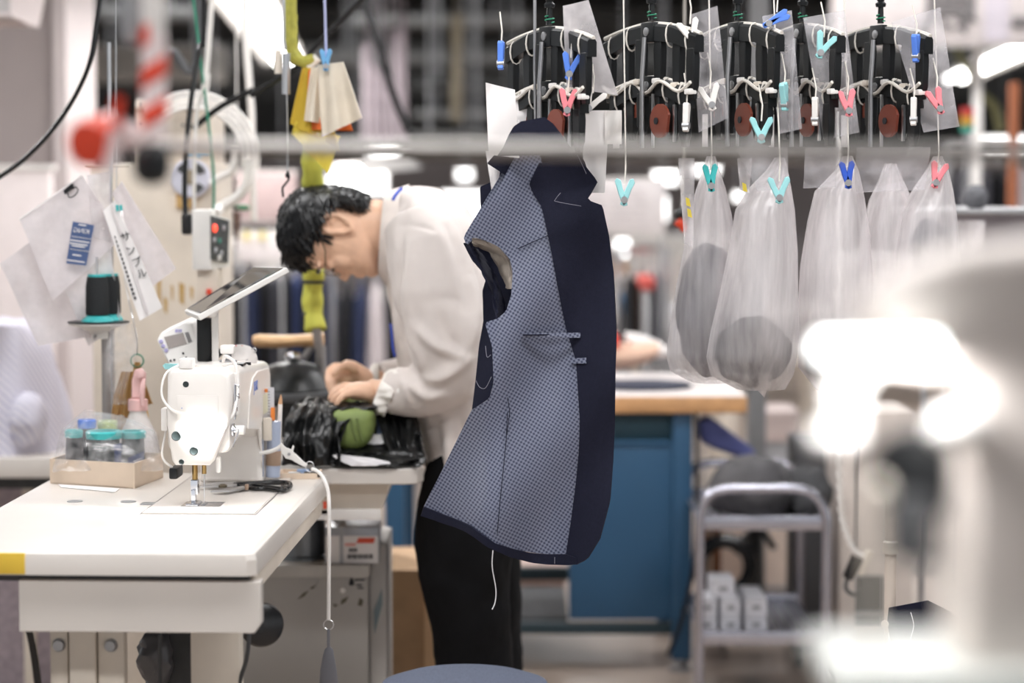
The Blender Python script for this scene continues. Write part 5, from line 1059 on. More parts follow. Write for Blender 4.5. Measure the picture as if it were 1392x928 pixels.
HK = [(747, 34, 4.27, 62, 'black clip hanger bundle hanging above the navy jacket collar'), (886, 28, 4.31, 60, 'wide black clip hanger bundle next to the jacket hanger'), (1003, 28, 4.36, 66, 'black clip hanger bundle with green cord between white pegs'),
      (1091, 30, 4.40, 70, 'black clip hanger bundle with pale teal peg on top'), (1197, 32, 4.44, 64, 'black clip hanger bundle at the end below the sign')]
first = None
for px, py, D, ang, lab in HK:
    q = P(px, py, D)
    if first is None: o = first = make_hanger(q)
    else: o = copy_tree(first); o.location = q; ROOT[o] = q
    o['label'] = lab; o['group'] = 'clip hangers on the rail'; o.rotation_euler.z = R(-ang)

# pegs
def make_peg(q, mt, label, ang=0.0, yaw=0.0, group=None, s=1.0, spread=20):
    t = thing('clothes_peg', label, 'peg', q, group)
    for sg in (-1, 1):
        Mx = Matrix.Translation(q) @ Matrix.Rotation(R(yaw), 4, 'Z') @ Matrix.Rotation(R(ang), 4, 'Y') @ Matrix.Translation((0, 0, -0.018 * s)) @ Matrix.Rotation(R(sg * spread), 4, 'Y')
        m = MB(Mx)
        m.prism([V((x * s * sg if False else x * s, -0.005 * s, z * s)) for x, z in ((-0.0045, -0.008), (0.0035, -0.009), (0.005, 0.004), (0.0042, 0.022), (0.0055, 0.036), (0.0, 0.042), (-0.005, 0.038), (-0.0055, 0.014))], (0, 0.010 * s, 0))
        arm = obj('peg_arm', m, mt, t, bevel=0.0012)
    Mx = Matrix.Translation(q) @ Matrix.Rotation(R(yaw), 4, 'Z') @ Matrix.Rotation(R(ang), 4, 'Y')
    obj('spring', MB(Mx).lathe([(0.006 * s, -0.0065 * s), (0.0065 * s, 0), (0.006 * s, 0.0065 * s)], (0, 0, -0.016 * s), 12, (0, 1, 0)), DSTEEL, t)
    return t
for px, py, D, mt, ang, yaw, sp, lab in [
    (681, 74, 4.22, BLUEP, 8, 80, 8, 'blue clothes peg clipped at the hanger end above the paper tag'), (776, 88, 4.18, BLUEP, 10, 0, 20, 'blue clothes peg holding the tall clear sleeve by the jacket hanger'),
    (772, 137, 4.17, PINKP, 4, 0, 18, 'pink clothes peg below the blue peg near the jacket hanger'), (806, 136, 4.17, WHP, 28, 0, 22, 'white clothes peg beside the pink peg near the jacket'),
    (938, 42, 4.2, WHP, -18, 0, 24, 'white clothes peg near the top of the wide hanger bundle'), (933, 158, 4.19, WHP, 8, 70, 6, 'white clothes peg hanging straight on a cord beside the wide hanger'),
    (965, 130, 4.2, WHP, -12, 0, 24, 'white splayed clothes peg below the wide hanger sleeve'), (1056, 26, 4.24, BLUEP, 62, 0, 8, 'blue clothes peg lying slanted across the top of a sleeve'),
    (1035, 174, 4.22, LTEAL, 0, 0, 26, 'pale teal clothes peg hanging low in front of the third hanger'), (1066, 130, 4.23, LTEAL, -10, 60, 8, 'pale teal clothes peg closed on the edge of a grey sleeve'),
    (1120, 60, 4.26, LTEAL, 22, 0, 22, 'pale teal clothes peg at the top of the fourth hanger'), (1108, 150, 4.26, WHP, 0, 75, 6, 'white clothes peg hanging straight below the pale teal peg'),
    (1152, 138, 4.27, PINKP, -8, 0, 18, 'pink clothes peg on the fourth hanger sleeve'), (1245, 64, 4.3, BLUEP, -3, 60, 10, 'blue clothes peg on the top of the end hanger'),
    (1242, 150, 4.3, WHP, 4, 75, 6, 'white clothes peg hanging straight on the end hanger'), (1273, 136, 4.3, PINKP, -22, 0, 16, 'pink clothes peg on the clear sleeve of the end hanger'),
    (849, 259, 4.2, LTEAL, 2, 0, 20, 'pale teal clothes peg hanging alone beside the jacket lapel'), (966, 240, 4.24, TEAL, -4, 0, 14, 'bright teal clothes peg holding the first plastic bag'),
    (1059, 256, 4.20, LTEAL, -2, 0, 24, 'pale teal splayed clothes peg holding the second plastic bag'), (1152, 236, 4.28, mat('deep_blue_plastic', (0.03, 0.10, 0.55), 0.4), -5, 0, 14, 'deep blue clothes peg holding the third plastic bag'), (1275, 236, 4.32, PINKP, 14, 0, 18, 'pink clothes peg holding the plastic bag by the steel shelf')]:
    make_peg(P(px, py, D), mt, lab, ang, yaw, 'clothes pegs on the hangers', 1.0, sp)
    q = P(px, py, D)
    tag(obj('cord', MB().tube([q + V((0, 0.001, 0.012)), q + V((0.002, 0.004, 0.04)), V((q.x - 0.002, q.y + 0.03, q.z + 0.075)) if py < 200 else V((q.x, 4.24 + 0.186 * (q.x + 0.1), zr))], 0.0014, 6), CORD), 'white cord of the ' + ' '.join(lab.split()[:13]), 'cord', 'peg cords')
# clear sleeves and cards on the hangers
POCK = film('pocket_film', (0.86, 0.83, 0.86), 0.24, 0.1, scale=16)
POCK2 = film('pocket_film_dense', (0.84, 0.80, 0.81), 0.40, 0.12, scale=14)
for pts, D, mt, lab in [
    ([(765, 8), (800, 0), (840, 130), (770, 118)], 4.19, POCK2, 'tall clear plastic sleeve on the jacket hanger'), ([(938, 20), (975, 8), (990, 160), (950, 180)], 4.22, POCK, 'clear plastic pocket on the wide hanger bundle'),
    ([(1036, 22), (1076, 14), (1090, 175), (1060, 182)], 4.26, POCK, 'grey clear pocket on the third hanger'), ([(1092, 24), (1148, 14), (1168, 180), (1120, 190)], 4.30, POCK, 'clear plastic pocket on the fourth hanger'),
    ([(1212, 30), (1278, 10), (1304, 172), (1256, 180)], 4.33, POCK, 'clear plastic pocket on the end hanger'), ([(1000, 200), (1070, 200), (1072, 256), (1030, 260)], 4.25, POCK, 'rounded clear card sleeve behind the pale teal peg'),
    ([(1095, 200), (1140, 200), (1136, 254), (1092, 256)], 4.28, POCK, 'rounded clear card sleeve beside the deep blue peg'), ([(1165, 200), (1265, 200), (1258, 258), (1160, 262)], 4.31, POCK, 'wide clear card sleeve before the fourth bag'),
    ([(660, 112), (700, 122), (706, 215), (664, 210)], 4.24, PAPER, 'creased white cloth tag hanging beside the jacket collar'), ([(788, 150), (828, 150), (822, 262), (796, 262)], 4.30, PAPER, 'white paper slip hanging behind the jacket lapel'),
    ([(660, 205), (682, 205), (676, 262), (668, 258)], 4.32, PAPER, 'narrow white slip hanging beside the far lapel'), ([(700, 130), (730, 128), (732, 180), (702, 182)], 4.35, PAPER, 'white cloth tag behind the jacket collar'),
    ([(822, 150), (845, 150), (845, 196), (822, 196)], 4.29, WHP, 'small white card on the wide hanger bundle'), ([(922, 215), (944, 215), (942, 338), (930, 330)], 4.27, POCK2, 'narrow foil packet strip beside the first plastic bag'), ([(1002, 215), (1022, 215), (1018, 262), (1006, 258)], 4.27, POCK2, 'short foil packet strip between the first two bags')]:
    leaf('plastic_sleeve' if 'white' not in lab else 'paper_slip', pts, D, mt, lab, 'plastic sleeve' if 'white' not in lab else 'paper', 0.0008, 0.003, 10)
for x, y in ((935, 275), (937, 290), (1012, 255)):
    tag(obj('sticker', MB().prism([P(x - 3, y - 7, 4.262), P(x + 2, y - 5, 4.262), P(x + 4, y + 6, 4.262), P(x - 2, y + 4, 4.262)], (0, 0.0008, 0)), mat('yellow_print', (0.7, 0.55, 0.06), 0.5)), 'small yellow sticker on a foil packet strip', 'sticker', 'yellow stickers on foil strips')

# ---------------------------------------------------------------- plastic carrier bags
BAGF = film('bag_film', (0.90, 0.86, 0.87), 0.52, 0.25, streak=1, scale=38)
def bag(rows, D, dep, label, content=None, tail=None, handles=()):
    t = thing('plastic_bag', label, 'plastic bag', P((rows[-1][0] + rows[-1][1]) / 2, rows[-1][2], D), 'carrier bags on the hangers')
    rings = []
    rr = []
    for A, B in zip(rows, rows[1:]):
        for k in range(4): rr.append([A[j] + (B[j] - A[j]) * k / 4 for j in range(3)])
    rr.append(list(rows[-1]))
    for i, (l, r, y) in enumerate(rr):
        f = i / (len(rr) - 1); dp = dep * (0.25 + 0.75 * math.sin(math.pi * min(1, f * 0.8 + 0.08)))
        a = P(l, y, D); b = P(r, y, D); c = (a + b) / 2; h = (b - a).length / 2; ring = []
        for k in range(56):
            th = 2 * math.pi * k / 56; pl = 1 + (0.02 * math.sin(th * 9 + math.sin(f * 3) * 2) + 0.05 * nz((math.cos(th) * 3, math.sin(th) * 3, f * 2 + D))) * (1 - 0.4 * f)
            cr = 0.10 * nz((math.cos(th) * 4, math.sin(th) * 4, f * 12)) * max(0, f - 0.6) * 2
            ring.append(c + V((h * math.cos(th) * (1 + cr * 0.3), dp * math.sin(th) * (pl + cr), 0)) + V((0, 0.006 * math.sin(th * 7 + f * 4) * (1 - f), 0)))
        rings.append(ring)
    m = MB(); m.loft(rings, caps=False); bb = m
    obj('bag_film', bb, BAGF, t, smooth=80)
    for a, b, y0, y1 in handles:
        obj('handle', MB().sheet(lambda u, v: P(a + (b - a) * v + (u * 6), y0 + (y1 - y0) * u, D - dep * 0.4) + V((0, 0.004 * math.sin(v * 9), 0)), 6, 8), BAGF, t, solid=0.0004)
    if tail:
        m = MB(); x, y = tail; m.loft([[P(x + dx, y + dy, D - 0.01) + V((0, 0.02 * (1 - q) * math.sin(R(a)), 0)) + V(((1 - q) * w * math.cos(R(a)), 0, 0)) for a in range(0, 360, 30)] for q, dx, dy, w in ((0, 0, -24, 0.05), (0.3, 4, -12, 0.045), (0.7, 8, 0, 0.03), (0.98, 11, 10, 0.01))], caps=False); obj('bag_tail', m, BAGF, t)
    if content:
        x0, x1, y0, y1, mt, lab = content
        a = P(x0, y0, D); b = P(x1, y1, D); c = (a + b) / 2
        m = MB().ell(c, ((b.x - a.x) / 2, dep * 0.5, (a.z - b.z) / 2), 40, 28).cloud(lambda p: p + V((0.45, 1, 0.6)) * 0.020 * nz(p, 26) + V((0, 1, 0)) * 0.006 * math.sin(p.x * 120 + p.z * 60))
        tag(obj('folded_fabric', m, mt), lab, 'fabric')
    return t
GREYC = mat('grey_fabric', (0.06, 0.063, 0.085), 0.8, var=0.2); DARKC = mat('charcoal_fabric', (0.014, 0.014, 0.018), 0.8, var=0.2)
bag([(961, 972, 212), (956, 977, 230), (947, 986, 256), (938, 994, 290), (929, 1002, 340), (917, 1008, 400), (909, 1012, 450), (906, 1012, 485), (912, 1006, 505), (940, 995, 519)], 4.42, 0.075, 'thin white carrier bag with grey fabric nearest the jacket', (920, 1000, 330, 510, GREYC, 'grey fabric inside the carrier bag nearest the jacket'))
bag([(1054, 1066, 214), (1042, 1070, 232), (1018, 1075, 256), (1000, 1080, 285), (990, 1084, 340), (978, 1085, 400), (966, 1086, 450), (960, 1084, 485), (966, 1078, 510), (1000, 1068, 528)], 4.33, 0.085, 'white carrier bag with dark bundle and torn lower tip', (972, 1076, 430, 522, DARKC, 'dark fabric bundle in the carrier bag with torn tip'), (1028, 530))
bag([(1146, 1158, 212), (1136, 1166, 232), (1108, 1173, 260), (1098, 1180, 300), (1088, 1186, 360), (1084, 1190, 430), (1086, 1186, 500), (1110, 1170, 530)], 4.36, 0.07, 'white carrier bag under the deep blue peg', (1090, 1180, 440, 525, DARKC, 'dark fabric in the carrier bag under the deep blue peg'))
bag([(1204, 1218, 222), (1196, 1226, 244), (1182, 1240, 272), (1172, 1250, 310), (1165, 1262, 370), (1165, 1270, 440), (1180, 1260, 500)], 4.42, 0.06, 'white carrier bag with an oval hand hole', None)
bag([(1270, 1280, 212), (1260, 1288, 232), (1240, 1295, 260), (1222, 1300, 290), (1212, 1304, 340), (1206, 1308, 410), (1210, 1304, 480)], 4.38, 0.06, 'white carrier bag with grey parcel under the pink peg', (1236, 1292, 296, 400, GREYC, 'grey fabric parcel in the bag under the pink peg'))
leaf('plastic_sleeve', [(1300, 300), (1338, 300), (1330, 420), (1300, 400)], 5.59, BAGF, 'loose clear film piece beside the steel shelf', 'plastic film', 0.0006, 0.008, 10)

# ---------------------------------------------------------------- foreground garment rail
t = thing('garment_rail', 'blurred steel garment rail with black end knob and taped post', 'garment rail', V((P(205, 0, 2.4).x, 2.4, 0)))
RAILM = mat('rail_brushed_steel', (0.40, 0.38, 0.36), 0.38, 0.85, var=0.06)
a = P(215, 199, 2.42); b = P(1500, 209, 2.08)
obj('rail_tube', MB().tube([a, b], 0.0070, 16), RAILM, t)
q = P(206, 222, 2.40)
obj('end_knob', MB().lathe([(0.001, 0.020), (0.012, 0.019), (0.018, 0.010), (0.019, 0.0), (0.018, -0.012), (0.011, -0.020), (0.001, -0.022)], q, 20), BLACKP, t)
pz = P(208, 0, 2.48)
obj('upright_post', MB().tube([V((pz.x, 2.48, P(0, 195, 2.48).z)), V((pz.x, 2.48, 3.0))], 0.0125, 16), WHITE, t)
obj('clamp_block', MB().rbox(P(165, 0, 2.49).x, P(186, 0, 2.49).x, 2.47, 2.51, P(0, 60, 2.49).z, P(0, -40, 2.49).z, 0.006), DSTEEL, t)
REDT = mat('red_tape', (0.78, 0.07, 0.03), 0.5)
def spiral(c0, c1, r, turns, w, name, mt, par):
    """tape wound in a helix round a post"""
    ax = (c1 - c0); L = ax.length; ax.normalize(); u = ax.orthogonal().normalized(); v = ax.cross(u); n = int(turns * 24)
    def fn(k, q):
        a = k * turns * 2 * math.pi; return c0 + ax * (k * L + (q - 0.5) * w) + (u * math.cos(a) + v * math.sin(a)) * r
    return obj(name, MB().sheet(fn, n, 3, 0.0), mt, par, solid=0.0008)
c0 = V((pz.x, 2.48, P(0, 190, 2.48).z)); c1 = V((pz.x, 2.48, P(0, 45, 2.48).z))
spiral(c0, c1, 0.0131, 2.6, 0.02, 'red_tape', REDT, t); 
obj('white_tape', MB().tube([c0, c1], 0.0128, 16), mat('white_tape', (0.85, 0.74, 0.73), 0.5), t)
e0 = P(112, 205, 2.34); e1 = P(150, 170, 2.50)
arm = obj('side_arm', MB().tube([e0, e1, P(196, 195, 2.48)], 0.0145, 16), mat('white_tape', (0.85, 0.74, 0.73), 0.5), t)
obj('arm_end_cap', MB().lathe([(0.001, -0.004), (0.022, -0.002), (0.025, 0.009), (0.023, 0.026), (0.015, 0.03)], P(120, 196, 2.33), 20, (0.35, 1, 0.25)), REDT, t)
m = MB().sheet(lambda u, v: P(133 + 18 * v + 30 * u - 14 * u * u, 236 - 62 * u + 4 * v, 2.30) + V((0, 0.004 * math.sin(v * 5), 0)), 10, 4, 0.0012); obj('tape_tail', m, mat('white_tape', (0.85, 0.74, 0.73), 0.5), t)
m = MB().sheet(lambda u, v: P(148 + 15 * v + 6 * u, 178 - 46 * u, 2.33) + V((0, 0.004 * math.sin(v * 5), 0)), 10, 4, 0.0012); obj('tape_tail', m, REDT, t)
for xx in (1500,): obj('far_post', MB().tube([V((b.x, b.y, 0)), V((b.x, b.y, 1.5))], 0.0145, 14), WHITE, t)

# ---------------------------------------------------------------- blurred foreground machine on the right
DF = 1.5
t = thing('sewing_machine', 'strongly blurred cream sewing machine with glaring lamp in the foreground', 'sewing machine', P(1330, 880, DF))
FCR = mat('machine_cream', (0.92, 0.83, 0.77), 0.5, var=0.03)
def fx(px, D=DF): return P(px, 464, D).x
def fz(py, D=DF): return P(1300, py, D).z
m = MB(); m.loft([[V((x, y, z)) for x, z in ((fx(1200), fz(500)), (fx(1185), fz(470)), (fx(1195), fz(420)), (fx(1240), fz(378)), (fx(1310), fz(345)), (fx(1460), fz(325)), (fx(1560), fz(330)), (fx(1560), fz(520)), (fx(1330), fz(520)))] for y in (DF, DF + 0.11)])
obj('arm', m, FCR, t, bevel=0.008)
obj('pillar', MB().rbox(fx(1325), fx(1560), DF + 0.0, DF + 0.12, fz(920), fz(500), 0.01), FCR, t)
obj('face_plate', MB().rbox(fx(1150), fx(1200), DF + 0.01, DF + 0.09, fz(520), fz(455), 0.008), OFFW, t)
obj('bed', MB().rbox(fx(1130), fx(1560), DF - 0.03, DF + 0.14, fz(950), fz(905), 0.01), mat('bed_pale', (0.72, 0.74, 0.70), 0.35), t)
obj('presser_bar', MB().tube([V((fx(1158), DF + 0.03, fz(515))), V((fx(1158), DF + 0.03, fz(600)))], 0.012, 12), WHITE, t)
obj('presser_foot', MB().rbox(fx(1110), fx(1170), DF + 0.0, DF + 0.05, fz(612), fz(588), 0.005), WHITE, t)
obj('thread_knob', MB().ell(V((fx(1196), DF - 0.01, fz(668))), (0.006, 0.006, 0.01), 12, 8), CREAM, t)
obj('guide_post', MB().tube([V((fx(1196), DF + 0.02, fz(905))), V((fx(1196), DF + 0.02, fz(660)))], 0.003, 8), CREAM, t)
obj('hand_wheel', MB().lathe([(0.012, -0.012), (0.030, -0.008), (0.032, 0.008), (0.014, 0.014)], V((fx(1275), DF + 0.09, fz(672))), 24, (0.4, 1, 0)), BLACKP, t)
obj('motor_block', MB().rbox(fx(1240), fx(1300), DF + 0.06, DF + 0.1, fz(790), fz(690), 0.008), DARKG, t)
obj('spool_holder', MB().ell(V((fx(1308), DF, fz(580))), (0.02, 0.015, 0.012), 14, 10), OFFW, t)
lb = obj('lamp_bar', MB().rbox(fx(1105), fx(1272), DF - 0.02, DF + 0.0, fz(476), fz(460), 0.003), OFFW, t)
obj('lamp_strip', MB().rbox(fx(1108), fx(1268), DF - 0.022, DF - 0.012, fz(479), fz(459), 0.002), mat('lamp_strip', (1, 1, 1), 0.4, var=0, emit=(0.97, 1.0, 0.98), estr=9), lb)
l = bpy.data.lights.new('lamp_strip_light', 'AREA'); l.shape = 'RECTANGLE'; l.size = 0.08; l.size_y = 0.01; l.energy = 0.25
lo = bpy.data.objects.new('lamp_strip_light', l); C.objects.link(lo); lo.parent = t; lo.location = V((fx(1190), DF - 0.01, fz(484))) - ROOT[t]; lo.rotation_euler = (R(10), 0, 0)
t2 = thing('machine_stand', 'grey standing workbench below the blurred foreground machine', 'table', V((fx(1400), DF + 0.3, 0)))
zt = fz(951)
obj('table_top', MB().rbox(fx(1290), fx(1290) + 0.9, DF - 0.04, DF + 0.17, zt - 0.03, zt - 0.001, 0.004), OFFW, t2)
for x in (fx(1300), fx(1290) + 0.85):
    for y in (DF, DF + 0.12): obj('leg', MB().rbox(x, x + 0.04, y, y + 0.04, 0, zt - 0.03, 0.004), CREAM, t2)

# ---------------------------------------------------------------- blue workbench
DB = 6.5
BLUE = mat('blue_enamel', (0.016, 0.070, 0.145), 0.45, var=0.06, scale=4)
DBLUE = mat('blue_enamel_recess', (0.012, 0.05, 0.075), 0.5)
X = lambda px, D=DB: P(px, 0, D).x
ZB = lambda py, D=DB: P(696, py, D).z
t = thing('workbench', 'blue steel workbench with worn wooden edged top', 'workbench', V(((X(520) + X(1020)) / 2, DB + 0.35, 0)))
ztop = ZB(538)
obj('wooden_edge', MB().rbox(X(505), X(1020), DB, DB + 0.05, ZB(562), ztop - 0.001, 0.008), mat('bench_wood', (0.50, 0.27, 0.12), 0.55, var=0.15, scale=25), t)
obj('bench_top', MB().rbox(X(505), X(1019), DB + 0.004, DB + 0.75, ZB(560), ztop, 0.004), mat('bench_sheet', (0.70, 0.64, 0.62), 0.5, var=0.04), t)
for px in (520, 918):
    lg = obj('leg', MB().rbox(X(px), X(px + 27), DB + 0.02, DB + 0.07, 0.035, ZB(562), 0.004), BLUE, t)
    obj('levelling_foot', MB().lathe([(0.03, 0), (0.03, 0.012), (0.012, 0.018), (0.012, 0.04)], V((X(px + 13), DB + 0.045, 0)), 16), DSTEEL, lg)
    lg = obj('leg', MB().rbox(X(px), X(px + 27), DB + 0.66, DB + 0.71, 0.0, ZB(562), 0.004), BLUE, t)
obj('door_panel', MB().rbox(X(775), X(919), DB + 0.03, DB + 0.06, ZB(845), ZB(603), 0.004), BLUE, t)
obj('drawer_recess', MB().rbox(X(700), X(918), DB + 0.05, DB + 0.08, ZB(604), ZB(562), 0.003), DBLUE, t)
obj('panel_rim', MB().rbox(X(775), X(919), DB + 0.024, DB + 0.032, ZB(606), ZB(600), 0.002), BLUE, t)
obj('side_skin', MB().rbox(X(918) - 0.004, X(918), DB + 0.06, DB + 0.66, ZB(845), ZB(562), 0.001), BLUE, t)
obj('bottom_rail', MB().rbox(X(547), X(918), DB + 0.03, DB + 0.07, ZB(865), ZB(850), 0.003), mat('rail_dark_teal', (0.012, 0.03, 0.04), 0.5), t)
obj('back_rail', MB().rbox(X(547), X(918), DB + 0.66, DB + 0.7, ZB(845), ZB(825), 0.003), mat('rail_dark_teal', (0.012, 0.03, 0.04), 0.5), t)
obj('lower_shelf', MB().rbox(X(547), X(775), DB + 0.1, DB + 0.6, 0.12, 0.14, 0.003), DARKG, t)
obj('cable', MB().tube(spline([V((X(948), DB - 0.02, ZB(560))), V((X(950), DB - 0.03, ZB(640))), V((X(946), DB - 0.03, ZB(760))), V((X(930), DB - 0.02, ZB(840))), V((X(912), DB, ZB(890)))]), 0.006, 8), BLACKR, t)
# items on the bench
q = V((X(868), DB + 0.25, ztop)); tag(obj('folded_cloth', MB().ell(q + V((0.02, 0, 0.008)), (0.15, 0.12, 0.014), 20, 10).cloud(lambda p: V((p.x, p.y, max(p.z + 0.003 * nz(p, 20), ztop)))), mat('navy_cloth', (0.02, 0.025, 0.05), 0.7)), 'dark navy cloth spread on the bench behind the jacket', 'cloth')
m = MB(); m.loft([[V((X(px), DB + 0.38, ZB(py, DB + 0.38))) + V((0, 0.05 * math.cos(R(a)), r * math.sin(R(a)))) for a in range(0, 360, 24)] for px, py, r in ((800, 480, 0.05), (838, 483, 0.042), (870, 483, 0.034), (896, 478, 0.028), (908, 474, 0.018))])
tag(obj('forearm_cushion', m, mat('pale_peach', (0.72, 0.48, 0.36), 0.8)), 'pale peach tailor\'s ham resting on the bench', 'cushion')  # another worker's bare forearm, built here as a padded cushion shape
m = MB(); m.loft([[V((X(px), DB + 0.36, ZB(py, DB + 0.36))) + V((0, 0.04 * math.cos(R(a)), r * math.sin(R(a)))) for a in range(0, 360, 24)] for px, py, r in ((815, 458, 0.04), (838, 460, 0.034), (850, 466, 0.02))])
tag(obj('red_cuff_roll', m, mat('red_cloth', (0.75, 0.05, 0.03), 0.7)), 'red cuff of the worker modelled as a cloth roll', 'cloth')  # red cuff of that worker, built as a roll of cloth
m = MB(); m.loft([[V((X(px), DB + 0.42, ZB(py, DB + 0.42))) + V((0, 0.04 * math.cos(R(a)), r * math.sin(R(a)))) for a in range(0, 360, 24)] for px, py, r in ((862, 458, 0.016), (885, 468, 0.03), (910, 475, 0.026), (924, 478, 0.012))])
tag(obj('white_cloth_roll', m, mat('white_cloth', (0.8, 0.76, 0.74), 0.8)), 'white cloth roll beside the peach forearm', 'cloth')

# ---------------------------------------------------------------- utility cart with white boxes
DC = 6.05
X = lambda px, D=DC: P(px, 0, D).x
ZC = lambda py, D=DC: P(696, py, D).z
t = thing('utility_cart', 'tubular steel two shelf cart beside the blue workbench', 'cart', V((X(1040), DC + 0.25, 0)))
CT = mat('cart_tube', (0.46, 0.46, 0.52), 0.25, 0.9, var=0.05)
arch = lambda D: spline([V((X(955), D, 0.06)), V((X(955), D, ZC(760))), V((X(956), D, ZC(700))), V((X(968), D, ZC(674))), V((X(990), D, ZC(665))), V((X(1040), D, ZC(664))), V((X(1092), D, ZC(665))), V((X(1116), D, ZC(676))), V((X(1129), D, ZC(704))), V((X(1130), D, ZC(760))), V((X(1130), D, 0.06))], 5)
for d in (0.0, 0.55): obj('frame_arch', MB().tube(arch(DC + d), 0.0125, 12), CT, t)
for z, nm in ((ZC(712), 'top_shelf'), (ZC(868), 'bottom_shelf')):
    sh = obj(nm, MB().rbox(X(957), X(1128), DC + 0.01, DC + 0.54, z - 0.006, z, 0.002), mat('shelf_steel', (0.25, 0.25, 0.28), 0.35, 0.7), t)
    obj('shelf_lip', MB().rbox(X(955), X(1130), DC - 0.004, DC + 0.012, z - 0.016, z + 0.02, 0.004), CT, sh)
    obj('shelf_lip', MB().rbox(X(955), X(1130), DC + 0.54, DC + 0.556, z - 0.016, z + 0.02, 0.004), CT, sh)
    for k in range(12):
        xx = X(962) + (X(1124) - X(962)) * k / 11; obj('rib', MB().rbox(xx - 0.004, xx + 0.004, DC + 0.03, DC + 0.52, z, z + 0.003, 0.001), CT, sh)
for px in (955, 1130):
    for d in (0, 0.55): obj('castor', MB().lathe([(0.028, -0.01), (0.03, 0), (0.028, 0.01)], V((X(px), DC + d, 0.03)), 16, (1, 0, 0)), BLACKR, t)
zs = ZC(868) + 0.0035
SMB = mat('small_box_card', (0.66, 0.66, 0.70), 0.6)
boxes = [(955, 982, 0, 0, 'white small parts box in the left lower stack'), (955, 982, 1, 0, 'white small parts box in the left upper stack'), (988, 1015, 0, 0, 'white small parts box in the middle stack bottom'), (988, 1015, 1, 0, 'white small parts box in the middle stack'), (1022, 1052, 0, 0, 'long grey box below another on the cart'), (1022, 1052, 1, 1, 'long grey box on top of another on the cart'), (975, 1008, 2, 0, 'white small parts box laid on top of two stacks')]
for l, r, lev, dd, lab in boxes:
    hgt = 0.044; x0, x1 = X(l), X(r); y0 = DC + 0.06 + (0.02 if lev == 2 else 0); ln = 0.2 if l == 1022 else 0.12
    k = thing('small_box', lab.replace(' left', ' window side') if False else lab, 'box', V(((x0 + x1) / 2, y0 + ln / 2, zs + lev * (hgt + 0.0005))), 'small boxes on the cart')
    z = zs + lev * (hgt + 0.0005)
    bo = obj('carton', MB().rbox(x0, x1, y0, y0 + ln, z, z + hgt, 0.002), SMB, k)
    obj('end_label', MB().box(x0 + (x1 - x0) * 0.32, x0 + (x1 - x0) * 0.72, y0 - 0.0008, y0, z + 0.016, z + 0.026), mat('label_grey', (0.18, 0.18, 0.2), 0.6), bo)
    obj('lid_line', MB().box(x0, x1, y0 - 0.0006, y0, z + 0.036, z + 0.0375), mat('label_grey', (0.18, 0.18, 0.2), 0.6), bo)
# cloths on the cart top
zt = ZC(712) + 0.0035
def lump(name, px0, px1, py0, py1, D, dd, mt, label, amp=0.02, seed=0):
    a = P(px0, py0, D); b = P(px1, py1, D); c = (a + b) / 2
    m = MB().ell(c, ((b.x - a.x) / 2, dd, (a.z - b.z) / 2), 32, 22).cloud(lambda p: p + V((0.5, 0.6, 1)) * amp * 1.3 * nz(p, 9, seed) + V((0.2, 0.5, 1)) * amp * 1.1 * (0.4 - abs(nz(p, 20, seed))))
    zf = b.z; m.cloud(lambda p: V((p.x, p.y, max(p.z, zf))))
    return tag(obj(name, m, mt), label, 'cloth')
GREYCL = mat('grey_cloth', (0.065, 0.062, 0.066), 0.85, var=0.2)
lump('cloth_bundle', 965, 1080, 622, 712, DC + 0.25, 0.2, GREYCL, 'grey cloth bundle heaped on the cart top', 0.03, 1)
lump('cloth_bundle', 1065, 1126, 640, 712, DC + 0.25, 0.18, mat('dark_grey_cloth', (0.035, 0.035, 0.038), 0.85, var=0.2), 'darker cloth bundle at the cart handle end', 0.03, 3)
m = MB(); m.prism([P(950, 570, DC + 0.5), P(965, 566, DC + 0.5), P(1030, 615, DC + 0.5), P(1020, 628, DC + 0.5), P(970, 610, DC + 0.5), P(952, 600, DC + 0.5)], (0, 0.05, 0)); tag(obj('blue_cushion', m, mat('indigo_cloth', (0.06, 0.07, 0.2), 0.7), bevel=0.012), 'indigo cushion leaning behind the cart cloths', 'cushion')
# behind the cart
X = lambda px, D: P(px, 0, D).x
Z7 = lambda py, D: P(696, py, D).z
t = thing('beige_cupboard', 'pale beige cupboard standing behind the cart', 'cupboard', V((X(1030, 7.6), 7.7, 0)))
obj('body', MB().rbox(X(960, 7.6), X(1180, 7.6), 7.6, 7.9, 0, Z7(705, 7.6), 0.004), mat('beige_panel', (0.66, 0.54, 0.46), 0.6), t)
obj('door_rail', MB().rbox(X(960, 7.6), X(1180, 7.6), 7.58, 7.6, Z7(802, 7.6), Z7(796, 7.6), 0.002), DSTEEL, t)
obj('plinth', MB().rbox(X(960, 7.6), X(1180, 7.6), 7.585, 7.6, 0, Z7(815, 7.6), 0.002), DARKG, t)
t = thing('swivel_stool', 'black swivel stool mechanism seen through the cart', 'stool', V((X(1022, 7.2), 7.2, 0)))
obj('seat', MB().lathe([(0.02, 0), (0.1, 0.01), (0.11, 0.03), (0.1, 0.05), (0.02, 0.055)], V((X(1030, 7.2), 7.2, Z7(722, 7.0))), 20), BLACKP, t)
obj('column', MB().tube([V((X(1032, 7.2), 7.2, 0.08)), V((X(1032, 7.2), 7.2, Z7(722, 7.0)))], [0.03, 0.022], 12), BLACKP, t)
obj('lever', MB().tube([V((X(1040, 7.0), 6.98, Z7(718, 7.0))), V((X(1056, 7.0), 6.95, Z7(742, 7.0)))], 0.01, 8), BLACKP, t)
obj('adjuster', MB().tube([V((X(1003, 7.0), 6.95, Z7(745, 7.0))), V((X(1020, 7.0), 6.98, Z7(728, 7.0)))], 0.016, 8), BLACKP, t)
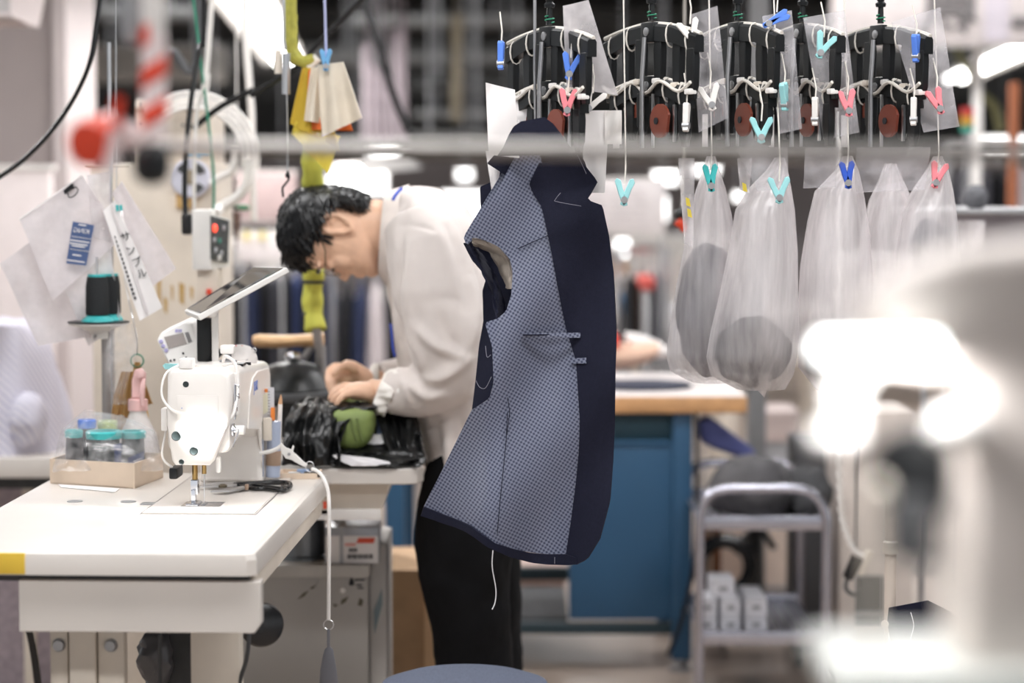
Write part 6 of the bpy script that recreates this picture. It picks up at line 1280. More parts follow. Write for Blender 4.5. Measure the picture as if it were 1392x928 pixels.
for k in range(5):
    a = R(72 * k + 20); obj('star_leg', MB().tube([V((X(1032, 7.2), 7.2, 0.09)), V((X(1032, 7.0) + 0.17 * math.cos(a), 7.2 + 0.17 * math.sin(a), 0.03))], [0.02, 0.012], 8), BLACKP, t)
t = thing('cable_reel', 'dark round cable coil on the floor behind the small boxes', 'cable', V((X(990, 6.9), 6.9, 0)))
obj('coil', MB().tube([V((X(990, 6.9) + 0.075 * math.cos(R(k * 15)), 6.9, Z7(770, 6.9) + 0.075 * math.sin(R(k * 15)))) for k in range(25)], 0.022, 10), BLACKR, t)
obj('coil_stand', MB().rbox(X(985, 6.9), X(995, 6.9), 6.88, 6.92, 0, Z7(790, 6.9), 0.004), BLACKR, t)
t = thing('brown_carton', 'rust brown carton behind the cart frame', 'box', V((X(972, 7.3), 7.35, 0)))
obj('carton', MB().box(X(955, 7.3), X(985, 7.3), 7.3, 7.45, 0, Z7(716, 7.3)), mat('rust_card', (0.26, 0.10, 0.04), 0.7), t); obj('tape', MB().box(X(968, 7.3), X(972, 7.3), 7.298, 7.3, 0, Z7(716, 7.3)), CREAMCARD, t)
t = thing('steel_locker', 'dark grey steel locker behind the cart handle', 'locker', V((X(1110, 6.8), 6.9, 0)))
obj('body', MB().rbox(X(1086, 6.8), X(1146, 6.8), 6.8, 7.0, 0, Z7(598, 6.8), 0.006), mat('locker_grey', (0.075, 0.075, 0.08), 0.5), t)
obj('door', MB().rbox(X(1089, 6.8), X(1143, 6.8), 6.79, 6.802, 0.04, Z7(604, 6.8), 0.003), mat('locker_grey', (0.075, 0.075, 0.08), 0.5), t)
obj('latch', MB().rbox(X(1136, 6.8), X(1140, 6.8), 6.775, 6.79, Z7(735, 6.8), Z7(720, 6.8), 0.002), STEEL, t)
t = thing('grey_post', 'grey painted steel post behind the bench end', 'post', V((X(1033, 7.46), 7.46, 0)))
obj('shaft', MB().rbox(X(1022, 7.46), X(1046, 7.46), 7.46, 7.54, 0, 3.0, 0.004), mat('post_grey', (0.20, 0.20, 0.205), 0.6), t); obj('base_plate', MB().rbox(X(1016, 7.46), X(1052, 7.46), 7.44, 7.56, 0, 0.012, 0.002), DSTEEL, t)
# twisted cord, plug and cream post
D = 5.6
t = thing('twisted_cord', 'white twisted power cord with black connector hanging by the cart', 'cord', P(1160, 780, D))
pth = spline([P(1141, 540, D), P(1141, 600, D), P(1142, 660, D), P(1146, 710, D), P(1160, 745, D), P(1172, 755, D)], 12)
for ph in (0, math.pi):
    obj('strand', MB().tube([q + V((0.0045 * math.cos(i * 0.9 + ph), 0.0045 * math.sin(i * 0.9 + ph), 0)) for i, q in enumerate(pth)], 0.0038, 6), TUBEW, t)
obj('supply_wire', MB().tube([P(1141, 540, D), P(1141, 200, D + 0.3), V((P(1141, 0, D + 0.3).x, D + 0.3, 3.0))], 0.004, 6), TUBEW, t)
obj('connector', MB().tube([P(1166, 757, D), P(1152, 786, D)], [0.016, 0.014], 10), BLACKR, t); obj('white_plug', MB().tube([P(1183, 748, D), P(1169, 781, D)], 0.009, 10), CREAM, t)
obj('lower_loop', MB().tube(spline([P(1152, 786, D), P(1150, 800, D), P(1162, 808, D), P(1174, 800, D), P(1172, 784, D)]), 0.005, 8), DARKG, t)
t = thing('cream_column', 'cream painted machine column beside the hanging connector', 'column', V((X(1180, 6.4), 6.4, 0)))
obj('column', MB().rbox(X(1148, 6.4), X(1250, 6.4), 6.4, 6.7, 0.0, Z7(560, 6.4), 0.006), mat('column_cream', (0.62, 0.55, 0.50), 0.6), t)
obj('edge_gap', MB().box(X(1170, 6.4), X(1173, 6.4), 6.397, 6.4, Z7(750, 6.4), Z7(600, 6.4)), INK, t)
obj('dark_opening', MB().box(X(1172, 6.4), X(1208, 6.4), 6.395, 6.4, Z7(852, 6.4), Z7(782, 6.4)), DARKG, t); obj('opening_shelf', MB().box(X(1172, 6.4), X(1208, 6.4), 6.37, 6.4, Z7(834, 6.4), Z7(830, 6.4)), DSTEEL, t)
D = 4.3
t = thing('cream_pole', 'slim cream pole beside the navy jacket part', 'pole', V((X(1219, D), D, 0)))
obj('shaft', MB().tube([V((X(1219, D), D, 0)), V((X(1219, D), D, Z7(640, D)))], 0.0105, 12), mat('pole_cream', (0.70, 0.60, 0.52), 0.5), t); obj('collar', MB().lathe([(0.014, 0), (0.014, 0.02), (0.0105, 0.024)], V((X(1219, D), D, Z7(752, D))), 14), CREAM, t)
t = thing('navy_jacket_part', 'navy jacket part with white button hanging low at the pole', 'garment', P(1240, 928, 4.26))
obj('cloth', rows_sheet([((1208, 826), (1262, 816)), ((1206, 845), (1300, 835)), ((1212, 880), (1330, 870)), ((1222, 930), (1340, 940)), ((1235, 1010), (1340, 1010))], 4.24, lambda u, v: 0.012 * math.sin(v * 9), 24, 24, 0.004), NAVY, t, smooth=80)
obj('button', MB().lathe([(0.007, 0), (0.007, -0.004), (0.005, -0.005)], P(1203, 848, 4.232), 14, (0.3, 1, 0)), mat('ivory_button', (0.75, 0.66, 0.58), 0.4), t)
obj('white_canvas', MB().prism([P(1208, 860, 4.25), P(1216, 890, 4.25), P(1222, 928, 4.25), P(1206, 900, 4.25)], (0, 0.004, 0)), PAPER, t)
obj('tacking_thread', MB().tube(spline([P(1238, 832, 4.225), P(1242, 850, 4.22), P(1238, 870, 4.222), P(1244, 890, 4.225)]), 0.0008, 5), THW, t)
# stool in front of the table
q = P(632, 928, 3.9); zst = P(0, 913, 3.9).z
t = thing('work_stool', 'round stool with grey blue denim seat at the bottom edge', 'stool', V((q.x, 3.9, 0)))
m = MB(); m.lathe([(0.12, -0.05), (0.138, -0.045), (0.142, -0.03), (0.135, -0.012), (0.105, -0.002), (0.05, 0.0), (0.001, 0.0)], V((q.x, 3.9, zst - 0.006)), 40)
obj('seat', m, mat('denim_seat', (0.085, 0.10, 0.145), 0.9, var=0.3, scale=400, bump=0.4, bscale=500), t)
obj('column', MB().tube([V((q.x, 3.9, 0.06)), V((q.x, 3.9, zst - 0.05))], 0.02, 12), DSTEEL, t)
for k in range(4):
    a = R(45 + 90 * k); obj('leg', MB().tube([V((q.x, 3.9, 0.16)), V((q.x + 0.2 * math.cos(a), 3.9 + 0.2 * math.sin(a), 0.012))], 0.012, 8), DSTEEL, t)

# ---------------------------------------------------------------- machine column with control box, left of the man
X = lambda px, D: P(px, 0, D).x
Z = lambda py, D: P(696, py, D).z
D = 5.6
t = thing('boiler_column', 'tall cream painted steam unit behind the hanging papers', 'steam unit', V((X(225, D), D + 0.15, 0)))
CRP = mat('old_cream_paint', (0.70, 0.62, 0.53), 0.5, var=0.06, scale=10)
obj('body', MB().rbox(X(120, D), X(290, D), D, D + 0.35, 0, Z(222, D), 0.006), CRP, t)
obj('upper_box', MB().rbox(X(180, D), X(283, D), D + 0.03, D + 0.3, Z(222, D), Z(134, D), 0.006), CRP, t)
obj('box_seam', MB().box(X(180, D), X(262, D), D + 0.026, D + 0.031, Z(150, D), Z(147, D)), mat('rust_seam', (0.25, 0.16, 0.09), 0.8), t)
for x, y in ((193, 142), (193, 170), (230, 142), (249, 170)): obj('screw', MB().lathe([(0.004, 0), (0.004, -0.002)], P(x, y, D + 0.03), 8, (0, 1, 0)), DARKG, t)
for x, y, w, h in ((213, 395, 6, 20), (232, 398, 4, 12), (243, 399, 8, 16), (258, 398, 5, 10), (222, 415, 6, 12)): obj('rust_stain', MB().prism([P(x, y - h, D - 0.0008), P(x + w, y - h + 4, D - 0.0008), P(x + w - 1, y + h, D - 0.0008), P(x + 1, y + h - 5, D - 0.0008)], (0, 0.0006, 0)), mat('rust_stain', (0.55, 0.36, 0.14), 0.8), t)
q = P(259, 242, D - 0.02)
dl = obj('gauge', MB().lathe([(0.045, 0.03), (0.046, 0.0), (0.042, -0.004), (0.001, -0.004)], q, 28, (0, 1, 0)), mat('gauge_white', (0.66, 0.66, 0.76), 0.4), t)
for a0, a1 in ((100, 150), (20, 70), (280, 330)):
    obj('gauge_mark', MB().prism([q + V((0.038 * math.cos(R(a)), -0.005, 0.038 * math.sin(R(a)))) for a in range(a0, a1, 8)] + [q + V((0.02 * math.cos(R(a)), -0.005, 0.02 * math.sin(R(a)))) for a in range(a1, a0, -8)], (0, -0.0006, 0)), DARKG, dl)
obj('gauge_window', MB().rbox(q.x - 0.008, q.x + 0.008, q.y - 0.007, q.y - 0.004, q.z - 0.015, q.z + 0.02, 0.002), mat('bronze_glass', (0.3, 0.25, 0.18), 0.3), dl)
obj('brass_plate', MB().rbox(X(237, D - 0.01), X(263, D - 0.01), D - 0.012, D, Z(283, D), Z(262, D), 0.002), mat('ochre_plate', (0.62, 0.40, 0.16), 0.5), t)
for k, (x0, y0) in enumerate(((252, 207), (262, 207), (250, 211))): obj('blue_tie', MB().tube([P(x0, y0, D - 0.03), P(x0 + 22, y0 + 6 - 4 * k, D - 0.03)], 0.003, 6), mat('pale_blue_tape', (0.35, 0.6, 0.8), 0.5), t)
# coiled white hose
D = 5.55
m = MB()
for k in range(4):
    r = 0.115 + 0.012 * k; c = P(262, 215, D + 0.02 * k); m.tube(spline([c + V((r * math.cos(R(a)), 0, r * 1.0 * math.sin(R(a)))) for a in range(-10, 150, 16)], 3), 0.005, 8)
m.tube(spline([P(340, 215, D), P(335, 250, D), P(322, 268, D), P(300, 282, D), P(292, 290, D - 0.05)], 6), 0.012, 8)
m.tube(spline([P(320, 200, D), P(316, 230, D), P(300, 240, D), P(286, 250, D)], 6), 0.009, 8)
tag(obj('coiled_hose', m, TUBEW), 'coil of milky white hose on the steam unit', 'hose')
# control box with red lamp
D = 5.1
t = thing('control_box', 'white control box with dark switch panel and red lamp', 'control box', P(285, 368, D))
obj('box', MB().rbox(X(258, D), X(284, D), D, D + 0.09, Z(367, D), Z(285, D), 0.004), OFFW, t)
m = MB(); m.prism([P(284, 291, D), P(313, 297, D + 0.1), P(312, 362, D + 0.1), P(284, 367, D)], (-0.01, 0.03, 0)); obj('panel_side', m, OFFW, t)
m = MB(); m.prism([P(286, 293, D - 0.0), P(311, 300, D + 0.09), P(309, 357, D + 0.09), P(286, 352, D - 0.0)], (0.0015, -0.003, 0)); pn = obj('switch_panel', m, mat('panel_dark', (0.05, 0.055, 0.06), 0.4, var=0.5, scale=90), t)
obj('red_lamp', MB().ell(P(292, 310, D + 0.01), (0.006, 0.006, 0.009), 12, 8), mat('red_lamp', (0.8, 0.05, 0.03), 0.3, emit=(1, 0.08, 0.04), estr=1.5), pn)
for x, y, mt in ((297, 327, mat('dim_green', (0.1, 0.3, 0.24), 0.5)), (292, 340, DSTEEL), (300, 344, DSTEEL), (303, 310, DSTEEL), (297, 350, OFFW), (290, 326, DSTEEL)): 
    c = P(x, y, D + (x - 286) * 0.0036 - 0.004); obj('switch', MB().rbox(c.x - 0.006, c.x + 0.006, c.y - 0.004, c.y + 0.004, c.z - 0.006, c.z + 0.006, 0.002), mt, pn)
obj('lower_case', MB().rbox(X(263, D), X(292, D), D + 0.02, D + 0.1, Z(425, D), Z(367, D), 0.004), CRP, t)
obj('red_wire_nut', MB().rbox(X(276, D), X(283, D), D + 0.01, D + 0.02, Z(401, D), Z(393, D), 0.002), REDT, t)
obj('mount_post', MB().tube([V((X(274, D), D + 0.06, 0.0)), V((X(274, D), D + 0.06, Z(425, D)))], 0.012, 10), CREAM, t)
t = thing('power_plug', 'black power plug hanging beside the white control box', 'plug', P(252, 320, 5.15))
obj('plug_body', MB().rbox(X(244, 5.15), X(259, 5.15), 5.14, 5.165, Z(319, 5.15), Z(290, 5.15), 0.006), BLACKR, t)
obj('cable', MB().tube(spline([P(252, 292, 5.15), P(251, 250, 5.15), P(254, 190, 5.16), P(262, 120, 5.18), P(272, 60, 5.2), P(277, -20, 5.2), V((X(277, 5.2), 5.2, 3.0))], 5), 0.0055, 8), BLACKR, t)
for i, (xs, lab, mt, r) in enumerate((([(264, 285), (264, 240), (268, 150), (280, 110)], 'thin white cable down to the control box', TUBEW, 0.004), ([(290, 290), (289, 220), (270, 60), (262, -10)], 'thin green cable beside the white pipe', mat('green_wire', (0.02, 0.25, 0.15), 0.4), 0.0028))):
    tag(obj('cable', MB().tube(spline([P(x, y, 5.3) for x, y in xs] , 5), r, 6), mt), lab, 'cable')
t = thing('conduit_pipe', 'thin white conduit pipe above the steam unit', 'pipe', P(277, 150, 5.5))
obj('pipe', MB().tube([P(276, 145, 5.5), P(282, 80, 5.5), P(289, -10, 5.5), V((X(292, 5.5), 5.5, 3.0))], 0.006, 8), WHITE, t); obj('socket', MB().tube([P(276, 145, 5.5), P(281, 100, 5.5)], 0.0085, 10), OFFW, t)
t = thing('conduit_pipe', 'white vertical conduit crossing before the luminaire', 'pipe', P(343, 190, 5.8))
obj('pipe', MB().tube([P(345, 300, 5.8), P(342, 150, 5.8), P(333, 40, 5.8), P(332, -10, 5.8), V((X(332, 5.8), 5.8, 3.0))], 0.0085, 8), WHITE, t)
t = thing('scissor_tool', 'dark tool with green handle hanging behind the control box', 'tool', P(322, 330, 6.0))
obj('green_handle', MB().ell(P(330, 282, 6.0), (0.02, 0.01, 0.008), 12, 8), mat('deep_green', (0.01, 0.16, 0.06), 0.4), t)
obj('shaft', MB().tube([P(322, 288, 6.0), P(323, 310, 6.0), P(321, 338, 6.0)], [0.011, 0.006, 0.002], 8), mat('brown_tool', (0.16, 0.10, 0.08), 0.5), t)
obj('hook_line', MB().tube([P(322, 286, 6.0), P(322, 180, 6.0), V((X(322, 6.0), 6.0, 3.0))], 0.002, 6), TUBEW, t)

# ---------------------------------------------------------------- hanging hose, balancer, clipped cloths
D = 4.95
YG = mat('yellow_green_foam', (0.42, 0.40, 0.075), 0.8, var=0.15, scale=60, bump=0.5, bscale=70)
def ringed(path, r, n=10, per=0.03):
    sp = spline(path, 10); acc = 0; rr = []
    for i, p in enumerate(sp):
        if i: acc += (p - sp[i - 1]).length
        rr.append(r * (1 + 0.09 * math.sin(acc / per * 2 * math.pi) + 0.06 * nz(p, 40)))
    return MB().tube(sp, rr, n)
t = thing('steam_hose', 'yellow green foam wrapped steam hose hanging beside the man\'s head', 'hose', P(428, 450, 5.15))
obj('foam_wrap', ringed([V((X(394, D), D, 3.0)), P(395, -20, D), P(396, 20, D), P(396, 60, D), P(402, 78, D), P(415, 84, D), P(427, 80, D)], 0.0125), YG, t)
obj('hose_end', MB().tube([P(418, 91, D), P(432, 78, D)], 0.010, 10), OFFW, t)
lo_ = obj('lower_foam', ringed([P(424, 130, D + .06), P(425, 190, D + .08), P(425, 240, D + 0.1), P(426, 280, D + 0.2), P(426, 330, D + 0.3), P(426, 375, D + 0.32), P(425, 410, D + 0.32), P(429, 448, D + 0.3)], 0.022, 14, 0.06), mat('lime_foam', (0.62, 0.62, 0.10), 0.75, bump=0.3), t)
for y in (383, 426): obj('tape_band', MB().tube([P(426, y - 2, D + .32), P(426, y + 2, D + .32)], 0.0242, 14), DARKG, t)
obj('connector', MB().tube([P(430, 446, D + .3), P(433, 470, D + .3), P(437, 500, D + .33)], [0.010, 0.009, 0.006], 8), DSTEEL, t)
D = 4.9
t = thing('spring_balancer', 'small steel spring balancer with hanging wire', 'balancer', P(386, 130, D))
obj('cylinder', MB().tube([P(389, 128, D), P(389, 72, D)], 0.0085, 14), STEEL, t); obj('side_cylinder', MB().tube([P(378, 100, D + .01), P(378, 68, D + .01)], 0.007, 14), CREAM, t)
obj('eyelet', MB().tube([P(388, 68, D), P(386, 52, D), V((X(386, D), D, 3.0))], 0.003, 8), STEEL, t)
obj('pull_wire', MB().tube(spline([P(390, 128, D), P(391, 180, D), P(391, 232, D)]), 0.0012, 6), STEEL, t); obj('wire_hook', MB().tube(spline([P(391, 232, D), P(393, 242, D), P(388, 250, D), P(384, 256, D), P(385, 268, D)]), 0.0022, 6), BLACKP, t); obj('black_bead', MB().ell(P(391, 238, D), (0.005, 0.005, 0.006), 10, 8), BLACKP, t)
D = 4.85
def patch(pts, D, amp, k):
    def fn(u, v):
        a, b, c, d = pts; x = (a[0] * (1 - v) + b[0] * v) * (1 - u) + (d[0] * (1 - v) + c[0] * v) * u; y = (a[1] * (1 - v) + b[1] * v) * (1 - u) + (d[1] * (1 - v) + c[1] * v) * u
        q = P(x, y, D); q.y += amp * math.sin(v * math.pi * k + u) * (0.25 + u); return q
    return MB().sheet(fn, 12, 24, 0.003)
for nm, pts, dd, mt, lab in (('wiping_cloth', [(432, 88), (466, 84), (492, 160), (438, 186)], 0.0, mat('ecru_cloth', (0.74, 0.66, 0.54), 0.85), 'cream wiping cloth held by a blue peg'), ('wiping_cloth', [(424, 92), (440, 90), (442, 168), (414, 164)], 0.02, mat('ecru_cloth', (0.74, 0.66, 0.54), 0.85), 'smaller cream cloth behind the hanging cream cloth'),
                             ('wiping_cloth', [(420, 95), (450, 95), (480, 178), (416, 176)], 0.035, mat('orange_cloth', (0.80, 0.17, 0.03), 0.8), 'orange cloth behind the cream cloths'), ('wiping_cloth', [(412, 92), (430, 92), (462, 205), (394, 168)], 0.05, mat('mustard_cloth', (0.58, 0.40, 0.04), 0.85), 'mustard cloth hanging behind the orange cloth'), ('wiping_cloth', [(402, 165), (462, 185), (446, 236), (396, 182)], 0.055, mat('yellow_cloth', (0.68, 0.54, 0.07), 0.85), 'yellow pointed cloth hanging above the man\'s head')):
    tag(obj(nm, patch(pts, D + dd, 0.008, 3.2), mt), lab, 'cloth', 'cloths on the blue peg')
q = P(443, 80, D - 0.012)
make_peg(q, mat('sky_blue_plastic', (0.16, 0.42, 0.72), 0.4), 'sky blue peg holding the cream and orange cloths', 0, 0, None, 0.9, 14)
tag(obj('hanging_string', MB().tube([q + V((0, 0.01, 0.0)), P(441, -20, D), V((X(441, D), D, 3.0))], 0.0026, 6), mat('lilac_string', (0.45, 0.48, 0.72), 0.6)), 'pale lilac string carrying the blue peg', 'string')
# black cables
for pts, D, r, lab in (([(340, 130), (375, 110), (405, 90), (430, 62), (460, 32), (500, -10)], 5.3, 0.0065, 'thick black cable slanting above the hanging cloths'), ([(146, -300), (140, -60), (130, 40), (122, 85), (105, 125), (80, 165), (50, 200), (18, 228), (-40, 265)], 5.0, 0.005, 'dark cable curving down beside the column'), ([(262, 175), (300, 145), (345, 122)], 5.45, 0.007, 'short black cable behind the white conduit'), ([(480, -160), (495, -10), (515, 60), (535, 130), (556, 180)], 7.2, 0.012, 'dark cable bundle hanging in the background'), ([(272, 38), (230, 70), (190, 110)], 5.9, 0.012, 'grey rod slanting behind the taped post')):
    pts = [V((P(pts[0][0], 0, D).x, D, 3.0))] + [P(x, y, D) for x, y in pts] if lab[:4] in ('dark', 'grey') else [P(x, y, D) for x, y in pts]
    tag(obj('cable', MB().tube(spline(pts, 6), r, 8), BLACKR if 'grey' not in lab else DARKG), lab, 'cable')

# ---------------------------------------------------------------- left background: covered machine, table, panel
D = 5.7
t = thing('side_table', 'white side table under the cloth covered machine', 'table', V((X(20, D), D + 0.25, 0)))
zt = Z(622, D)
obj('table_top', MB().rbox(X(-120, D), X(108, D), D, D + 0.6, Z(650, D), zt, 0.006), WTOP, t)
obj('apron', MB().rbox(X(-115, D), X(100, D), D + 0.05, D + 0.08, Z(668, D), Z(650, D), 0.003), DARKG, t)
for px in (-100, 8): obj('leg', MB().rbox(X(px, D), X(px + 14, D), D + 0.1, D + 0.14, 0, Z(650, D), 0.003), CREAM, t)
obj('lower_panel', MB().rbox(X(-100, D), X(105, D), D + 0.3, D + 0.32, 0.0, Z(660, D), 0.003), mat('mauve_panel', (0.42, 0.36, 0.40), 0.7, var=0.25, scale=60), t)
STR = bpy.data.materials.new('striped_cover'); STR.use_nodes = True; nt = STR.node_tree; bs = nt.nodes['Principled BSDF']; bs.inputs['Roughness'].default_value = 0.8
tc = nt.nodes.new('ShaderNodeTexCoord'); wv = nt.nodes.new('ShaderNodeTexWave'); wv.bands_direction = 'DIAGONAL'; wv.inputs['Scale'].default_value = 28; wv.inputs['Distortion'].default_value = 0.6
rp = nt.nodes.new('ShaderNodeValToRGB'); rp.color_ramp.elements[0].color = (0.50, 0.49, 0.62, 1); rp.color_ramp.elements[1].color = (0.74, 0.72, 0.79, 1); rp.color_ramp.elements[0].position = 0.2; rp.color_ramp.elements[1].position = 0.6
nt.links.new(tc.outputs['Object'], wv.inputs[0]); nt.links.new(wv.outputs[0], rp.inputs[0]); nt.links.new(rp.outputs[0], bs.inputs[0])
prof = [(612, 0.16), (590, 0.165), (540, 0.16), (500, 0.15), (465, 0.135), (445, 0.10), (436, 0.04)]
edges = [(-60, 96, 612), (-60, 95, 590), (-58, 92, 560), (-55, 84, 520), (-50, 72, 480), (-40, 62, 450), (-20, 50, 438), (5, 30, 433)]
rings = []
for l, r, y in edges:
    a = P(l, y, D + 0.22); b = P(r, y, D + 0.22); c = (a + b) / 2; h = (b - a).length / 2
    rings.append([c + V((h * math.cos(th), 0.17 * math.sin(th) * min(1, h / 0.06), 0)) * (1 + 0.05 * math.sin(th * 7 + y * 0.03)) for th in [2 * math.pi * k / 48 for k in range(48)]])
tag(obj('machine_cover', MB().loft(rings), STR, disp=(0.12, 0.03)), 'pale lilac striped cloth cover over a machine', 'cloth cover')
lump('cover_fold', 10, 62, 540, 612, D + 0.04, 0.035, STR, 'loose bulging fold of striped cloth on the side table', 0.02, 5)['category'] = 'cloth'
D = 7.2
t = thing('partition_panel', 'pale pink partition panel behind the plastic sleeves', 'partition', V((X(20, D), D, 0)))
obj('panel', MB().rbox(X(-150, D), X(66, D), D, D + 0.05, 0, Z(226, D), 0.01), PINKW, t); obj('frame', MB().rbox(X(-150, D), X(70, D), D - 0.01, D + 0.06, Z(232, D), Z(224, D), 0.006), WHITE, t)
t = thing('wall_box', 'pale grey electrical box hanging beside the column top', 'electrical box', P(20, 35, 6.6))
obj('casing', MB().box(X(-60, 6.6), X(18, 6.6), 6.6, 6.9, Z(26, 6.6), 3.0), mat('box_grey', (0.42, 0.40, 0.39), 0.6), t)
m = MB(); m.prism([P(14, -20, 6.58), P(60, -20, 6.75), P(48, 36, 6.75), P(14, 20, 6.58)], (0, 0.05, 0)); obj('side_flap', m, WALLP, t); obj('lower_lip', MB().prism([P(-60, 22, 6.6), P(16, 22, 6.58), P(48, 37, 6.75), P(-60, 34, 6.75)], (0, 0, 0.01)), WALLP, t)
D = 8.0
t = thing('storage_rack', 'white storage rack with blue bins behind the thread stand', 'rack', V((X(120, D), D, 0)))
for px in (60, 97, 200): obj('upright', MB().rbox(X(px, D), X(px + 9, D), D, D + 0.04, 0, Z(440, D), 0.003), CREAM, t)
for y in (476, 515, 562, 640): obj('shelf', MB().rbox(X(60, D), X(209, D), D, D + 0.35, Z(y + 6, D), Z(y, D), 0.003), WHITE, t)
for px in (70, 108, 150): 
    k = thing('storage_bin', 'blue plastic storage bin on the white rack', 'bin', V((X(px + 17, D), D + 0.15, Z(562, D))), 'blue bins on the rack')
    obj('bin_body', MB().rbox(X(px, D), X(px + 34, D), D + 0.02, D + 0.3, Z(561.5, D), Z(524, D), 0.006), mat('bin_blue', (0.05, 0.16, 0.60), 0.5), k); obj('bin_rim', MB().rbox(X(px - 1, D), X(px + 35, D), D + 0.01, D + 0.31, Z(528, D), Z(523, D), 0.003), mat('bin_blue', (0.05, 0.16, 0.60), 0.5), k)

# ---------------------------------------------------------------- far background
def garment(px, top, bot, w, D, mt, label, group, seed):
    """a garment on a hanger: sloped shoulders, body and two sleeves"""
    c = X(px, D); s = w / 2 * D / F; zt = Z(top, D); zb = Z(bot, D)
    t = thing('hanging_garment', label, 'garment', V((c, D, zb)), group)
    rings = []
    for f, k, dp in ((0, 0.18, 0.02), (0.06, 0.55, 0.05), (0.12, 0.85, 0.07), (0.4, 0.8, 0.07), (0.75, 0.88, 0.08), (1, 0.95, 0.08)):
        z = zt + (zb - zt) * f
        rings.append([V((c + s * k * math.cos(a) * (1 + 0.06 * math.sin(a * 5 + seed)), D + dp * math.sin(a) * (1 + 0.1 * math.sin(a * 7 + seed)), z)) for a in [2 * math.pi * i / 24 for i in range(24)]])
    obj('bodice', MB().loft(rings), mt, t)
    for sg in (-1, 1): obj('sleeve', MB().tube(spline([V((c + sg * s * 0.75, D, zt + (zb - zt) * 0.1)), V((c + sg * s * 0.98, D - 0.02, zt + (zb - zt) * 0.4)), V((c + sg * s * 0.95, D - 0.05, zt + (zb - zt) * 0.8))]), s * 0.25, 10), mt, t)
    obj('hanger_hook', MB().tube([V((c, D, zt)), V((c, D, zt + 0.08))], 0.004, 6), STEEL, t)
    return zt + 0.08
FG = [mat('garment_black', (0.012, 0.012, 0.015), 0.8), mat('garment_navy', (0.02, 0.03, 0.08), 0.8), mat('garment_grey', (0.10, 0.10, 0.12), 0.8), mat('garment_blue', (0.04, 0.06, 0.16), 0.8), mat('garment_brown', (0.14, 0.09, 0.07), 0.8), mat('garment_pale', (0.62, 0.56, 0.57), 0.8)]
CN = ['black', 'navy', 'grey', 'blue', 'brown', 'pale']
def rack(px0, px1, top, bot, D, n, pick, group, where, w):
    zr = Z(top, D) + 0.08
    for i in range(n):
        k = pick[i % len(pick)]; px = px0 + (px1 - px0) * (i + 0.5) / n
        garment(px, top, bot + rnd.randint(-6, 10), w, D + rnd.uniform(-0.05, 0.05), FG[k], '%s garment hanging on the rack %s' % (CN[k], where), group, i)
    t = thing('garment_rack', 'steel garment rack %s' % where, 'rack', V(((X(px0, D) + X(px1, D)) / 2, D, 0)))
    obj('rail', MB().tube([V((X(px0 - 8, D), D, zr)), V((X(px1 + 8, D), D, zr))], 0.012, 8), STEEL, t)
    for px in (px0 - 8, px1 + 8): obj('upright', MB().tube([V((X(px, D), D, 0)), V((X(px, D), D, zr))], 0.014, 8), STEEL, t)
rack(318, 440, 368, 500, 8.4, 8, [0, 1, 0, 2, 0, 3], 'garments on the left rack', 'behind the steam hose', 15)
rack(440, 560, 380, 620, 9.2, 6, [2, 0, 1, 5, 0, 2], 'garments on the rack before the man', 'in front of the man', 20)
rack(555, 680, 300, 520, 11.0, 6, [1, 2, 0], 'garments behind the man', 'behind the man\'s back', 20)
rack(850, 900, 368, 480, 9.0, 4, [0, 4, 0, 2], 'garments beside the carrier bags', 'between jacket and carrier bags', 13)
rack(1300, 1400, 225, 420, 9.5, 6, [2, 5, 2, 0], 'garments behind the steel shelf', 'behind the steel shelf', 17)
# dark overhead machinery and hanging strips
def hang_strip(px, y0, y1, w, D, mt, lab, grp):
    m = MB(); c = X(px, D); s = w / 2 * D / F
    m.loft([[V((c + s * (1 + 0.12 * math.sin(k * 2.1)) * math.cos(a), D + 0.03 * math.sin(a), Z(y0 + (y1 - y0) * k / 5, D))) for a in [2 * math.pi * i / 10 for i in range(10)]] for k in range(6)])
    m.tube([V((c, D, Z(y0, D))), V((c, D, 3.0))], 0.004, 6)
    tag(obj('hanging_strip', m, mt), lab, 'fabric strip', grp)
MV = mat('mauve_strip', (0.34, 0.29, 0.31), 0.8, var=0.15)
for i, (px, y0, y1, w) in enumerate([(498, 60, 196, 13), (508, 90, 196, 12), (518, 105, 197, 11), (529, 120, 198, 11), (540, 40, 195, 12), (549, 20, 198, 8)]):
    hang_strip(px, y0, y1, w, 9.4, MV, 'mauve cloth strip hanging in the background cluster', 'mauve hanging strips')
hang_strip(621, 20, 165, 17, 10.5, mat('khaki_strip', (0.20, 0.17, 0.12), 0.8), 'khaki cloth bundle hanging in the dark background', None)
DKS = mat('overhead_dark', (0.05, 0.052, 0.052), 0.6, var=0.25)
MIDS = mat('overhead_mid', (0.15, 0.15, 0.147), 0.6, var=0.2)
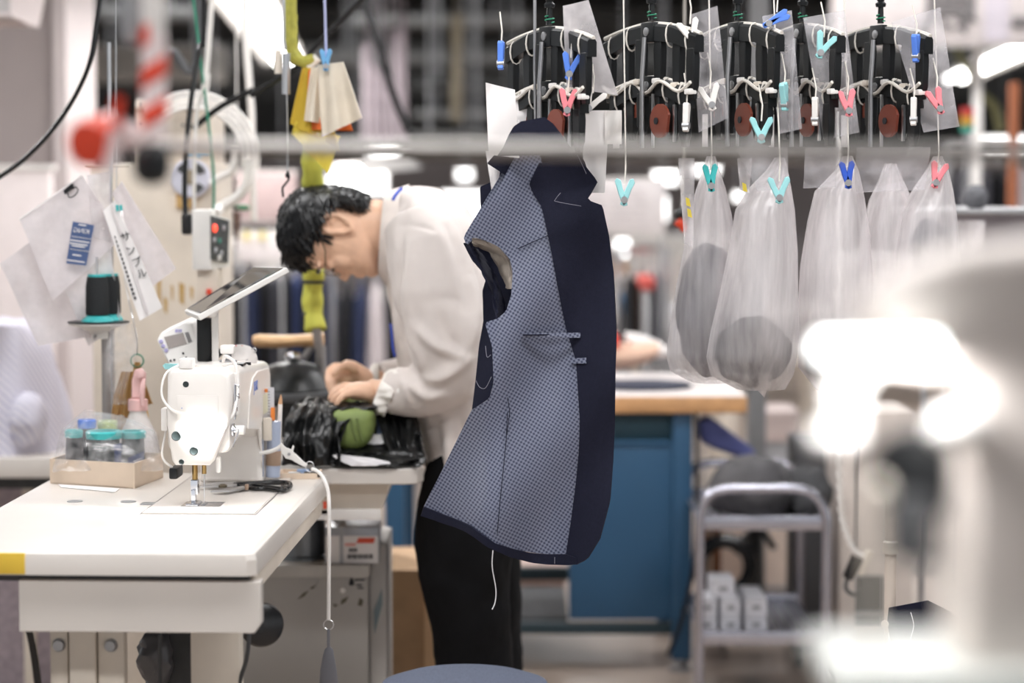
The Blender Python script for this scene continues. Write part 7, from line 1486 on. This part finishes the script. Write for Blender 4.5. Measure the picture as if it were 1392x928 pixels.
for i, (x0, x1, y0, y1, D, mt, lab) in enumerate([(480, 720, 20, 34, 13, MIDS, 'grey overhead duct high in the background'), (410, 700, 72, 84, 14, MIDS, 'slim overhead conveyor duct in the background'), (560, 740, 108, 122, 12.5, DKS, 'dark overhead conveyor beam behind the khaki bundle'), (560, 720, 150, 160, 13.2, MIDS, 'lower overhead conveyor beam in the background'), (300, 520, 60, 95, 15, MIDS, 'wide grey overhead duct behind the luminaire'), (105, 300, 62, 112, 12, mat('duct_taupe', (0.22, 0.2, 0.18), 0.7), 'taupe ventilation duct behind the taped post'), (100, 260, 8, 26, 12.6, MIDS, 'narrow ventilation duct above the taupe duct'), (560, 670, 178, 186, 11.5, MIDS, 'pale service rail above the far racks')]):
    m = MB().rbox(X(x0, D), X(x1, D), D, D + 0.2, Z(y1, D), Z(y0, D), 0.01)
    t = thing('overhead_duct', lab, 'duct', V(((X(x0, D) + X(x1, D)) / 2, D + 0.1, Z(y1, D))))
    obj('duct', m, mt, t)
    for f in (0.2, 0.8): obj('hanger_rod', MB().tube([V((X(x0, D) * (1 - f) + X(x1, D) * f, D + 0.1, Z(y0, D))), V((X(x0, D) * (1 - f) + X(x1, D) * f, D + 0.1, 3.0))], 0.006, 6), DSTEEL, t)
# white boards, notice sheets, shelves far away
def board(px0, px1, py0, py1, D, mt, name, label, cat, th=0.04, stand=True):
    t = thing(name, label, cat, V(((X(px0, D) + X(px1, D)) / 2, D, 0 if stand else Z(py1, D))))
    obj('face', MB().rbox(X(px0, D), X(px1, D), D, D + th, Z(py1, D), Z(py0, D), 0.004), mt, t)
    obj('frame', MB().rbox(X(px0 - 2, D), X(px1 + 2, D), D + 0.005, D + th + 0.01, Z(py0, D), Z(py0 - 4, D), 0.003), WHITE, t)
    obj('frame', MB().rbox(X(px0 - 2, D), X(px1 + 2, D), D + 0.005, D + th + 0.01, Z(py1 + 4, D), Z(py1, D), 0.003), WHITE, t)
    if stand:
        for px in (px0 + 3, px1 - 6): obj('leg', MB().rbox(X(px, D), X(px + 4, D), D + 0.01, D + 0.03, 0, Z(py1, D), 0.002), DSTEEL, t)
    return t
NOTE = mat('notice_white', (0.82, 0.77, 0.77), 0.6)
b = board(770, 905, 246, 316, 8.6, NOTE, 'notice_board', 'white notice board behind the jacket lapel', 'board')
for y in range(258, 310, 9): obj('text_rule', MB().box(X(776, 8.6), X(880, 8.6), 8.597, 8.6, Z(y + 0.8, 8.6), Z(y, 8.6)), mat('rule_grey', (0.6, 0.55, 0.56), 0.7), b)
board(318, 400, 236, 300, 8.8, mat('dusty_pink', (0.60, 0.46, 0.45), 0.7), 'notice_board', 'dusty pink board behind the control box', 'board')
board(322, 384, 318, 352, 8.0, NOTE, 'notice_board', 'small white notice board with yellow notes', 'board')
for px in (328, 350): tag(obj('sticky_note', MB().box(X(px, 7.98), X(px + 9, 7.98), 7.975, 7.985, Z(326, 7.98), Z(314, 7.98)), mat('sticky_yellow', (0.75, 0.65, 0.25), 0.7)), 'yellow sticky note on the small white notice board', 'note', 'yellow sticky notes')
board(600, 660, 300, 400, 9.8, NOTE, 'notice_board', 'tall white sheet behind the man\'s shoulder', 'board')
# lit light boxes and lamps in the distance
GLOW = mat('glowing_panel', (1, 1, 1), 0.5, var=0, emit=(1, 0.99, 0.98), estr=2.6)
def lightbox(px0, px1, py0, py1, D, label):
    t = thing('lamp_panel', label, 'lamp', V(((X(px0, D) + X(px1, D)) / 2, D, Z(py1, D))))
    obj('housing', MB().rbox(X(px0 - 2, D), X(px1 + 2, D), D + 0.01, D + 0.09, Z(py1 + 2, D), Z(py0 - 2, D), 0.006), WHITE, t); obj('diffuser', MB().rbox(X(px0, D), X(px1, D), D, D + 0.012, Z(py1, D), Z(py0, D), 0.004), GLOW, t)
    obj('hanger_wire', MB().tube([V(((X(px0, D) + X(px1, D)) / 2, D + 0.05, Z(py0, D))), V(((X(px0, D) + X(px1, D)) / 2, D + 0.05, 3.0))], 0.003, 6), DSTEEL, t)
for px0, px1, py0, py1, D, lab in [(446, 524, 232, 262, 12, 'bright lamp panel just above the man\'s hair'), (890, 922, 232, 250, 11, 'bright slanted lamp between jacket and bags'), (892, 908, 268, 300, 10.5, 'upright bright lamp beside the notice board'), (838, 856, 326, 348, 11, 'round bright lamp beside the jacket edge'), (622, 640, 230, 244, 13.6, 'small bright lamp above the man\'s back'), (944, 978, 222, 236, 11, 'bright lamp behind the first carrier bag'), (600, 660, 262, 300, 12.0, 'wide bright lamp panel behind the man\'s shoulder'), (278, 300, 272, 286, 9.5, 'small bright lamp behind the control box cables'), (1340, 1400, 188, 202, 15.5, 'long bright lamp behind the rail end'), (1000, 1012, 262, 272, 11, 'tiny bright lamp between two carrier bags'), (500, 540, 204, 222, 11.5, 'slanted bright lamp under the hanging cloths'), (376, 386, 262, 276, 12.8, 'tiny bright lamp beside the man\'s hair')]:
    lightbox(px0, px1, py0, py1, D, lab)
# clutter seen between the jacket and the bags
def carton(px0, px1, py0, py1, D, mt, label, name='carton_stack', cat='box'):
    t = thing(name, label, cat, V(((X(px0, D) + X(px1, D)) / 2, D + 0.15, 0)))
    z0_, z1_ = Z(py1, D), Z(py0, D)
    obj('carton', MB().rbox(X(px0, D), X(px1, D), D, D + 0.3, z0_, z1_, 0.004), mt, t); obj('lid', MB().rbox(X(px0, D) - 0.004, X(px1, D) + 0.004, D - 0.004, D + 0.304, z1_ - 0.03, z1_ + 0.002, 0.003), mt, t)
    obj('stand', MB().rbox(X(px0, D) + 0.01, X(px1, D) - 0.01, D + 0.02, D + 0.28, 0, z0_, 0.004), DSTEEL, t)
for px0, px1, py0, py1, D, c, lab in [(836, 856, 360, 376, 10.3, (0.55, 0.30, 0.12), 'tan carton beyond the jacket edge'), (838, 862, 376, 440, 9.8, (0.78, 0.72, 0.69), 'white carton stack beyond the jacket edge'), (844, 856, 404, 426, 9.0, (0.05, 0.25, 0.55), 'blue carton beyond the jacket edge'), (848, 862, 440, 470, 9.3, (0.55, 0.35, 0.38), 'rose carton beyond the jacket edge'), (874, 890, 378, 394, 8.7, (0.65, 0.12, 0.10), 'red carton among the dark garments'), (888, 930, 330, 420, 11.6, (0.76, 0.70, 0.68), 'white carton stack behind the carrier bags'), (858, 905, 338, 366, 13.4, (0.70, 0.58, 0.52), 'peach carton under the bright lamp'), (892, 930, 420, 480, 9.6, (0.70, 0.68, 0.70), 'pale grey carton behind the first bag'), (1040, 1090, 560, 600, 7.9, (0.52, 0.44, 0.42), 'pinkish carton behind the cart'), (700, 770, 780, 830, 7.6, (0.45, 0.33, 0.29), 'brown carton behind the workbench legs')]:
    carton(px0, px1, py0, py1, D, mat('carton_%d' % px0, c, 0.7), lab)
t = thing('tape_dispenser', 'black and red handle hanging beside the first carrier bag', 'tool', P(925, 320, 5.2))
obj('black_grip', MB().ell(P(926, 291, 5.2), (0.016, 0.012, 0.014), 14, 10), BLACKR, t); obj('red_blade', MB().tube(spline([P(921, 299, 5.2), P(926, 304, 5.2), P(932, 314, 5.2)]), [0.012] * 8 + [0.009] * 4 + [0.005], 10), mat('red_plastic', (0.72, 0.06, 0.02), 0.4), t)
obj('hang_cord', MB().tube([P(927, 284, 5.2), P(930, 210, 5.2), V((X(930, 5.2), 5.2, 3.0))], 0.002, 6), CORD, t)
# far white machines and tables
for i, (px, D, lab) in enumerate([(300, 10.5, 'far white worktable behind the control box'), (700, 12.0, 'far white worktable behind the man'), (930, 10.8, 'far white worktable behind the carrier bags'), (1250, 8.2, 'far white worktable behind the foreground machine')]):
    t = thing('worktable', lab, 'table', V((X(px, D), D, 0)))
    obj('table_top', MB().rbox(X(px, D) - 0.7, X(px, D) + 0.7, D, D + 0.6, 0.71, 0.75, 0.004), WTOP, t)
    for sx in (-0.65, 0.6):
        for sy in (0.03, 0.52): obj('leg', MB().rbox(X(px, D) + sx, X(px, D) + sx + 0.05, D + sy, D + sy + 0.05, 0, 0.71, 0.003), CREAM, t)
    k = thing('sewing_machine', lab.replace('far white worktable', 'distant white sewing machine on the table'), 'sewing machine', V((X(px, D), D + 0.3, 0.751)))
    x = X(px, D)
    obj('bed', MB().rbox(x - 0.25, x + 0.25, D + 0.2, D + 0.4, 0.751, 0.79, 0.01), WHITE, k); obj('pillar', MB().rbox(x + 0.12, x + 0.25, D + 0.23, D + 0.37, 0.79, 1.0, 0.015), WHITE, k); obj('arm', MB().rbox(x - 0.24, x + 0.25, D + 0.24, D + 0.36, 0.96, 1.08, 0.02), WHITE, k); obj('needle_head', MB().rbox(x - 0.24, x - 0.16, D + 0.25, D + 0.35, 0.88, 1.0, 0.012), WHITE, k); obj('hand_wheel', MB().lathe([(0.05, 0), (0.06, 0.01), (0.05, 0.03)], V((x + 0.25, D + 0.3, 1.0)), 18, (1, 0, 0)), BLACKP, k)
# steel shelf edge behind the bags
D = 5.6
t = thing('steel_shelf', 'horizontal steel shelf edge behind the last carrier bag', 'shelf', V((X(1360, D), D, 0)))
obj('shelf_board', MB().rbox(X(1250, D), X(1500, D), D, D + 0.4, Z(292, D), Z(284, D), 0.003), DSTEEL, t)
obj('back_sheet', MB().rbox(X(1290, D), X(1500, D), D + 0.38, D + 0.4, Z(470, D), Z(292, D), 0.003), mat('lilac_grey_sheet', (0.48, 0.46, 0.52), 0.5), t)
for px in (1290, 1480): obj('upright', MB().rbox(X(px, D), X(px + 8, D), D + 0.3, D + 0.33, 0, Z(284, D), 0.003), DSTEEL, t)
lump('fabric_roll', 1312, 1342, 252, 284, D + 0.1, 0.05, mat('slate_fabric', (0.10, 0.10, 0.11), 0.8), 'dark slate fabric roll on the steel shelf edge', 0.008, 2)
# lettered sign
D = 9.0
b = board(1130, 1500, -120, 60, D, mat('sign_white', (0.52, 0.47, 0.46), 0.6), 'hanging_sign', 'large white hanging sign with grey Japanese characters', 'sign', 0.03, False)
GREYL = mat('sign_letter_grey', (0.13, 0.12, 0.12), 0.6)
text('sign_character', '意', P(1292, 11, D - 0.004), 0.27, GREYL, b, bold=0.006)
for x0, x1, y0, y1 in ((1376, 1420, 23, 38),): obj('sign_stroke', MB().box(X(x0, D), X(x1, D), D - 0.006, D, Z(y1, D), Z(y0, D)), GREYL, b)
obj('sign_strip', MB().box(X(1338, D), X(1372, D), D - 0.002, D, Z(56, D), Z(-100, D)), mat('sign_lilac', (0.46, 0.42, 0.46), 0.6), b)
for px in (1140, 1490): obj('sign_rod', MB().tube([V((X(px, D), D + 0.02, Z(-118, D))), V((X(px, D), D + 0.02, 3.0))], 0.006, 6), DSTEEL, b)
for px in (1332,): tag(obj('white_post', MB().rbox(X(px, D), X(px + 12, D), D + 0.1, D + 0.14, 0, Z(56, D), 0.003), WHITE), 'white post under the lettered sign', 'post')
tag(obj('olive_hose', ringed([V((P(1290, 0, 9.4).x, 9.4, 3.0)), P(1290, -100, 9.4), P(1302, 62, 9.3), P(1316, 92, 9.2), P(1332, 126, 9.2), P(1352, 146, 9.2), P(1360, 178, 9.2)], 0.017), mat('olive_foam', (0.20, 0.19, 0.09), 0.8)), 'olive foam wrapped hose below the lettered sign', 'hose')
t = thing('signal_tower', 'stacked red amber green signal lamp below the sign', 'signal lamp', V((P(1315, 0, 8.0).x, 8.0, Z(190, 8.0))))
for y0, y1, c in ((146, 157, (0.75, 0.06, 0.06)), (158, 170, (0.80, 0.42, 0.04)), (171, 180, (0.02, 0.42, 0.32))): obj('lens_segment', MB().tube([P(1315, y1, 8.0), P(1315, y0, 8.0)], 0.022, 14), mat('signal_%d' % y0, c, 0.3), t)
obj('mast', MB().tube([V((P(1315, 0, 8.0).x, 8.0, 0)), P(1315, 180, 8.0)], 0.01, 8), DSTEEL, t)
tag(obj('orange_post', MB().rbox(X(1376, 8.5), X(1388, 8.5), 8.5, 8.54, 0, Z(112, 8.5), 0.003), mat('rust_orange', (0.42, 0.14, 0.06), 0.6)), 'rust orange post behind the olive hose', 'post')
